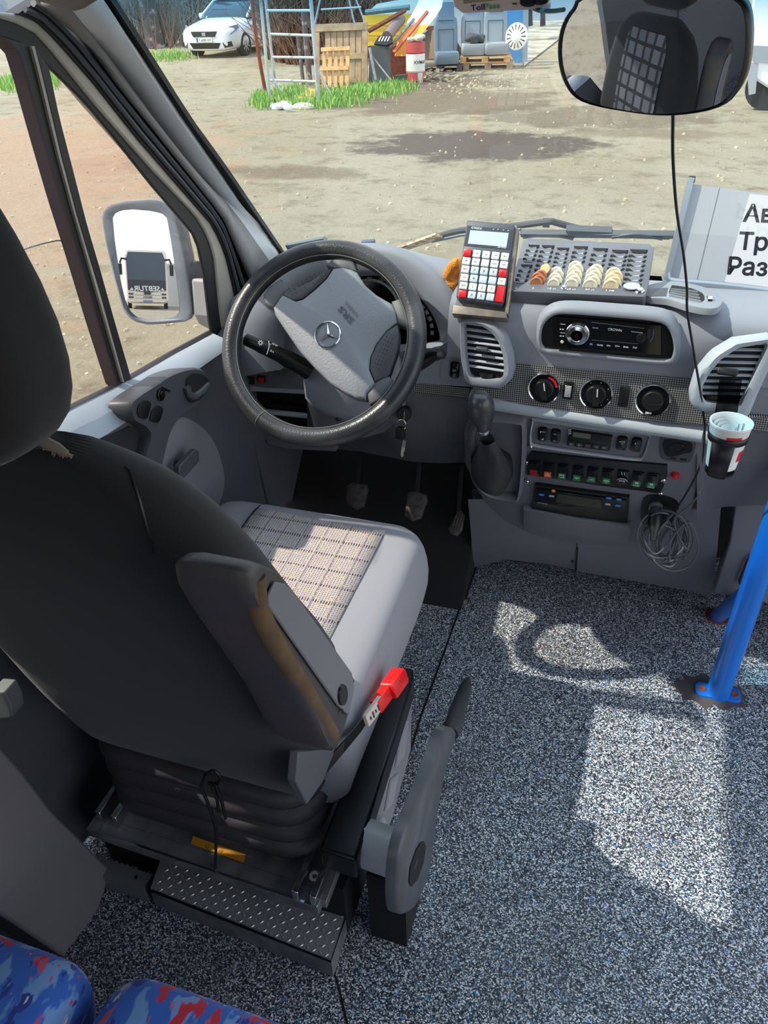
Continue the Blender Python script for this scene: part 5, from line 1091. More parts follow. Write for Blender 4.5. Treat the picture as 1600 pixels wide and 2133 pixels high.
# backrest
lv = [(.345, .72, .80, .215, .05), (.40, .685, .84, .24, .06), (.50, .655, .86, .252, .07), (.62, .622, .845, .256, .075), (.80, .580, .735, .256, .065), (.95, .535, .655, .245, .055), (1.03, .512, .612, .228, .05), (1.085, .505, .585, .195, .04), (1.115, .508, .560, .150, .025), (1.135, .505, .545, .11, .018)]
R = []
for z, y0, y1, hw, r in lv:
    ring = [V((XS+a, (y0+y1)/2+c, z + .10*c)) for a, c in rrect(2*hw, y1-y0, r, 6)]
    R.append([p + V((.004*sin(40*p.z+3), .004*sin(23*p.x+17*p.z), .006*sin(21*p.x+1.0))) for p in ring])
b = MB(); b.loft(R, True, True); bk = b.build('backrest', M['cover'], seat, angle=80, sub=1)
b = MB(); rows = []
for z, y0, y1, hw, r in lv[2:8]: rows.append([V((XS+.12*(i/6-.5)*2*min(1, hw/.23), y1+.002+.10*0, z+.05*(y1-y0))) for i in range(7)])
b.grid(rows); b.build('backrest_centre', M['squares'], bk, angle=80)
b = MB(); SE = [q for q in (hit(bk, x, y, .0005) for x, y in ((262, 972), (272, 981), (280, 1010), (290, 1040), (298, 1070), (306, 1100), (316, 1130), (318, 1150))) if q]
b.tube(SE, .0016, 5); b.build('seam', M['black'], bk)
# headrest
lv = [(1.145, .435, .515, .085, .03), (1.165, .425, .525, .13, .035), (1.20, .42, .53, .150, .04), (1.26, .415, .53, .156, .04), (1.34, .405, .515, .150, .04), (1.41, .40, .50, .135, .04), (1.45, .41, .485, .10, .03), (1.462, .42, .475, .06, .02)]
b = MB(); b.loft([[V((XS+.003+a, (y0+y1)/2+c, z)) for a, c in rrect(2*hw, y1-y0, r, 6)] for z, y0, y1, hw, r in lv], True, True); hd = b.build('headrest', M['cover'], seat, angle=80, sub=1)
b = MB(); b.tube([V((-.482+.0*k, .404, z)) for k, z in enumerate([1.17, 1.22, 1.28, 1.34, 1.40])], .0012, 5); b.build('seam', M['black'], hd)
b = MB(); fr_ = [on(x, y, 'y', .50) for x, y in ((62, 906), (80, 912), (100, 925), (120, 933), (140, 945))]; random.seed(5)
for k in range(60):
    p = fr_[0].lerp(fr_[-1], random.random()); a = random.random()*3.1
    b.tube([p+V((.004*cos(a), random.uniform(-.006, .006), -.004)), p+V((0, 0, random.uniform(.0, .0025))), p+V((-.005*cos(a), random.uniform(-.004, .004), -.004))], .0008, 4)
b.tube(fr_, [.003, .005, .006, .005, .003], 8)
b.build('frayed_edge', mat('frayed cloth', (132, 118, 106), .95), hd)
# armrest folded up beside the backrest
XA = -.288; AP = [(545, 1172), (583, 1190), (606, 1225), (735, 1404), (738, 1432), (733, 1478), (706, 1560), (690, 1562), (676, 1540), (545, 1285), (520, 1205), (526, 1182)]
A = [on(x, y, 'x', XA) for x, y in AP]; ca = sum(A, V((0, 0, 0)))/len(A)
M['foam'] = mat('worn armrest skin', (74, 70, 70), .5, vary=((104, 84, 66), 7, .58, .75))
A = spline(A, 3, True); inn = lambda p, d: p+(ca-p).normalized()*d
b = MB(); b.loft([[inn(p, .030)+V((-.083, 0, 0)) for p in A], [inn(p, .014)+V((-.080, 0, 0)) for p in A], [inn(p, .004)+V((-.070, 0, 0)) for p in A], [inn(p, 0)+V((-.058, 0, 0)) for p in A], [inn(p, 0)+V((-.014, 0, 0)) for p in A], [inn(p, .003)+V((-.005, 0, 0)) for p in A], [inn(p, .012) for p in A]], True, True); arm = b.build('armrest', M['foam'], seat, angle=50)
b = MB(); SP = [on(x, y, 'x', XA+.001) for x, y in ((566, 1210), (590, 1215), (606, 1232), (728, 1400), (733, 1430), (722, 1490), (700, 1470), (553, 1262), (552, 1240))]
b.prism(SP, (.004, 0, 0)); sp_ = b.build('side_plate', mat('armrest plate', (122, 122, 127), .5), arm, bevel=.002)
b = MB(); b.tube(spline([on(x, y, 'x', XA-.0075) for x, y in ((528, 1200), (537, 1262), (567, 1330), (618, 1412), (672, 1500), (690, 1530))], 5), .0112, 12); b.build('worn_edge', mat('bare foam', (108, 86, 62), .95, vary=((92, 72, 56), 30, .4, .7)), arm)
fk = Frame(on(712, 1447, 'x', XA+.005), (0, .4, -1), (1, 0, 0)); b = MB(); b.lathe(fk, [(.022, 0), (.021, .003), (.0005, .0035)], 24, sy=.55); b.build('cap', M['black'], sp_)
b = MB(); fk = Frame(on(713, 1482, 'x', XA+.005), (0, .4, -1), (1, 0, 0)); b.lathe(fk, [(.0035, 0), (.0005, .0005)], 8); b.build('hole', M['black_matt'], sp_)
# bellows, carrier, rails and pedestal
b = MB(); R = []
for k in range(4):
    z0 = .185+.048*k
    for dz, e in ((0, .0), (.010, .016), (.024, .020), (.038, .014), (.046, .0)): R.append([V((XS+a, .905+c, z0+dz)) for a, c in rrect(2*(.200+e), 2*(.205+e), .07, 5)])
b.loft(R, True, True); b.build('bellows', mat('rubber bellows', (58, 55, 58), .55), seat, angle=80)
b = MB(); b.prism([on(x, y, 'x', -.358) for x, y in ((622, 1567), (700, 1560), (672, 1630), (640, 1676), (616, 1628))], (-.014, 0, 0)); b.build('hinge_cover', mat('hinge cover', (92, 93, 98), .5), seat, bevel=.002)
b = MB(); q = [on(205, 1733, 'z', .178), on(662, 1888, 'z', .178)]; b.box((-.60, .89, .166), (.49, .50, .022)); b.prism([q[0], q[1], q[1]+V((0, .03, 0)), q[0]+V((0, .03, 0))], (0, 0, -.03)); car = b.build('carrier_plate', M['steel'], seat, bevel=.0015)
b = MB(); b.bar(q[0]+V((0, -.001, .001)), q[1]+V((0, -.001, .001)), .004, .003); b.build('edge_highlight', M['chrome'], car)  # chrome bar added as the highlight line on the plate's front edge
b = MB()
for x in (-.825, -.79, -.405, -.372):
    b = MB(); b.bar(V((x, .625 if x > -.6 else .66, .195)), V((x, 1.10, .195)), .012, .028); b.build('seat_rail', M['chrome'], seat, bevel=.002)
b = MB(); fk = Frame(on(656, 1826, 'z', .19), (1, 0, 0), (0, 0, 1)); b.tube([fk.p(.007*cos(k*pi/8), .007*sin(k*pi/8), .002) for k in range(16)], .003, 6, closed=True); b.build('rail_bush', M['white'], seat)
b = MB(); b.prism([on(x, y, 'z', .181) for x, y in ((402, 1742), (512, 1780), (508, 1797), (398, 1758))], (0, 0, .0008)); yl = b.build('warning_label', mat('yellow label', (214, 150, 30), .6), seat)
b = MB(); f = Frame(on(445, 1768, 'z', .1822), on(508, 1788, 'z', .182)-on(402, 1750, 'z', .182), (0, 0, 1)); b.text('◁ ⚠ ///', f, h=.011); b.build('lettering', M['dark_ink'], yl)
b = MB()
b.tube(spline([on(x, y, 'y', yy) for x, y, yy in ((428, 1612, .655), (420, 1640, .650), (432, 1670, .648), (448, 1720, .645), (450, 1760, .642), (448, 1808, .64))], 4), .0028, 6)
for L in (((430, 1612), (445, 1605), (458, 1620), (450, 1635), (432, 1630)), ((440, 1630), (452, 1665), (455, 1690)), ((448, 1630), (462, 1670), (470, 1705))): b.tube(spline([on(x, y, 'y', .648) for x, y in L], 4), .0028, 6)
b.build('cover_tie', M['black'], seat)
b = MB(); b.box((-.60, .90, .08), (.52, .44, .15)); b.build('pedestal', M['black_matt'], seat)
b = MB(); PP = [on(x, y, 'x', -.333) for x, y in ((740, 1795), (862, 1392), (858, 1480), (856, 1560), (846, 1600), (812, 1722), (790, 1745), (760, 1750))]; b.prism(PP, (-.008, 0, 0)); ps = b.build('pedestal_side', mat('pressed pedestal steel', (158, 158, 160), .4, .25), seat, bevel=.002)
for L in (((838, 1500), (848, 1500), (840, 1570), (822, 1600)), ((812, 1625), (828, 1610), (815, 1672), (800, 1690))):
    b = MB(); b.prism([on(x, y, 'x', -.332) for x, y in L], (.004, 0, 0)); b.build('pressing', mat('bright pressing', (196, 196, 198), .3, .4), ps)
for L in (((786, 1618), (790, 1618), (790, 1636), (786, 1634)), ((788, 1660), (793, 1655), (793, 1670), (788, 1672))):
    b = MB(); b.prism([on(x, y, 'x', -.332) for x, y in L], (.001, 0, 0)); b.build('slot', M['black_matt'], ps)
b = MB(); SC2 = [on(x, y, 'z', .292) for x, y in ((836, 1388), (862, 1392), (862, 1412), (742, 1792), (664, 1768), (690, 1700), (770, 1500))]; b.prism(SC2, (0, 0, -.06)); b.build('side_cover', mat('black side cover', (20, 20, 24), .35), seat, bevel=.006)
# red buckle on its webbing
B0, B1 = on(766, 1503, 'x', -.325), on(824, 1404, 'x', -.318); bd = (B1-B0).normalized(); fB = Frame(B0, bd, (1, -.1, .35)); LB = (B1-B0).length
b = MB(); b.fprism(Frame(fB.p(LB*.80, 0, 0), fB.u, fB.n), rrect(LB*.40, .032, .006), -.014, .012, 0, .004); b.fprism(Frame(fB.p(LB*.48, 0, -.004), fB.u, fB.n), rrect(LB*.42, .026, .004), -.008, .008, 0, .002); bu = b.build('buckle', mat('buckle red', (228, 26, 24), .3), seat)
b = MB(); b.fprism(Frame(fB.p(LB*.18, .003, 0), fB.u, fB.n), rrect(LB*.42, .022, .002), -.004, .003, 0, .001)
for k in range(5): b.box(fB.p(LB*(.05+.07*k), .002, .0034), (.004, .012 if k % 2 else .006, .0006), fB, 1)
b.build('care_label', [mat('cream label', (214, 198, 186), .8), M['dark_ink']], seat)
b = MB(); A = [on(x, y, 'x', xx) for x, y, xx in ((772, 1495, -.33), (752, 1525, -.335), (715, 1570, -.345), (668, 1625, -.37))]; b.ribbon(A, [p+V((0, .012, .02)) for p in A], (-.002, 0, 0)); b.build('buckle_strap', M['black'], seat)

# ------------------------------------------------------------------ handbrake
hb = thing('handbrake', 'long dark grey handbrake lever standing on the floor right of driver seat', 'handbrake', on(850, 1850, 'z', 0))
XH = -.205; HP = [(951, 1524), (930, 1600), (913, 1690), (906, 1745), (894, 1820), (870, 1882), (846, 1906), (830, 1890), (832, 1800), (846, 1735), (868, 1680), (900, 1600), (927, 1524)]
H = spline([on(x, y, 'x', XH) for x, y in HP], 3, True); ch = sum(H, V((0, 0, 0)))/len(H)
b = MB(); b.loft([[p+V((-.020, 0, 0)) for p in H], [p+V((-.006, 0, 0)) for p in H], [p+(ch-p).normalized()*.005 for p in H]], True, True); le = b.build('lever_cover', mat('lever cover', (78, 80, 85), .42, bump=(700, .3, .0006), vary=((92, 94, 99), 18, .45, .7)), hb, angle=60)
b = MB(); b.prism([on(x, y, 'x', XH+.0006) for x, y in [(882, 1752), (886, 1765), (880, 1800), (868, 1832), (856, 1846), (851, 1838), (854, 1805), (866, 1770), (876, 1754)]], (.0015, 0, 0)); b.build('pivot_hole', M['black_matt'], le)
b = MB(); fk = Frame(on(866, 1800, 'x', XH+.001), (0, 1, .3), (1, 0, 0)); b.lathe(fk, [(.011, 0), (.011, .001), (.0005, .0015)], 12, sy=.5); b.build('pivot', M['gray_plastic'], le)
b = MB(); ga, gb = on(938, 1528, 'x', XH-.018), on(974, 1420, 'x', XH-.018); b.tube([ga, lerp(ga, gb, .1), lerp(ga, gb, .6), lerp(ga, gb, .92), gb], [.0165, .0185, .0165, .0125, .009], 16); b.build('grip', mat('lever grip', (54, 54, 58), .5), hb)
b = MB(); b.tube([lerp(ga, gb, .95), lerp(ga, gb, 1.06)], .007, 10); b.build('release_button', M['gray_plastic'], hb)
b = MB(); b.prism([on(x, y, 'x', -.331) for x, y in ((778, 1695), (790, 1722), (750, 1800), (738, 1780), (742, 1740))], (.02, 0, 0), 0); b.tube([V((-.327, .725, .250)), V((-.300, .722, .250)), V((-.222, .712, .255))], [.042, .041, .040], 16); b.build('bracket', mat('bracket paint', (206, 210, 212), .35), hb, angle=50)
b = MB(); b.box((-.262, .735, .105), (.07, .09, .21)); b.build('bracket_foot', M['black_matt'], hb)

# ------------------------------------------------------------------ step plate, side panel, passenger seats
def tread_material():
    m = mat('diamond tread plate', (170, 170, 172), .42, .3); t, N, L, b = nodes(m); tc = N.new('ShaderNodeTexCoord'); sp = N.new('ShaderNodeSeparateXYZ'); L.new(tc.outputs['Object'], sp.inputs[0])
    def chk(rot, off):
        mp = N.new('ShaderNodeMapping'); mp.inputs['Rotation'].default_value = (0, 0, rot); mp.inputs['Scale'].default_value = (52, 130, 1); mp.inputs['Location'].default_value = (off, off, 0); L.new(tc.outputs['Object'], mp.inputs[0])
        s = N.new('ShaderNodeSeparateXYZ'); L.new(mp.outputs[0], s.inputs[0]); o = []
        for a in ('X', 'Y'):
            f = N.new('ShaderNodeMath'); f.operation = 'FRACT'; L.new(s.outputs[a], f.inputs[0]); q = N.new('ShaderNodeMath'); q.operation = 'SUBTRACT'; q.inputs[1].default_value = .5; L.new(f.outputs[0], q.inputs[0])
            p = N.new('ShaderNodeMath'); p.operation = 'POWER'; p.inputs[1].default_value = 2; L.new(q.outputs[0], p.inputs[0]); o.append(p)
        d = N.new('ShaderNodeMath'); d.operation = 'ADD'; L.new(o[0].outputs[0], d.inputs[0]); L.new(o[1].outputs[0], d.inputs[1])
        l = N.new('ShaderNodeMath'); l.operation = 'LESS_THAN'; l.inputs[1].default_value = .11; L.new(d.outputs[0], l.inputs[0])
        return l, s
    a, s1 = chk(radians(45), 0); c, s2 = chk(radians(-45), .3)
    ck = N.new('ShaderNodeTexChecker'); ck.inputs['Scale'].default_value = 58; ck.inputs['Color1'].default_value = (0, 0, 0, 1); ck.inputs['Color2'].default_value = (1, 1, 1, 1); L.new(tc.outputs['Object'], ck.inputs[0])
    mx = N.new('ShaderNodeMix'); L.new(ck.outputs['Fac'], mx.inputs[0]); L.new(a.outputs[0], mx.inputs[2]); L.new(c.outputs[0], mx.inputs[3])
    bp = N.new('ShaderNodeBump'); bp.inputs['Strength'].default_value = 1.0; bp.inputs['Distance'].default_value = .0025; L.new(mx.outputs[0], bp.inputs['Height']); L.new(bp.outputs[0], b.inputs['Normal']); return m
stp = thing('step_plate', 'diamond tread metal step plate at the rear foot of driver seat', 'step', on(600, 1950, 'z', 0))
P = [on(x, y, 'z', .06) for x, y in ((312, 1854), (690, 2003), (742, 1840), (735, 1800), (690, 1760), (400, 1760), (340, 1775))]
b = MB(); b.prism(P, (0, 0, -.004)); tr_ = b.build('tread', mat('tread plate', (168, 168, 170), .38, .35), stp)
b = MB(); eu = (P[1]-P[0]).normalized(); ev = V((-eu.y, eu.x, 0)); W_ = (P[1]-P[0]).length
for i in range(int(W_/.0125)):
    for j in range(12):
        c = P[0] + eu*(.008+.0125*i) + ev*(.007+.0125*j)
        an = radians(52 if (i+j) % 2 else -38); du = eu*cos(an)+ev*sin(an); dv = ev*cos(an)-eu*sin(an)
        if (c-P[1]).dot((P[2]-P[1]).normalized().cross(V((0, 0, 1)))) > -.004 and j >= 0 and (c-P[1]).dot(V((1, 0, 0))) > -.005+.26*(c.y-P[1].y)*-1: continue
        b.add([c-du*.0052, c+dv*.0017, c+du*.0052, c-dv*.0017, c+V((0, 0, .0016))-du*.0022, c+V((0, 0, .0016))+du*.0022], [(0, 4, 1), (1, 4, 5), (1, 5, 2), (2, 5, 3), (3, 5, 4), (3, 4, 0)])
b.build('tread_pattern', mat('tread lozenge', (196, 196, 198), .3, .4), tr_, weld=False)
b = MB(); b.tube([P[0]+V((0, 0, -.001)), P[1]+V((0, 0, -.001)), P[2]+V((0, 0, -.001))], .0022, 6); b.build('edge', M['chrome'], stp)
b = MB(); b.ribbon([P[0], P[1], P[2]], [p+V((0, 0, -.056)) for p in (P[0], P[1], P[2])], (-.002, .004, 0)); b.build('riser', M['steel'], stp)
b = MB(); b.prism([on(x, y, 'z', .052) for x, y in ((180, 1775), (318, 1822), (298, 1850), (150, 1805))], (0, 0, -.05)); br2 = b.build('end_bracket', mat('zinc plate', (150, 152, 156), .5, .5), stp)
b = MB(); fk = Frame(on(283, 1827, 'z', .0525), (1, 0, 0), (0, 0, 1)); b.lathe(fk, [(.004, 0), (.0005, .0003)], 10); b.build('hole', M['black_matt'], br2)
b = MB(); P = pts('x', -.83, (232, 1812), (180, 1760), (110, 1690), (50, 1610), (0, 1552), (-120, 1420), (-260, 1500), (-200, 1900), (-60, 1885), (0, 1905), (60, 1945), (132, 1994), (205, 1900))
b.prism(P, (-.12, 0, 0)); tag(b.build('side_panel', mat('side panel', (118, 114, 118), .6), bevel=.006), 'tall dark grey trim panel on the left wall behind driver seat', 'trim panel')
b = MB(); P = pts('y', .60, (-20, 1440), (8, 1443), (22, 1470), (25, 1495), (0, 1499), (-20, 1500)); b.prism(P, (0, .03, 0)); tag(b.build('belt_anchor_cover', mat('anchor cover', (104, 108, 108), .6), bevel=.003), 'small grey belt anchor cover at the left edge beside seat', 'cover')
def moquette():
    m = mat('patterned moquette', (40, 84, 170), .95, bump=(900, .5, .001), sheen=.2); t, N, L, b = nodes(m); tc = N.new('ShaderNodeTexCoord')
    prev = None
    for k, (sc, lo, hi, c, off, kind) in enumerate([(30, .52, .56, (124, 168, 224), 0, 'n'), (40, .60, .62, (44, 70, 156), 9, 'n'), (24, .62, .64, (214, 48, 66), 5, 'n'), (34, .63, .66, (214, 96, 120), 25, 'n'), (44, .665, .68, (230, 220, 212), 14, 'n')]):
        mp = N.new('ShaderNodeMapping'); mp.inputs['Location'].default_value = (off, off*1.7, 0); mp.inputs['Rotation'].default_value = (0, 0, .6); mp.inputs['Scale'].default_value = (1, .45, 1); mp.inputs['Location'].default_value = (off, off*1.7, off); L.new(tc.outputs['Object'], mp.inputs[0])
        if kind == 'n':
            n = N.new('ShaderNodeTexNoise'); n.inputs['Scale'].default_value = sc; n.inputs['Detail'].default_value = 3; L.new(mp.outputs[0], n.inputs['Vector']); src = n.outputs['Fac']
        else:
            n = N.new('ShaderNodeTexVoronoi'); n.feature = 'DISTANCE_TO_EDGE'; n.inputs['Scale'].default_value = sc; L.new(mp.outputs[0], n.inputs['Vector']); src = n.outputs['Distance']
        r = N.new('ShaderNodeMapRange'); r.inputs['From Min'].default_value = lo; r.inputs['From Max'].default_value = hi; L.new(src, r.inputs['Value'])
        if kind == 'v': r.inputs['To Min'].default_value = 1; r.inputs['To Max'].default_value = 0
        x = N.new('ShaderNodeMix'); x.data_type = 'RGBA'; x.inputs['B'].default_value = (*lin(c), 1); L.new(r.outputs['Result'], x.inputs['Factor'])
        if prev: L.new(prev.outputs['Result'], x.inputs['A'])
        else: x.inputs['A'].default_value = (*lin((58, 112, 208)), 1)
        prev = x
    L.new(prev.outputs['Result'], b.inputs['Base Color']); return m
M['moquette'] = moquette()
def pass_seat(x0, x1, yf, zt, lab):
    t = thing('passenger_seat', lab, 'seat', ((x0+x1)/2, yf-.25, 0), 'patterned passenger seats at the bottom of the frame')
    cx, hw = (x0+x1)/2, (x1-x0)/2
    b = MB(); b.loft([[V((cx+a, yf-.24+c, z)) for a, c in rrect(2*(hw-i), 2*(.24-i), .055, 6)] for z, i in ((zt-.16, .02), (zt-.13, .004), (zt-.06, .0), (zt-.025, .008), (zt-.008, .022), (zt, .045), (zt+.004, .10))], True, True); b.build('cushion', M['moquette'], t, angle=80, sub=1)
    b = MB(); b.box((cx, yf-.27, (zt-.16)/2), (hw*1.6, .34, zt-.165)); b.build('base', M['black_matt'], t)
pass_seat(-.965, -.60, .392, .345, 'blue and red patterned seat in the corner, farther left of two')
pass_seat(-.575, -.16, .405, .345, 'blue and red patterned seat peeking in below step plate, right of two')
# ------------------------------------------------------------------ the yard outside
ZG = -.7
def G(x, y, dz=0.0): return on(x, y, 'z', ZG+dz)
def ground_material():
    m = mat('sandy dirt yard', (206, 192, 168), .95); t, N, L, b = nodes(m); tc = N.new('ShaderNodeTexCoord'); prev = None
    def noise(sc, det=6, rough=.6):
        n = N.new('ShaderNodeTexNoise'); n.inputs['Scale'].default_value = sc; n.inputs['Detail'].default_value = det; n.inputs['Roughness'].default_value = rough; L.new(tc.outputs['Object'], n.inputs['Vector']); return n
    def ramp(s, lo, hi, to=1.0):
        r = N.new('ShaderNodeMapRange'); r.inputs['From Min'].default_value = lo; r.inputs['From Max'].default_value = hi; r.inputs['To Max'].default_value = to; L.new(s, r.inputs['Value']); return r
    def mix(f, A, B):
        x = N.new('ShaderNodeMix'); x.data_type = 'RGBA'; L.new(f, x.inputs['Factor']); x.inputs['B'].default_value = (*lin(B), 1)
        if isinstance(A, tuple): x.inputs['A'].default_value = (*lin(A), 1)
        else: L.new(A.outputs['Result'], x.inputs['A'])
        return x
    c = mix(ramp(noise(.35).outputs['Fac'], .42, .62).outputs[0], (186, 176, 149), (198, 190, 166))
    c = mix(ramp(noise(2.2, 8, .7).outputs['Fac'], .5, .68, .75).outputs[0], c, (136, 120, 98))
    c = mix(ramp(noise(9, 8, .75).outputs['Fac'], .56, .72, .8).outputs[0], c, (216, 208, 188))
    c = mix(ramp(noise(14, 8, .8).outputs['Fac'], .60, .74, .7).outputs[0], c, (116, 102, 84))
    # wet mud, other darker patches, and a pinkish cast painted over the left side
    g = noise(1.3, 6, .7); sp = N.new('ShaderNodeSeparateXYZ'); L.new(tc.outputs['Object'], sp.inputs[0])
    for (x0, y0, rx, ry, col, k) in MUD_AND_TINTS:
        ps = []
        for o, c0, r in (('X', x0, rx), ('Y', y0, ry)):
            a = N.new('ShaderNodeMath'); a.operation = 'SUBTRACT'; a.inputs[1].default_value = c0 + (10 if o == 'X' else 5); L.new(sp.outputs[o], a.inputs[0])
            d = N.new('ShaderNodeMath'); d.operation = 'DIVIDE'; d.inputs[1].default_value = r; L.new(a.outputs[0], d.inputs[0])
            p = N.new('ShaderNodeMath'); p.operation = 'POWER'; p.inputs[1].default_value = 2; L.new(d.outputs[0], p.inputs[0]); ps.append(p)
        s = N.new('ShaderNodeMath'); s.operation = 'ADD'; L.new(ps[0].outputs[0], s.inputs[0]); L.new(ps[1].outputs[0], s.inputs[1])
        w = N.new('ShaderNodeMath'); w.operation = 'MULTIPLY_ADD'; w.inputs[1].default_value = -3.2; L.new(g.outputs['Fac'], w.inputs[0]); L.new(s.outputs[0], w.inputs[2])
        r = ramp(w.outputs[0], -.55, -1.05, k); c = mix(r.outputs[0], c, col)
    L.new(c.outputs['Result'], b.inputs['Base Color'])
    n = noise(7, 8, .75); k = N.new('ShaderNodeBump'); k.inputs['Strength'].default_value = 1.0; k.inputs['Distance'].default_value = .16; L.new(n.outputs['Fac'], k.inputs['Height']); L.new(k.outputs[0], b.inputs['Normal']); return m
MUD_AND_TINTS = [(-2.6, 12.3, 1.9, 1.25, (104, 92, 82), .95), (-4.7, 10.1, 1.3, .45, (146, 128, 104), .8), (-7.3, 10.2, 1.0, .8, (150, 124, 100), .7), (-4.2, 16.6, 2.6, 1.9, (142, 126, 104), .9), (-1.2, 15.0, 2.2, 1.3, (136, 122, 102), .8), (-5.6, 19.2, 2.6, 1.5, (128, 112, 92), .8), (-.2, 13.4, 1.2, .5, (150, 136, 112), .7), (-11, 7, 6.5, 8, (206, 172, 142), .75)]
b = MB(); n = 60; rows = []
for j in range(n+1): rows.append([V((lerp(-60, 40, i/n), lerp(-70, 60, j/n), ZG)) for i in range(n+1)])
b.grid(rows); gr_ = b.build('ground', ground_material()); tag(gr_, kind='structure')
# clods and pebbles
random.seed(21); b = MB()
def pebble(p, r): 
    q = len(b.v); base = [(-1, -.8), (.2, -1), (1, -.3), (.8, .8), (-.3, 1), (-1, .4)]; k = [random.uniform(.6, 1.1) for _ in base]
    b.add([p+V((x*r*kk, y*r*kk, -.01)) for (x, y), kk in zip(base, k)] + [p+V((x*r*.6*kk, y*r*.6*kk, r*random.uniform(.4, .9))) for (x, y), kk in zip(base, k)], [(0, 1, 7, 6), (1, 2, 8, 7), (2, 3, 9, 8), (3, 4, 10, 9), (4, 5, 11, 10), (5, 0, 6, 11), (6, 7, 8, 9, 10, 11)])
for _ in range(700):
    x, y = random.uniform(250, 1600), 120+520*random.random()**1.6; pebble(G(x, y), random.uniform(.010, .035))
for _ in range(250): pebble(G(random.uniform(-20, 440), random.uniform(190, 880)), random.uniform(.008, .03))
for _ in range(200): pebble(G(random.gauss(985, 55), random.gauss(170, 13)), random.uniform(.012, .045))
tag(b.build('pebbles', mat('pebbles', (186, 175, 150), .95, vary=((158, 144, 122), 1.5, .4, .65)), angle=10), 'clods and pebbles strewn over the sandy yard', 'gravel', kind='stuff')
# grass
def grass(name, spots, lab, n, h=(.06, .20)):
    b = MB()
    for _ in range(n):
        x, y, rx, ry = random.choice(spots); p = G(x+random.gauss(0, rx), y+random.gauss(0, ry)); hh = random.uniform(*h); a = random.random()*6.28; w = .012; lean = random.uniform(.0, .6)*hh
        d = V((cos(a), sin(a), 0)); e = V((-sin(a), cos(a), 0))
        b.add([p-d*w, p+d*w, p+d*w*.7+e*lean*.35+V((0, 0, hh*.6)), p-d*w*.7+e*lean*.35+V((0, 0, hh*.6)), p+e*lean+V((0, 0, hh))], [(0, 1, 2, 3), (3, 2, 4)], random.choice((0, 0, 1)))
    tag(b.build(name, [M['grass_a'], M['grass_b']], weld=False), lab, 'grass', kind='stuff')
M['grass_a'] = mat('grass', (118, 168, 78), .8); M['grass_b'] = mat('pale grass', (176, 204, 120), .8)
grass('grass', [(546, 213, 9, 6)]*3+[(590, 205, 16, 8), (620, 200, 12, 8), (690, 205, 22, 7), (730, 200, 18, 7), (760, 195, 18, 7), (800, 190, 20, 7), (830, 184, 18, 5), (640, 222, 30, 3), (700, 215, 30, 4)], 'bright green grass growing along the foot of scaffold and pallets', 5200)
grass('verge_grass', [(340, 120, 20, 5), (370, 118, 18, 5)], 'low grass beside the parked white car', 700)
grass('roadside_grass', [(25, 180, 20, 6), (45, 172, 14, 5), (112, 168, 6, 8)], 'patch of grass seen through the top of driver window', 1500, (.08, .25))
# trees and bushes at the far edge
M['bark'] = mat('bark', (92, 84, 84), .95, vary=((170, 164, 160), 5, .55, .7)); M['twig'] = mat('twigs', (126, 96, 78), .95); M['bush'] = mat('dark bush', (128, 126, 126), .95, vary=((150, 142, 136), 4, .4, .6)); M['bush2'] = mat('brown bush', (150, 118, 96), .95, vary=((110, 88, 74), 5, .4, .6))
for i, (x, y, r, lab) in enumerate([(326, 102, .30, 'bare tree trunk left of the white car, farther left of two'), (397, 60, .46, 'thick bare tree trunk rising right behind the bonnet of white car'), ]):
    p = on(x, y, 'y', 29 if i == 0 else 33); p.z = ZG; t = thing('tree', lab, 'tree', p, 'tree trunks behind the white car')
    b = MB(); L = [p+V((.0, 0, -.1)), p+V((-.05, 0, .8)), p+V((-.12, .1, 2.5)), p+V((-.2, .1, 5)), p+V((-.1, .1, 9))]; b.tube(spline(L, 5), [r*(1.15-.02*k) for k in range(21)], 12); b.build('trunk', M['bark'], t)
    b = MB()
    for k in range(14):
        a = random.random()*6.3; s = p+V((random.gauss(0, .5), random.gauss(0, .4), 0)); b.tube([s, s+V((random.gauss(0, .3), 0, 1.2)), s+V((random.gauss(0, .6), 0, random.uniform(1.8, 3.2)))], [.022, .015, .006], 5)
    b.build('sucker_twigs', M['twig'], t)
def bush(b, p, w, h, dens):
    for k in range(dens):
        a = random.random()*6.28; r = w*.5*sqrt(random.random()); s = p+V((r*cos(a), r*.5*sin(a), 0)); hh = h*random.uniform(.45, 1.0)*(1-.4*(r/(w*.5))**2)
        q = s+V((random.gauss(0, .17)*h, random.gauss(0, .12)*h, hh)); m_ = lerp(s, q, .5)+V((random.gauss(0, .12), random.gauss(0, .1), 0))
        b.tube([s, m_, q], [.022, .016, .006], 4, cap=False)
        if k % 2: b.tube([m_, lerp(m_, q, .5)+V((random.gauss(0, .3), random.gauss(0, .2), .1)), q+V((random.gauss(0, .3), 0, .1))], [.012, .009, .004], 4, cap=False)
random.seed(33)
for name, lab, m, L in (('thicket', 'dark leafless thicket along the far edge behind the white car', 'bush', ((300, 30, 4.0, 3.0), (365, 33, 3.4, 2.6), (450, 38, 6, 4.8), (530, 38, 6, 4.8), (600, 36, 5, 4), (760, 27, 3.4, 3.0))),
                        ('undergrowth', 'brown tangled undergrowth behind the scaffold and the tall crate side', 'bush2', ((598, 25, 1.5, 2.4), (622, 24, 1.6, 2.7), (645, 23.5, 1.6, 2.6), (690, 25, 2.4, 3.0), (735, 25.5, 2.2, 3.0)))):
    b = MB()
    for x, yy, w, h in L:
        p = on(x, 60, 'y', yy); p.z = ZG; bush(b, p, w, h, 380 if m == 'bush2' else 300)
    tag(b.build(name, M[m], weld=False), lab, 'bushes', kind='stuff')
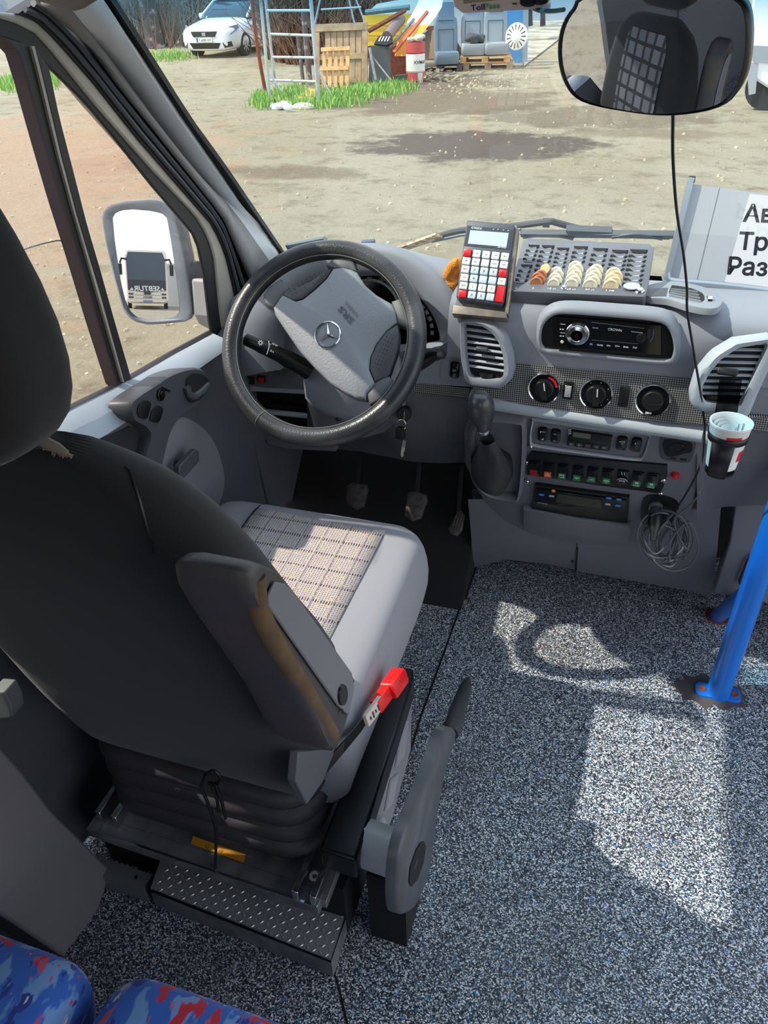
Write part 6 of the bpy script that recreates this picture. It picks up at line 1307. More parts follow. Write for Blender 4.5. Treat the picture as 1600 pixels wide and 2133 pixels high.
b = MB(); b.box((-22, 44, 1.8), (44, .4, 5)); tag(b.build('wall_far', mat('far dark wood', (110, 124, 142), .95, vary=((138, 146, 156), 1.2, .4, .6))), kind='structure')
# rubble heap behind the car
b = MB(); random.seed(8)
for _ in range(160): pebble(G(595+random.gauss(0, 16), 92+random.gauss(0, 6)) + V((0, 0, random.random()*.3)), random.uniform(.05, .13))
tag(b.build('rubble', mat('rubble', (186, 176, 156), .9, vary=((130, 116, 100), 3, .4, .6)), angle=10), 'heap of pale rubble stones behind the white car', 'rubble', kind='stuff')

# ------------------------------------------------------------------ white car
M['car_white'] = mat('white car paint', (232, 238, 244), .25, coat=.6); M['car_glass'] = mat('car glass', (62, 84, 96), .06, spec=.8); M['tyre'] = mat('tyre', (36, 36, 38), .85); M['alloy'] = mat('alloy', (176, 180, 186), .3, .8)
carT = thing('white_car', 'white hatchback parked facing the camera at the far left of the yard', 'car', (0, 0, 0))
# local: +x forward, +y left; front axle at x=0
def sec(x, zb, zt, hw, top=.86, n=4): 
    return [V((x, -hw, zb+.10)), V((x, -hw*1.0, lerp(zb, zt, .55))), V((x, -hw*.97, lerp(zb, zt, .85))), V((x, -hw*top, zt)), V((x, -hw*.4, zt+.015)), V((x, hw*.4, zt+.015)), V((x, hw*top, zt)), V((x, hw*.97, lerp(zb, zt, .85))), V((x, hw, lerp(zb, zt, .55))), V((x, hw, zb+.10)), V((x, hw*.86, zb)), V((x, -hw*.86, zb))]
b = MB(); b.loft([sec(.875, .26, .64, .60), sec(.86, .20, .69, .70), sec(.76, .17, .75, .83), sec(.45, .17, .83, .89), sec(0, .17, .90, .90), sec(-.45, .17, .97, .90), sec(-1.0, .17, 1.0, .905), sec(-2.0, .17, 1.02, .905), sec(-2.8, .18, 1.04, .89), sec(-3.25, .22, 1.0, .84), sec(-3.42, .32, .92, .74)], True, True); b.build('body', M['car_white'], carT, angle=60, sub=1)
def gsec(x, z, hw, z0=.95): return [V((x, -hw*1.0, z0)), V((x, -hw*.86, lerp(z0, z, .92))), V((x, -hw*.7, z)), V((x, hw*.7, z)), V((x, hw*.86, lerp(z0, z, .92))), V((x, hw, z0))]
b = MB(); b.loft([gsec(-.42, .97, .84), gsec(-.85, 1.22, .82), gsec(-1.22, 1.41, .80), gsec(-1.9, 1.455, .79), gsec(-2.7, 1.40, .78), gsec(-3.2, 1.15, .76), gsec(-3.35, 1.0, .74)], True, True); b.build('glasshouse', M['car_glass'], carT, angle=60)
b = MB(); R = [[p+V((0, 0, .012)) for p in gsec(x, z, hw)][1:5] for x, z, hw in ((-1.14, 1.385, .80), (-1.3, 1.425, .80), (-1.9, 1.462, .79), (-2.7, 1.405, .78), (-2.85, 1.35, .78))]; b.loft(R, False, False)
for s in (1, -1):
    b.bar(V((-.40, s*.80, .98)), V((-1.20, s*.69, 1.40)), .05, .05); b.bar(V((-1.86, s*.81, 1.0)), V((-1.86, s*.71, 1.42)), .06, .03); b.bar(V((-2.9, s*.80, 1.03)), V((-2.72, s*.71, 1.36)), .16, .03)
b.build('roof', M['car_white'], carT, angle=60)
for s in (1, -1):
    for x in (0, -2.64):
        b = MB(); f = Frame((x, s*.80, .31), (1, 0, 0), (0, s, 0)); b.lathe(f, [(.20, -.1), (.31, -.1), (.315, 0), (.31, .085), (.29, .10), (.22, .10), (.215, .08)], 28, cap=False); w = b.build('wheel', M['tyre'], carT)
        b = MB(); b.lathe(f, [(.215, .08), (.20, .055), (.05, .06), (.0005, .065)], 24, cap=False)
        for k in range(9): a = k*2*pi/9; b.bar(f.p(.04*cos(a), .04*sin(a), .085), f.p(.205*cos(a), .205*sin(a), .085), .035, .02, up=f.n, mat=1)
        b.build('rim', [M['black'], M['alloy']], w)
    b = MB(); b.prism([V((.70, s*.46, .66)), V((.82, s*.46, .56)), V((.70, s*.80, .60)), V((.34, s*.90, .74)), V((.34, s*.86, .82)), V((.56, s*.70, .78))], (.035, s*.02, .01)); b.build('headlight', mat('headlight', (66, 74, 84), .1, coat=.8), carT)
    b = MB(); b.prism([V((.82, s*.58, .40)), V((.74, s*.82, .43)), V((.72, s*.84, .30)), V((.82, s*.64, .27))], (.06, 0, 0)); b.build('fog_light', M['black'], carT)
    b = MB(); b.loft([[V((-.62, s*(.88+a), 1.0+c)) for a, c in rrect(.10, .09, .03)], [V((-.72, s*(.93+a), 1.02+c)) for a, c in rrect(.20, .14, .05)], [V((-.80, s*(.93+a), 1.02+c)) for a, c in rrect(.16, .11, .04)]], True, True); b.build('wing_mirror', M['car_white'], carT)
b = MB(); b.prism([V((.845, -.36, .55)), V((.845, .36, .55)), V((.83, .44, .69)), V((.83, -.44, .69))], (.045, 0, 0)); b.box((.885, 0, .62), (.02, .12, .09), None, 1); b.build('grille', [M['black'], M['alloy']], carT)
b = MB(); b.prism([V((.83, -.42, .25)), V((.83, .42, .25)), V((.85, .52, .40)), V((.85, -.52, .40))], (.045, 0, 0)); b.build('lower_intake', M['black'], carT)
b = MB(); b.box((.895, 0, .475), (.02, .52, .11)); b.box((.906, -.235, .475), (.004, .05, .11), None, 1); f = Frame((.908, .02, .475), (0, 1, 0), (1, 0, 0)); b.text('T 6080 AM', f, h=.07, w=.40, mat=2); b.build('number_plate', [M['white'], mat('plate blue', (40, 70, 170), .5), M['dark_ink']], carT)
hx, hy = -.03, -1.0; place(carT, (-13.85, 26.0, ZG), atan2(hy, hx), s=1.05)

# ------------------------------------------------------------------ scaffold and posts
M['galv'] = mat('painted scaffold steel', (178, 190, 196), .5, .3, vary=((150, 120, 96), 2.5, .58, .7))
sf = thing('scaffold', 'pale blue-grey scaffold frame standing in the grass left of the wooden crate', 'scaffold', G(612, 212))
YS = 16.2
def P2(x, y, yy=YS): return on(x, y, 'y', yy)
for (x0, y0, x1, y1, r, yy) in ((541, -20, 563, 210, .032, 16.35), (551, -20, 574, 181, .03, 17.4), (646, -20, 665, 222, .036, 16.0)):
    b = MB(); b.tube([P2(x0, y0, yy), P2(x1, y1, yy)], r, 10); b.build('pole', M['galv'], sf)
for (x0, y0, x1, y1) in ((557, 22, 649, 22), (564, 71, 652, 74), (569, 119, 656, 120), (564, 167, 660, 170)):
    b = MB(); b.tube([P2(x0, y0, 16.9), P2(x1, y1, 16.05)], .024, 8); b.build('rung', M['galv'], sf)
for (x0, y0, x1, y1, yy) in ((668, -5, 655, 54, 16.4), (660, 140, 690, 198, 16.6), (561, 153, 588, 191, 16.5), (669, 20, 752, 15, 18.2), (740, -5, 760, 46, 18.4), (726, -5, 738, 47, 18.4)):
    b = MB(); b.tube([P2(x0, y0, yy), P2(x1, y1, yy)], .018, 8); b.build('brace', M['galv'], sf)
b = MB(); b.bar(P2(566, 212, 16.2), P2(662, 211, 16.1), .05, .08); b.build('toe_board', M['rust'], sf)
b = MB(); b.lathe(Frame(P2(665, 222, 16.0), (1, 0, 0), (0, 0, 1)), [(.06, -.03), (.06, .03), (.03, .05), (.03, .16)], 12); b.tube([P2(655, 212, 16.0), P2(690, 199, 16.8)], .03, 6); b.build('screw_foot', M['steel'], sf)
b = MB(); b.tube(spline([P2(x, y, 16.9) for x, y in ((524, -20), (527, 20), (533, 75), (540, 120), (548, 165), (554, 198))], 4), .04, 8); tag(b.build('rusty_post', M['rust']), 'thin rusty brown post leaning left of scaffold', 'post')
for i, (x0, y0, x1, y1, r) in enumerate(((620, 70, 632, 175, .045), (632, 20, 645, 170, .07), (645, 40, 690, -10, .06))):
    if i == 2: continue
    b = MB(); b.tube([P2(x0, y0, 19.4), P2(x1, y1, 19.0)], r, 8); tag(b.build('wooden_stake', M['bark']), ['thin dark stake standing behind the scaffold rungs', 'thicker pale stake standing behind the scaffold beside right pole'][i], 'stake')
b = MB(); b.prism([G(616, 208, .04), G(662, 209, .04), G(662, 190, .04), G(640, 187, .04)], (0, 0, .03)); tag(b.build('plywood_sheet', mat('plywood', (206, 164, 96), .7)), 'sheet of plywood lying on the ground inside the scaffold', 'board')
b = MB()
for k in range(16): b.ball(G(567+random.random()*34, 219+random.gauss(0, 2.5), random.random()*.09), (random.uniform(.04, .13), .06, random.uniform(.03, .07)), 6)
w_ = b.build('plastic_bag', mat('white plastic bag', (226, 234, 240), .4), angle=20); w_.modifiers.new('r', 'REMESH').voxel_size = .03; tag(w_, 'crumpled white plastic bag on grass at the foot of scaffold', 'bag')
b = MB(); b.ball(G(632, 224, .02), (.24, .14, .09), 8); tag(b.build('flat_stone', mat('flat stone', (190, 186, 172), .9), angle=20), 'flat grey stone in the grass right of the white bag', 'stone')

# ------------------------------------------------------------------ pallets and crates
def pallet_mesh(root, L=1.2, D=.8, m='wood'):
    for y in (-.34, 0, .34):
        b = MB(); b.box((0, y*D/.8, .011), (L, .10, .022)); b.build('bottom_board', M[m], root)
        for x in (-.52, 0, .52): b = MB(); b.box((x*L/1.2, y*D/.8, .061), (.145 if x else .15, .10, .078)); b.build('block', M[m], root)
    for x in (-.52, 0, .52): b = MB(); b.box((x*L/1.2, 0, .111), (.145, D, .022)); b.build('stringer_board', M[m], root)
    for k in range(5): b = MB(); b.box((0, lerp(-.335, .335, k/4)*D/.8, .133), (L, .13, .022)); b.build('deck_board', M[m], root)
p0 = thing('pallet', 'light new wooden pallet carrying two grey bus seats', 'pallet', (0, 0, 0), 'pallets under the bus seats'); pallet_mesh(p0)
A, Bq = on(957, 128, 'y', 21.8), on(1062, 126, 'y', 22.0); rz = atan2(Bq.y-A.y, Bq.x-A.x); sc_ = (Bq-A).length/1.2
PZ = lerp(A.z, Bq.z, .5)
def setp(o, x, y, yy, z, rz, s, lab=None):
    p = on(x, y, 'y', yy); p.z = z; d = V((-sin(rz), cos(rz), 0)); place(o, p + d*.4*s, rz, s=s)
    if lab: o['label'] = lab
setp(p0, 1010, 128, 21.8, ZG+.146*sc_, rz, sc_)
p1 = copy_tree(p0); setp(p1, 1016, 145, 21.85, ZG, rz, sc_, 'greyish wooden pallet lying underneath the light new pallet')
p2 = copy_tree(p0); setp(p2, 915, 142, 21.4, ZG, rz, .95, 'dark weathered pallet under the single bluish bus seat')
for o in (p1, p2):
    for ch in o.children: ch.data = ch.data.copy(); ch.data.materials.clear(); ch.data.materials.append(M['wood_grey'] if o is p1 else mat('dark pallet wood', (92, 86, 84), .9))
# tall crate side and small pallet leaning
def leaning(name, lab, cat, px0, px1, pyb, pyt, yy, bars, m):
    A, Bq, T = P2(px0, pyb, yy), P2(px1, pyb-2, yy), P2(px0, pyt, yy+.25); t = thing(name, lab, cat, (A+Bq)/2)
    u = Bq-A; h = (T-A).length; f = Frame(A, u, u.cross(T-A)); f = Frame(A, u, f.n if f.n.y < 0 else -f.n); W_ = u.length
    for nm, x0, x1, y0, y1, z in bars:
        b = MB(); b.box(f.p(lerp(x0, x1, .5)*W_, lerp(y0, y1, .5)*h, z), ((x1-x0)*W_, (y1-y0)*h, .03), f); b.build(nm, M[m], t, bevel=.004)
leaning('crate_panel', 'tall weathered wooden crate side standing upright behind the small pallet', 'crate', 657, 767, 178, 52, 19.0,
    [('frame_board', 0, 1, .88, 1, .06), ('frame_board', 0, .11, 0, .9, .05), ('frame_board', .90, 1.0, 0, .9, .05), ('frame_board', 0, 1, .42, .52, .03), ('frame_board', 0, .9, .03, .10, .04)] + [('plank', .20+.115*k, .30+.115*k, .05, .92, 0) for k in range(6)], 'wood_grey')
leaning('small_pallet', 'small slatted pallet leaning on its edge against the tall crate side', 'pallet', 670, 729, 184, 101, 18.2,
    [('frame_board', 0, 1, .90, 1, .06), ('frame_board', -.03, .97, .42, .52, .06)] + [('slat', .02+.205*k, .15+.205*k, 0, .97, 0) for k in range(5)], 'wood')
# black sheet, poles, grate, tub
def sheet(name, lab, cat, L, yy, col, thick=.03, m=None, bev=0): b = MB(); b.prism([P2(*p, yy) if len(p) == 2 else P2(*p) for p in L], (0, thick, 0)); return tag(b.build(name, m or mat(name+' paint', col, .6), bevel=bev), lab, cat)
sheet('black_sheet', 'dark grey sheet of metal standing upright left of the red and white drum', 'sheet', [(768, 172), (770, 95), (811, 94), (814, 170), (790, 177)], 19.0, (84, 86, 92))
for i, (x0, y0, x1, y1, lab) in enumerate(((770, 100, 783, 168, 'pale grey pole leaning at the left side of the dark metal sheet'), (776, 118, 815, 168, 'thin grey pole leaning across the dark metal sheet'))):
    b = MB(); b.tube([P2(x0, y0, 18.85), P2(x1, y1, 18.6)], .035 if i == 0 else .02, 8); tag(b.build('pole', M['steel']), lab, 'pole')
gt = thing('drain_grate', 'black slotted drain grate lying on top of the dark metal sheet', 'grate', P2(798, 92, 18.9)); f = Frame(P2(798, 84, 18.9), (1, 0, 0), (.1, -.8, .5))
b = MB(); b.fprism(f, lp(f, [(779, 91), (789, 75), (817, 73), (818, 88), (805, 94)]), -.06, 0); b.build('grate_frame', M['black'], gt)
b = MB()
for k in range(4): b.bar(f.w(789+6*k, 86, .006), f.w(794+6*k, 76, .006), .022, .01, up=f.n)
b.build('grate_bar', M['white'], gt)
sheet('black_tub', 'small black tub on the ground left of the drum', 'tub', [(820, 158), (843, 156), (843, 168), (830, 173), (824, 170)], 18.7, (62, 66, 72), .2)
# boards: yellow wall, white and orange sheet, pipes
sheet('yellow_board', 'bright yellow panelled board standing behind the leaning pipes', 'board', [(756, 96), (756, 32), (862, 29), (862, 60), (845, 95)], 20.9, (236, 200, 60), .05)
b = MB()
for y in (53, 74): b.bar(P2(757, y, 20.88), P2(845, y, 20.88), .012, .02)
b.build('board_joint', mat('joint ochre', (190, 148, 46), .7), bpy.data.objects['yellow_board'])
sheet('pale_sheet', 'pale sheet lying over the top of yellow board', 'sheet', [(762, 31), (772, 20), (785, 8), (875, -8), (875, 28)], 21.2, (214, 226, 228), .05)
ss = thing('bent_sheet', 'large bent sheet, white above and orange below, sloping over the red drum', 'sheet', P2(850, 117, 19.8))
WH = [(843, 53), (860, 27), (871, 5), (876, -12), (925, -12), (920, 15), (909, 33), (895, 51)]; OR = [(843, 53), (895, 51), (889, 58), (865, 90), (856, 110), (847, 117), (822, 117), (826, 95)]
def bent(L): return [P2(x, y, lerp(19.7, 20.6, (117-y)/117)) for x, y in L]
b = MB(); b.prism(bent(WH), (0, .03, .0)); b.build('white_half', mat('white sheet', (236, 238, 236), .4), ss)
b = MB(); b.prism(bent(OR), (0, .03, .0)); b.build('orange_half', mat('orange sheet', (248, 178, 66), .4), ss)
for x0, y0, x1, y1, w, m, lab in ((768, 65, 845, 21, .07, 'rust', 'rust-brown beam leaning across the yellow board'), (811, 100, 863, 39, .05, 'steel', 'grey metal channel leaning on the bent sheet, left of the orange rail'), (820, 110, 891, 24, .065, 'orail', 'orange-red rail leaning on the bent white and orange sheet'), (799, 68, 815, 48, .03, 'rust', 'short thin rusty angle iron on the yellow board')):
    if m == 'orail' and 'orail' not in M: M['orail'] = mat('orange rail', (206, 108, 72), .6)
    b = MB(); b.bar(P2(x0, y0, 19.45), P2(x1, y1, 20.2), w, w, up=(0, -1, .5)); tag(b.build('metal_bar', M[m], bevel=.006), lab, 'bar')
b = MB(); b.tube([P2(806, 76, 19.4), P2(835, 40, 20.3)], .115, 16); tag(b.build('big_pipe', mat('brown pipe', (136, 116, 112), .6)), 'thick brown pipe leaning behind the drain grate', 'pipe')
b = MB(); b.tube([P2(762, 26, 20.7), P2(853, 15, 20.7)], .06, 8); tag(b.build('roller_tube', mat('teal tube', (96, 128, 136), .5)), 'dark horizontal tube across the pale sheet', 'tube')
b = MB(); f = Frame(P2(830, 132, 20.0), (1, 0, 0), (0, -1, 0)); b.lathe(f, [(.0005, -.3), (.40, -.28), (.42, 0), (.36, .05), (.0005, .06)], 24); tag(b.build('rusty_tank', M['rust']), 'round rusty tank end in shadow left of the drum', 'tank')
# drum
dr = thing('oil_drum', 'red and white oil drum standing in the yard with a rag on top', 'drum', G(866, 172)); pd = G(866, 170); rd = .215
fd_ = Frame(pd, (1, 0, 0), (0, 0, 1)); hD = .78
for nm, z0, z1, m in (('red_band', .56, hD, 'drum_red'), ('white_band', .20, .56, 'drum_white'), ('base_band', .0, .20, 'drum_red')):
    if m not in M: M[m] = mat(m, (178, 66, 64) if 'red' in m else (214, 212, 204), .5, vary=((150, 80, 66) if 'red' in m else (170, 160, 146), 5, .6, .75))
    b = MB(); b.lathe(fd_, [(rd*.98, z0), (rd, z0+.01), (rd*1.03, z0+.03), (rd, z0+.05), (rd, z1-.01), (rd*.98, z1)], 28); b.build(nm, M[m], dr)
b = MB(); vs, fs, d = text_geo('XVMAY', True); k = .07/d[1]
a0 = radians(-42); b.add([fd_.p((rd+.004)*cos(a0+v.x*k/rd), (rd+.004)*sin(a0+v.x*k/rd), .40+v.y*k) for v in vs], fs); b.build('lettering', M['dark_ink'], dr)
b = MB(); b.add([fd_.p((rd+.006)*cos(radians(a)), (rd+.006)*sin(radians(a)), z) for a in (-62, -45, -28) for z in (.0, .19)], [(0, 2, 3, 1), (2, 4, 5, 3)]); b.build('white_patch', M['drum_white'], dr)
b = MB(); random.seed(4)
for k in range(10): b.ball(fd_.p(random.uniform(-.14, .16), random.uniform(-.1, .1), hD+random.uniform(.02, .12)), (.09, .08, .05), 7)
r_ = b.build('rag', mat('grey rag', (186, 184, 168), .9), angle=30); r_.modifiers.new('r', 'REMESH').voxel_size = .025; tag(r_, 'grey rag heaped on top of the red and white drum', 'rag')
# dark shed wall behind the seats, plank, boxes
sheet('shed_wall', 'dark brown plank wall of the shed behind the bus seats', 'wall', [(858, 132), (866, 88), (900, 56), (935, 50), (975, 60), (975, 130)], 24.2, (112, 96, 88), .1, mat('shed planks', (112, 98, 92), .9, vary=((78, 68, 66), 2, .4, .6)))
sheet('grey_tarpaulin', 'pale grey tarpaulin wall above and behind the bus seats', 'tarpaulin', [(885, 62), (905, 40), (928, -10), (1075, -10), (1068, 105), (960, 100), (935, 56)], 24.0, (190, 196, 200), .05)
sheet('upright_plank', 'brown plank standing upright left of the single bluish seat', 'plank', [(893, 122), (900, 63), (916, 62), (911, 122)], 23.0, (172, 144, 120), .06)
b = MB(); b.bar(P2(924, 10, 23.1), P2(924, 58, 23.1), .05, .05); b.bar(P2(888, 59, 23.1), P2(926, 55, 23.1), .05, .08); tag(b.build('bracket_post', M['rust']), 'rusty bracket post above the upright plank', 'post')
sheet('white_box', 'white box standing behind the upright plank', 'box', [(895, 120), (896, 90), (930, 87), (928, 112)], 23.4, (218, 220, 220), .3)
random.seed(12)
b = MB()
for k in range(40):
    p = G(random.gauss(905, 26), random.gauss(157, 7), .02+random.random()*.08); a = random.random()*3.1; L_ = random.uniform(.08, .28); b.bar(p, p+V((L_*cos(a), L_*sin(a), random.uniform(-.02, .08))), random.uniform(.03, .09), .02)
tag(b.build('wood_debris', mat('broken wood', (176, 162, 140), .9, vary=((120, 106, 92), 3, .4, .6))), 'scattered broken wood and rubble right of the drum', 'debris', kind='stuff')

# ------------------------------------------------------------------ old bus seats
M['seat_grey'] = mat('grey bus vinyl', (150, 158, 164), .5); M['seat_blue'] = mat('blue-grey bus vinyl', (112, 130, 146), .5)
def bus_seat(lab, m, p, s, rz):
    t = thing('bus_seat', lab, 'seat', (0, 0, 0), 'old bus seats in the yard')
    b = MB(); b.loft([[V((a, c-.21, z)) for a, c in rrect(.44*k, .44*k, .05)] for z, k in ((0, .92), (.03, 1), (.15, 1), (.18, .95))], True, True); b.build('seat', M[m], t, angle=50)
    b = MB(); b.loft([[V((a*k, .02+.20*z+c, z)) for a, c in rrect(.44, .11, .04)] for z, k in ((.08, .95), (.3, 1), (.55, 1), (.68, .92), (.72, .72), (.90, .70), (.94, .6))], True, True); bk = b.build('backrest', M[m], t, angle=50)
    b = MB()
    for z in (.52, .66): b.tube([V((-.14, -.038+.20*z, z)), V((.14, -.038+.20*z, z))], .006, 5)
    for x in (-.14, .14): b.tube([V((x, -.038+.20*z, z)) for z in (.2, .36, .52)], .005, 5)
    b.build('piping', M['gray_plastic'], bk); place(t, p, rz, s=s); return t
def pz(x, yy, z): q = on(x, 100, 'y', yy); q.z = z; return q
topz = ZG+.144*sc_*2 + .02
bus_seat('grey bus seat on the light pallet with a dark bag lying on it', 'seat_grey', pz(984, 22.3, topz), 1.32, rz+.12)
bus_seat('grey bus seat on the light pallet beside the white hubcap', 'seat_grey', pz(1031, 22.4, topz), 1.32, rz+.12)
bus_seat('bluish bus seat standing alone on the dark weathered pallet', 'seat_blue', pz(929, 21.9, ZG+.165), 1.34, rz+.15)
b = MB(); random.seed(2)
for k in range(12): b.ball(pz(988, 22.0, topz+.28)+V((random.uniform(-.17, .17), random.uniform(-.1, .1), random.uniform(0, .16))), (.09, .09, .07), 7)
o = b.build('dark_bag', mat('dark cloth', (74, 78, 82), .9), angle=30); o.modifiers.new('r', 'REMESH').voxel_size = .03; tag(o, 'crumpled dark cloth bag on the left seat of the light pallet', 'bag')
hc = thing('hubcap', 'white slotted hubcap standing upright at the right end of the pallet', 'hubcap', P2(1075, 98, 22.1)); f = Frame(P2(1076, 76, 22.0), (1, 0, 0), (-.25, -1, .1))
b = MB(); b.lathe(f, [(.285, -.03), (.29, 0), (.26, .02), (.10, .03), (.08, .045), (.0005, .045)], 36); b.build('disc', M['white'], hc, angle=50)
b = MB()
for k in range(15): a = k*2*pi/15; b.add([f.p(r*cos(a+s), r*sin(a+s), z) for r, s, z in ((.13, -.05, .0305), (.25, -.06, .0225), (.25, .06, .0225), (.13, .05, .0305))], [(0, 1, 2, 3)])
b.build('slot', M['dark_ink'], hc)
sheet('blue_panel', 'blue painted metal panel standing behind the hubcap', 'panel', [(1055, 100), (1055, 10), (1092, 10), (1090, 140), (1082, 145)], 23.4, (96, 156, 214), .1)
sheet('grey_post', 'pale grey upright post at the right edge of the blue panel', 'post', [(1088, 150), (1090, 0), (1100, 0), (1097, 150)], 23.2, (150, 164, 174), .12)
b = MB(); A = [G(1092, 138, .02), G(1180, 70, .02), G(1180, -20, .02), G(1096, -20, .02)]; b.prism(A, (0, 0, .02)); tag(b.build('concrete_slab', mat('concrete', (176, 172, 156), .8, vary=((128, 124, 112), 1.2, .45, .6))), kind='structure')
sheet('workshop_wall', 'pale workshop wall far behind the right end of the pallets', 'wall', [(1096, 42), (1096, -30), (1240, -30), (1240, 42)], 36.0, (170, 180, 190), .2)
wb = thing('workbench', 'dark workbench on thick legs inside the workshop left of the mirror', 'bench', pz(1118, 30, ZG))
b = MB(); b.prism([P2(x, y, 30) for x, y in ((1098, 10), (1140, 8), (1140, 20), (1098, 22))], (0, .8, 0)); b.build('bench_top', mat('bench blue', (70, 84, 108), .6), wb)
for x in (1103, 1130): b = MB(); b.prism([P2(x-4, 20, 30), P2(x+4, 20, 30), P2(x+5, 54, 30), P2(x-5, 56, 30)], (0, .2, 0)); b.build('leg', mat('bench leg', (62, 58, 60), .7), wb)

# ------------------------------------------------------------------ white van at the right edge
wv = thing('white_van', 'white van parked at the right edge behind the rear-view mirror', 'van', G(1600, 205))
b = MB(); yv = 15.5
b.prism([P2(x, y, yv) for x, y in ((1562, 30), (1575, -60), (1900, -60), (1900, 250), (1660, 205), (1600, 185), (1568, 165))], (.6, 2.2, 0)); b.build('body', M['car_white'], wv, bevel=.05)
b = MB(); b.prism([P2(x, y, yv-.03) for x, y in ((1566, 95), (1900, 105), (1900, 160), (1568, 128))], (0, .05, 0)); b.build('side_moulding', mat('van moulding', (150, 160, 170), .5), wv)
b = MB(); b.prism([P2(x, y, yv-.02) for x, y in ((1556, 130), (1580, 132), (1574, 195), (1560, 198))], (0, .03, 0)); b.build('mud_flap', mat('mud flap', (160, 168, 176), .6), wv)
b = MB(); f = Frame(P2(1600, 180, yv+.4), (1, 0, 0), (-.2, -1, 0)); b.lathe(f, [(.2, -.1), (.34, -.1), (.34, .1), (.2, .1)], 24); b.build('wheel', M['tyre'], wv)

# ------------------------------------------------------------------ door mirror and the coach it shows
GLp = [(236, 454), (241, 444), (254, 438), (278, 436), (314, 439), (338, 444), (349, 454), (357, 500), (366, 560), (376, 644), (372, 655), (362, 660), (338, 664), (314, 666), (290, 663), (274, 657), (265, 647), (255, 600), (240, 500)]
HOp = [(212, 454), (216, 436), (229, 426), (265, 418), (314, 415), (335, 418), (353, 429), (364, 446), (376, 495), (387, 545), (401, 650), (392, 670), (346, 675), (310, 677), (285, 672), (268, 662), (256, 645), (235, 570), (217, 490)]
mm = on(306, 590, 'x', -1.18); dr_ = V((-.30, -.954, .0)).normalized(); nMr = ((CAM-mm).normalized()+dr_).normalized()
FE = Frame(mm, (1, 0, 0), nMr)
em = thing('door_mirror', 'grey door mirror reflecting a white coach, outside the driver quarter window', 'mirror', mm)
n = 60; GP = resample2(lp(FE, GLp), n); HP2 = resample2([FE.px(x, y, .01) for x, y in HOp], n); hcx = sum(p[0] for p in HP2)/n; hcy = sum(p[1] for p in HP2)/n
sh2 = lambda k: [(hcx+(a-hcx)*k, hcy+(c-hcy)*k) for a, c in HP2]
M['mir_house'] = mat('weathered mirror housing', (126, 134, 144), .55, bump=(600, .3, .0006), vary=((108, 116, 128), 14, .4, .65))
b = MB(); b.loft([[FE.p(a, c, -.11) for a, c in sh2(.55)], [FE.p(a, c, -.07) for a, c in sh2(.9)], [FE.p(a, c, -.01) for a, c in sh2(1.0)], [FE.p(a, c, .01) for a, c in sh2(.995)], [FE.p(a, c, .012) for a, c in sh2(.95)], [FE.p(a, c, .002) for a, c in GP]], True, True); b.build('mirror_housing', M['mir_house'], em, angle=60)
b = MB(); b.fprism(FE, GP, .0, .0025); b.build('mirror_glass', M['mirror'], em)
b = MB(); A0 = on(380, 556, 'x', -1.12); b.tube([A0, on(398, 562, 'x', -1.10), on(416, 566, 'x', -1.06)], [.028, .024, .026], 12); b.build('arm', M['mir_house'], em)
b = MB(); b.prism([on(x, y, 'x', -1.06) for x, y in ((396, 579), (421, 578), (440, 690), (413, 676), (402, 655))], (.085, 0, 0)); b.build('mirror_foot', mat('mirror foot', (150, 152, 158), .55), em, bevel=.008)
# coach, parked facing the mirror
cp = mm + dr_*50; rzc = atan2(-dr_.y, -dr_.x)
co_ = thing('coach', 'white coach with dark windscreen parked behind, seen in the door mirror', 'coach', (0, 0, 0))
def csec(x, hw=1.25, z0=.35, z1=3.55, r=.25): return [V((x, a, (z0+z1)/2+c)) for a, c in rrect(2*hw, z1-z0, r, 4)]
b = MB(); b.loft([csec(.0, 1.15, .45, 3.3), csec(-.12, 1.23, .38, 3.5), csec(-.5), csec(-9)], True, True); b.build('body', mat('coach cream', (240, 232, 216), .4), co_, angle=50)
b = MB(); b.prism([V((.02, -1.13, 1.35)), V((.02, 1.13, 1.35)), V((.0, 1.13, 3.0)), V((-.03, 1.0, 3.38)), V((-.03, -1.0, 3.38)), V((.0, -1.13, 3.0))], (.03, 0, 0)); b.build('windscreen', mat('coach screen', (70, 84, 94), .15), co_)
b = MB(); b.prism([V((.03, -1.13, 1.15)), V((.03, -.3, 1.05)), V((.03, .3, 1.05)), V((.03, 1.13, 1.15)), V((.03, 1.13, 1.75)), V((.03, -1.13, 1.75))], (.03, 0, 0)); b.prism([V((.04, -.2, .9)), V((.04, .2, .9)), V((.04, .2, 1.1)), V((.04, -.2, 1.1))], (.03, 0, 0)); b.build('dark_apron', mat('coach apron', (60, 62, 68), .4), co_)
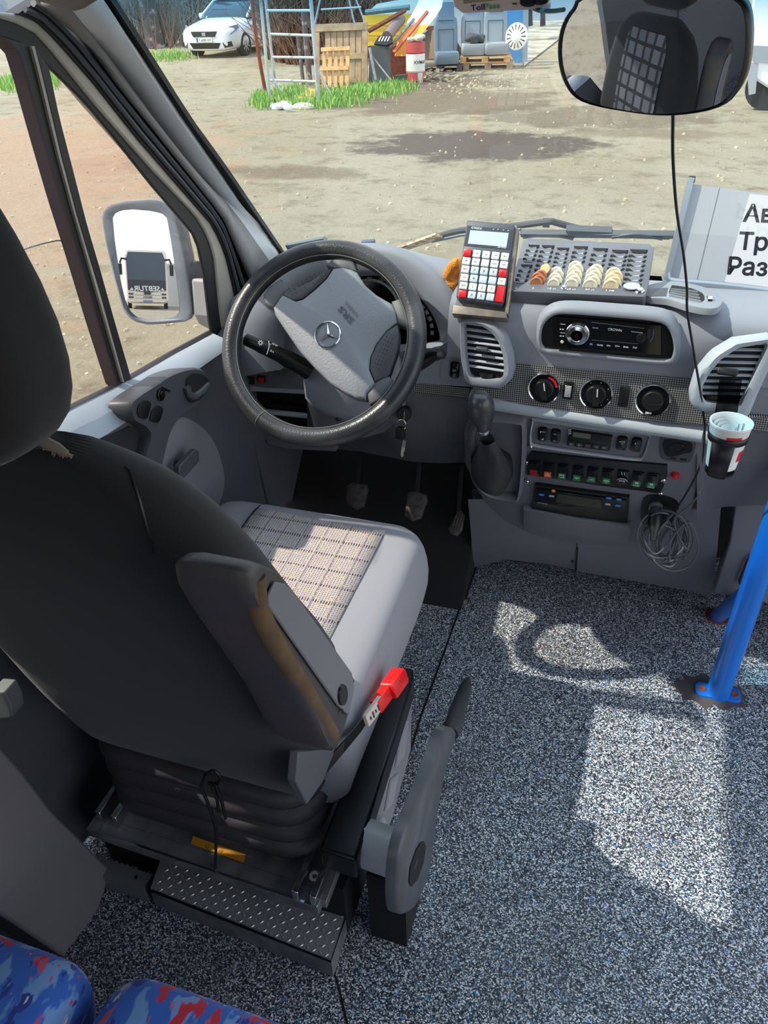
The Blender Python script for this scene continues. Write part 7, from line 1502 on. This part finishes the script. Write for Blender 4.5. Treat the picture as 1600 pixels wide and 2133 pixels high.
ff = Frame((.065, 0, 1.25), (0, 1, 0), (1, 0, 0)); b = MB(); b.text('SEBTUR', ff, h=.32, w=1.55, bold=True, shear=.15)
for s in (1, -1): b.add([ff.p(s*.80, -.10, 0), ff.p(s*1.02, -.10, 0), ff.p(s*.9, .06, 0)], [(0, 1, 2)])
b.build('lettering', M['white'], co_)
b = MB(); b.text('MAN', Frame((.04, 0, .75), (0, 1, 0), (1, 0, 0)), h=.14, w=.5, bold=True); b.box((.03, 0, .66), (.02, 1.5, .015)); b.box((.03, 0, .86), (.02, 1.5, .015)); b.build('badge', mat('coach grey', (120, 122, 126), .5), co_)
b = MB(); b.box((.04, .0, .48), (.03, .56, .13)); b.build('number_plate', mat('coach plate', (130, 140, 156), .5), co_)
for s in (1, -1):
    for z in (.72, .92): b = MB(); b.box((.02, s*.98, z), (.06, .28, .1)); b.build('headlight', M['gray_plastic'], co_)
    b = MB(); b.tube([V((-.05, s*1.1, 2.95)), V((.25, s*1.4, 2.98)), V((.3, s*1.5, 2.7))], .06, 8); b.box((.3, s*1.5, 2.35), (.14, .22, .65)); b.build('coach_mirror', M['black'], co_)
    b = MB(); b.lathe(Frame((-2.2, s*1.1, .5), (1, 0, 0), (0, s, 0)), [(.2, -.1), (.5, -.1), (.5, .12), (.2, .12)], 24); b.build('wheel', M['tyre'], co_)
place(co_, (cp.x, cp.y, ZG), rzc)
sd = V((-dr_.y, dr_.x, 0)); q = cp + dr_*12 + sd*6.6; b = MB(); b.box(V((q.x, q.y, ZG+1.4)), (9, 6, 2.8)); b.box(V((q.x, q.y, ZG+2.9)), (9.4, 6.4, .2)); tag(b.build('low_building', mat('low building', (196, 198, 200), .8)), 'low pale flat-roofed building beside the coach, seen in the door mirror', 'building')
# things behind the driver's seat shown by the inside mirror
b = MB(); b.box((-.968, -.05, 1.2), (.02, .09, 1.2)); tag(b.build('cabin_rail', mat('rail plate', (126, 138, 150), .4, .3)), 'grey bolted rail on the left cabin wall, seen in the rear-view mirror', 'rail')
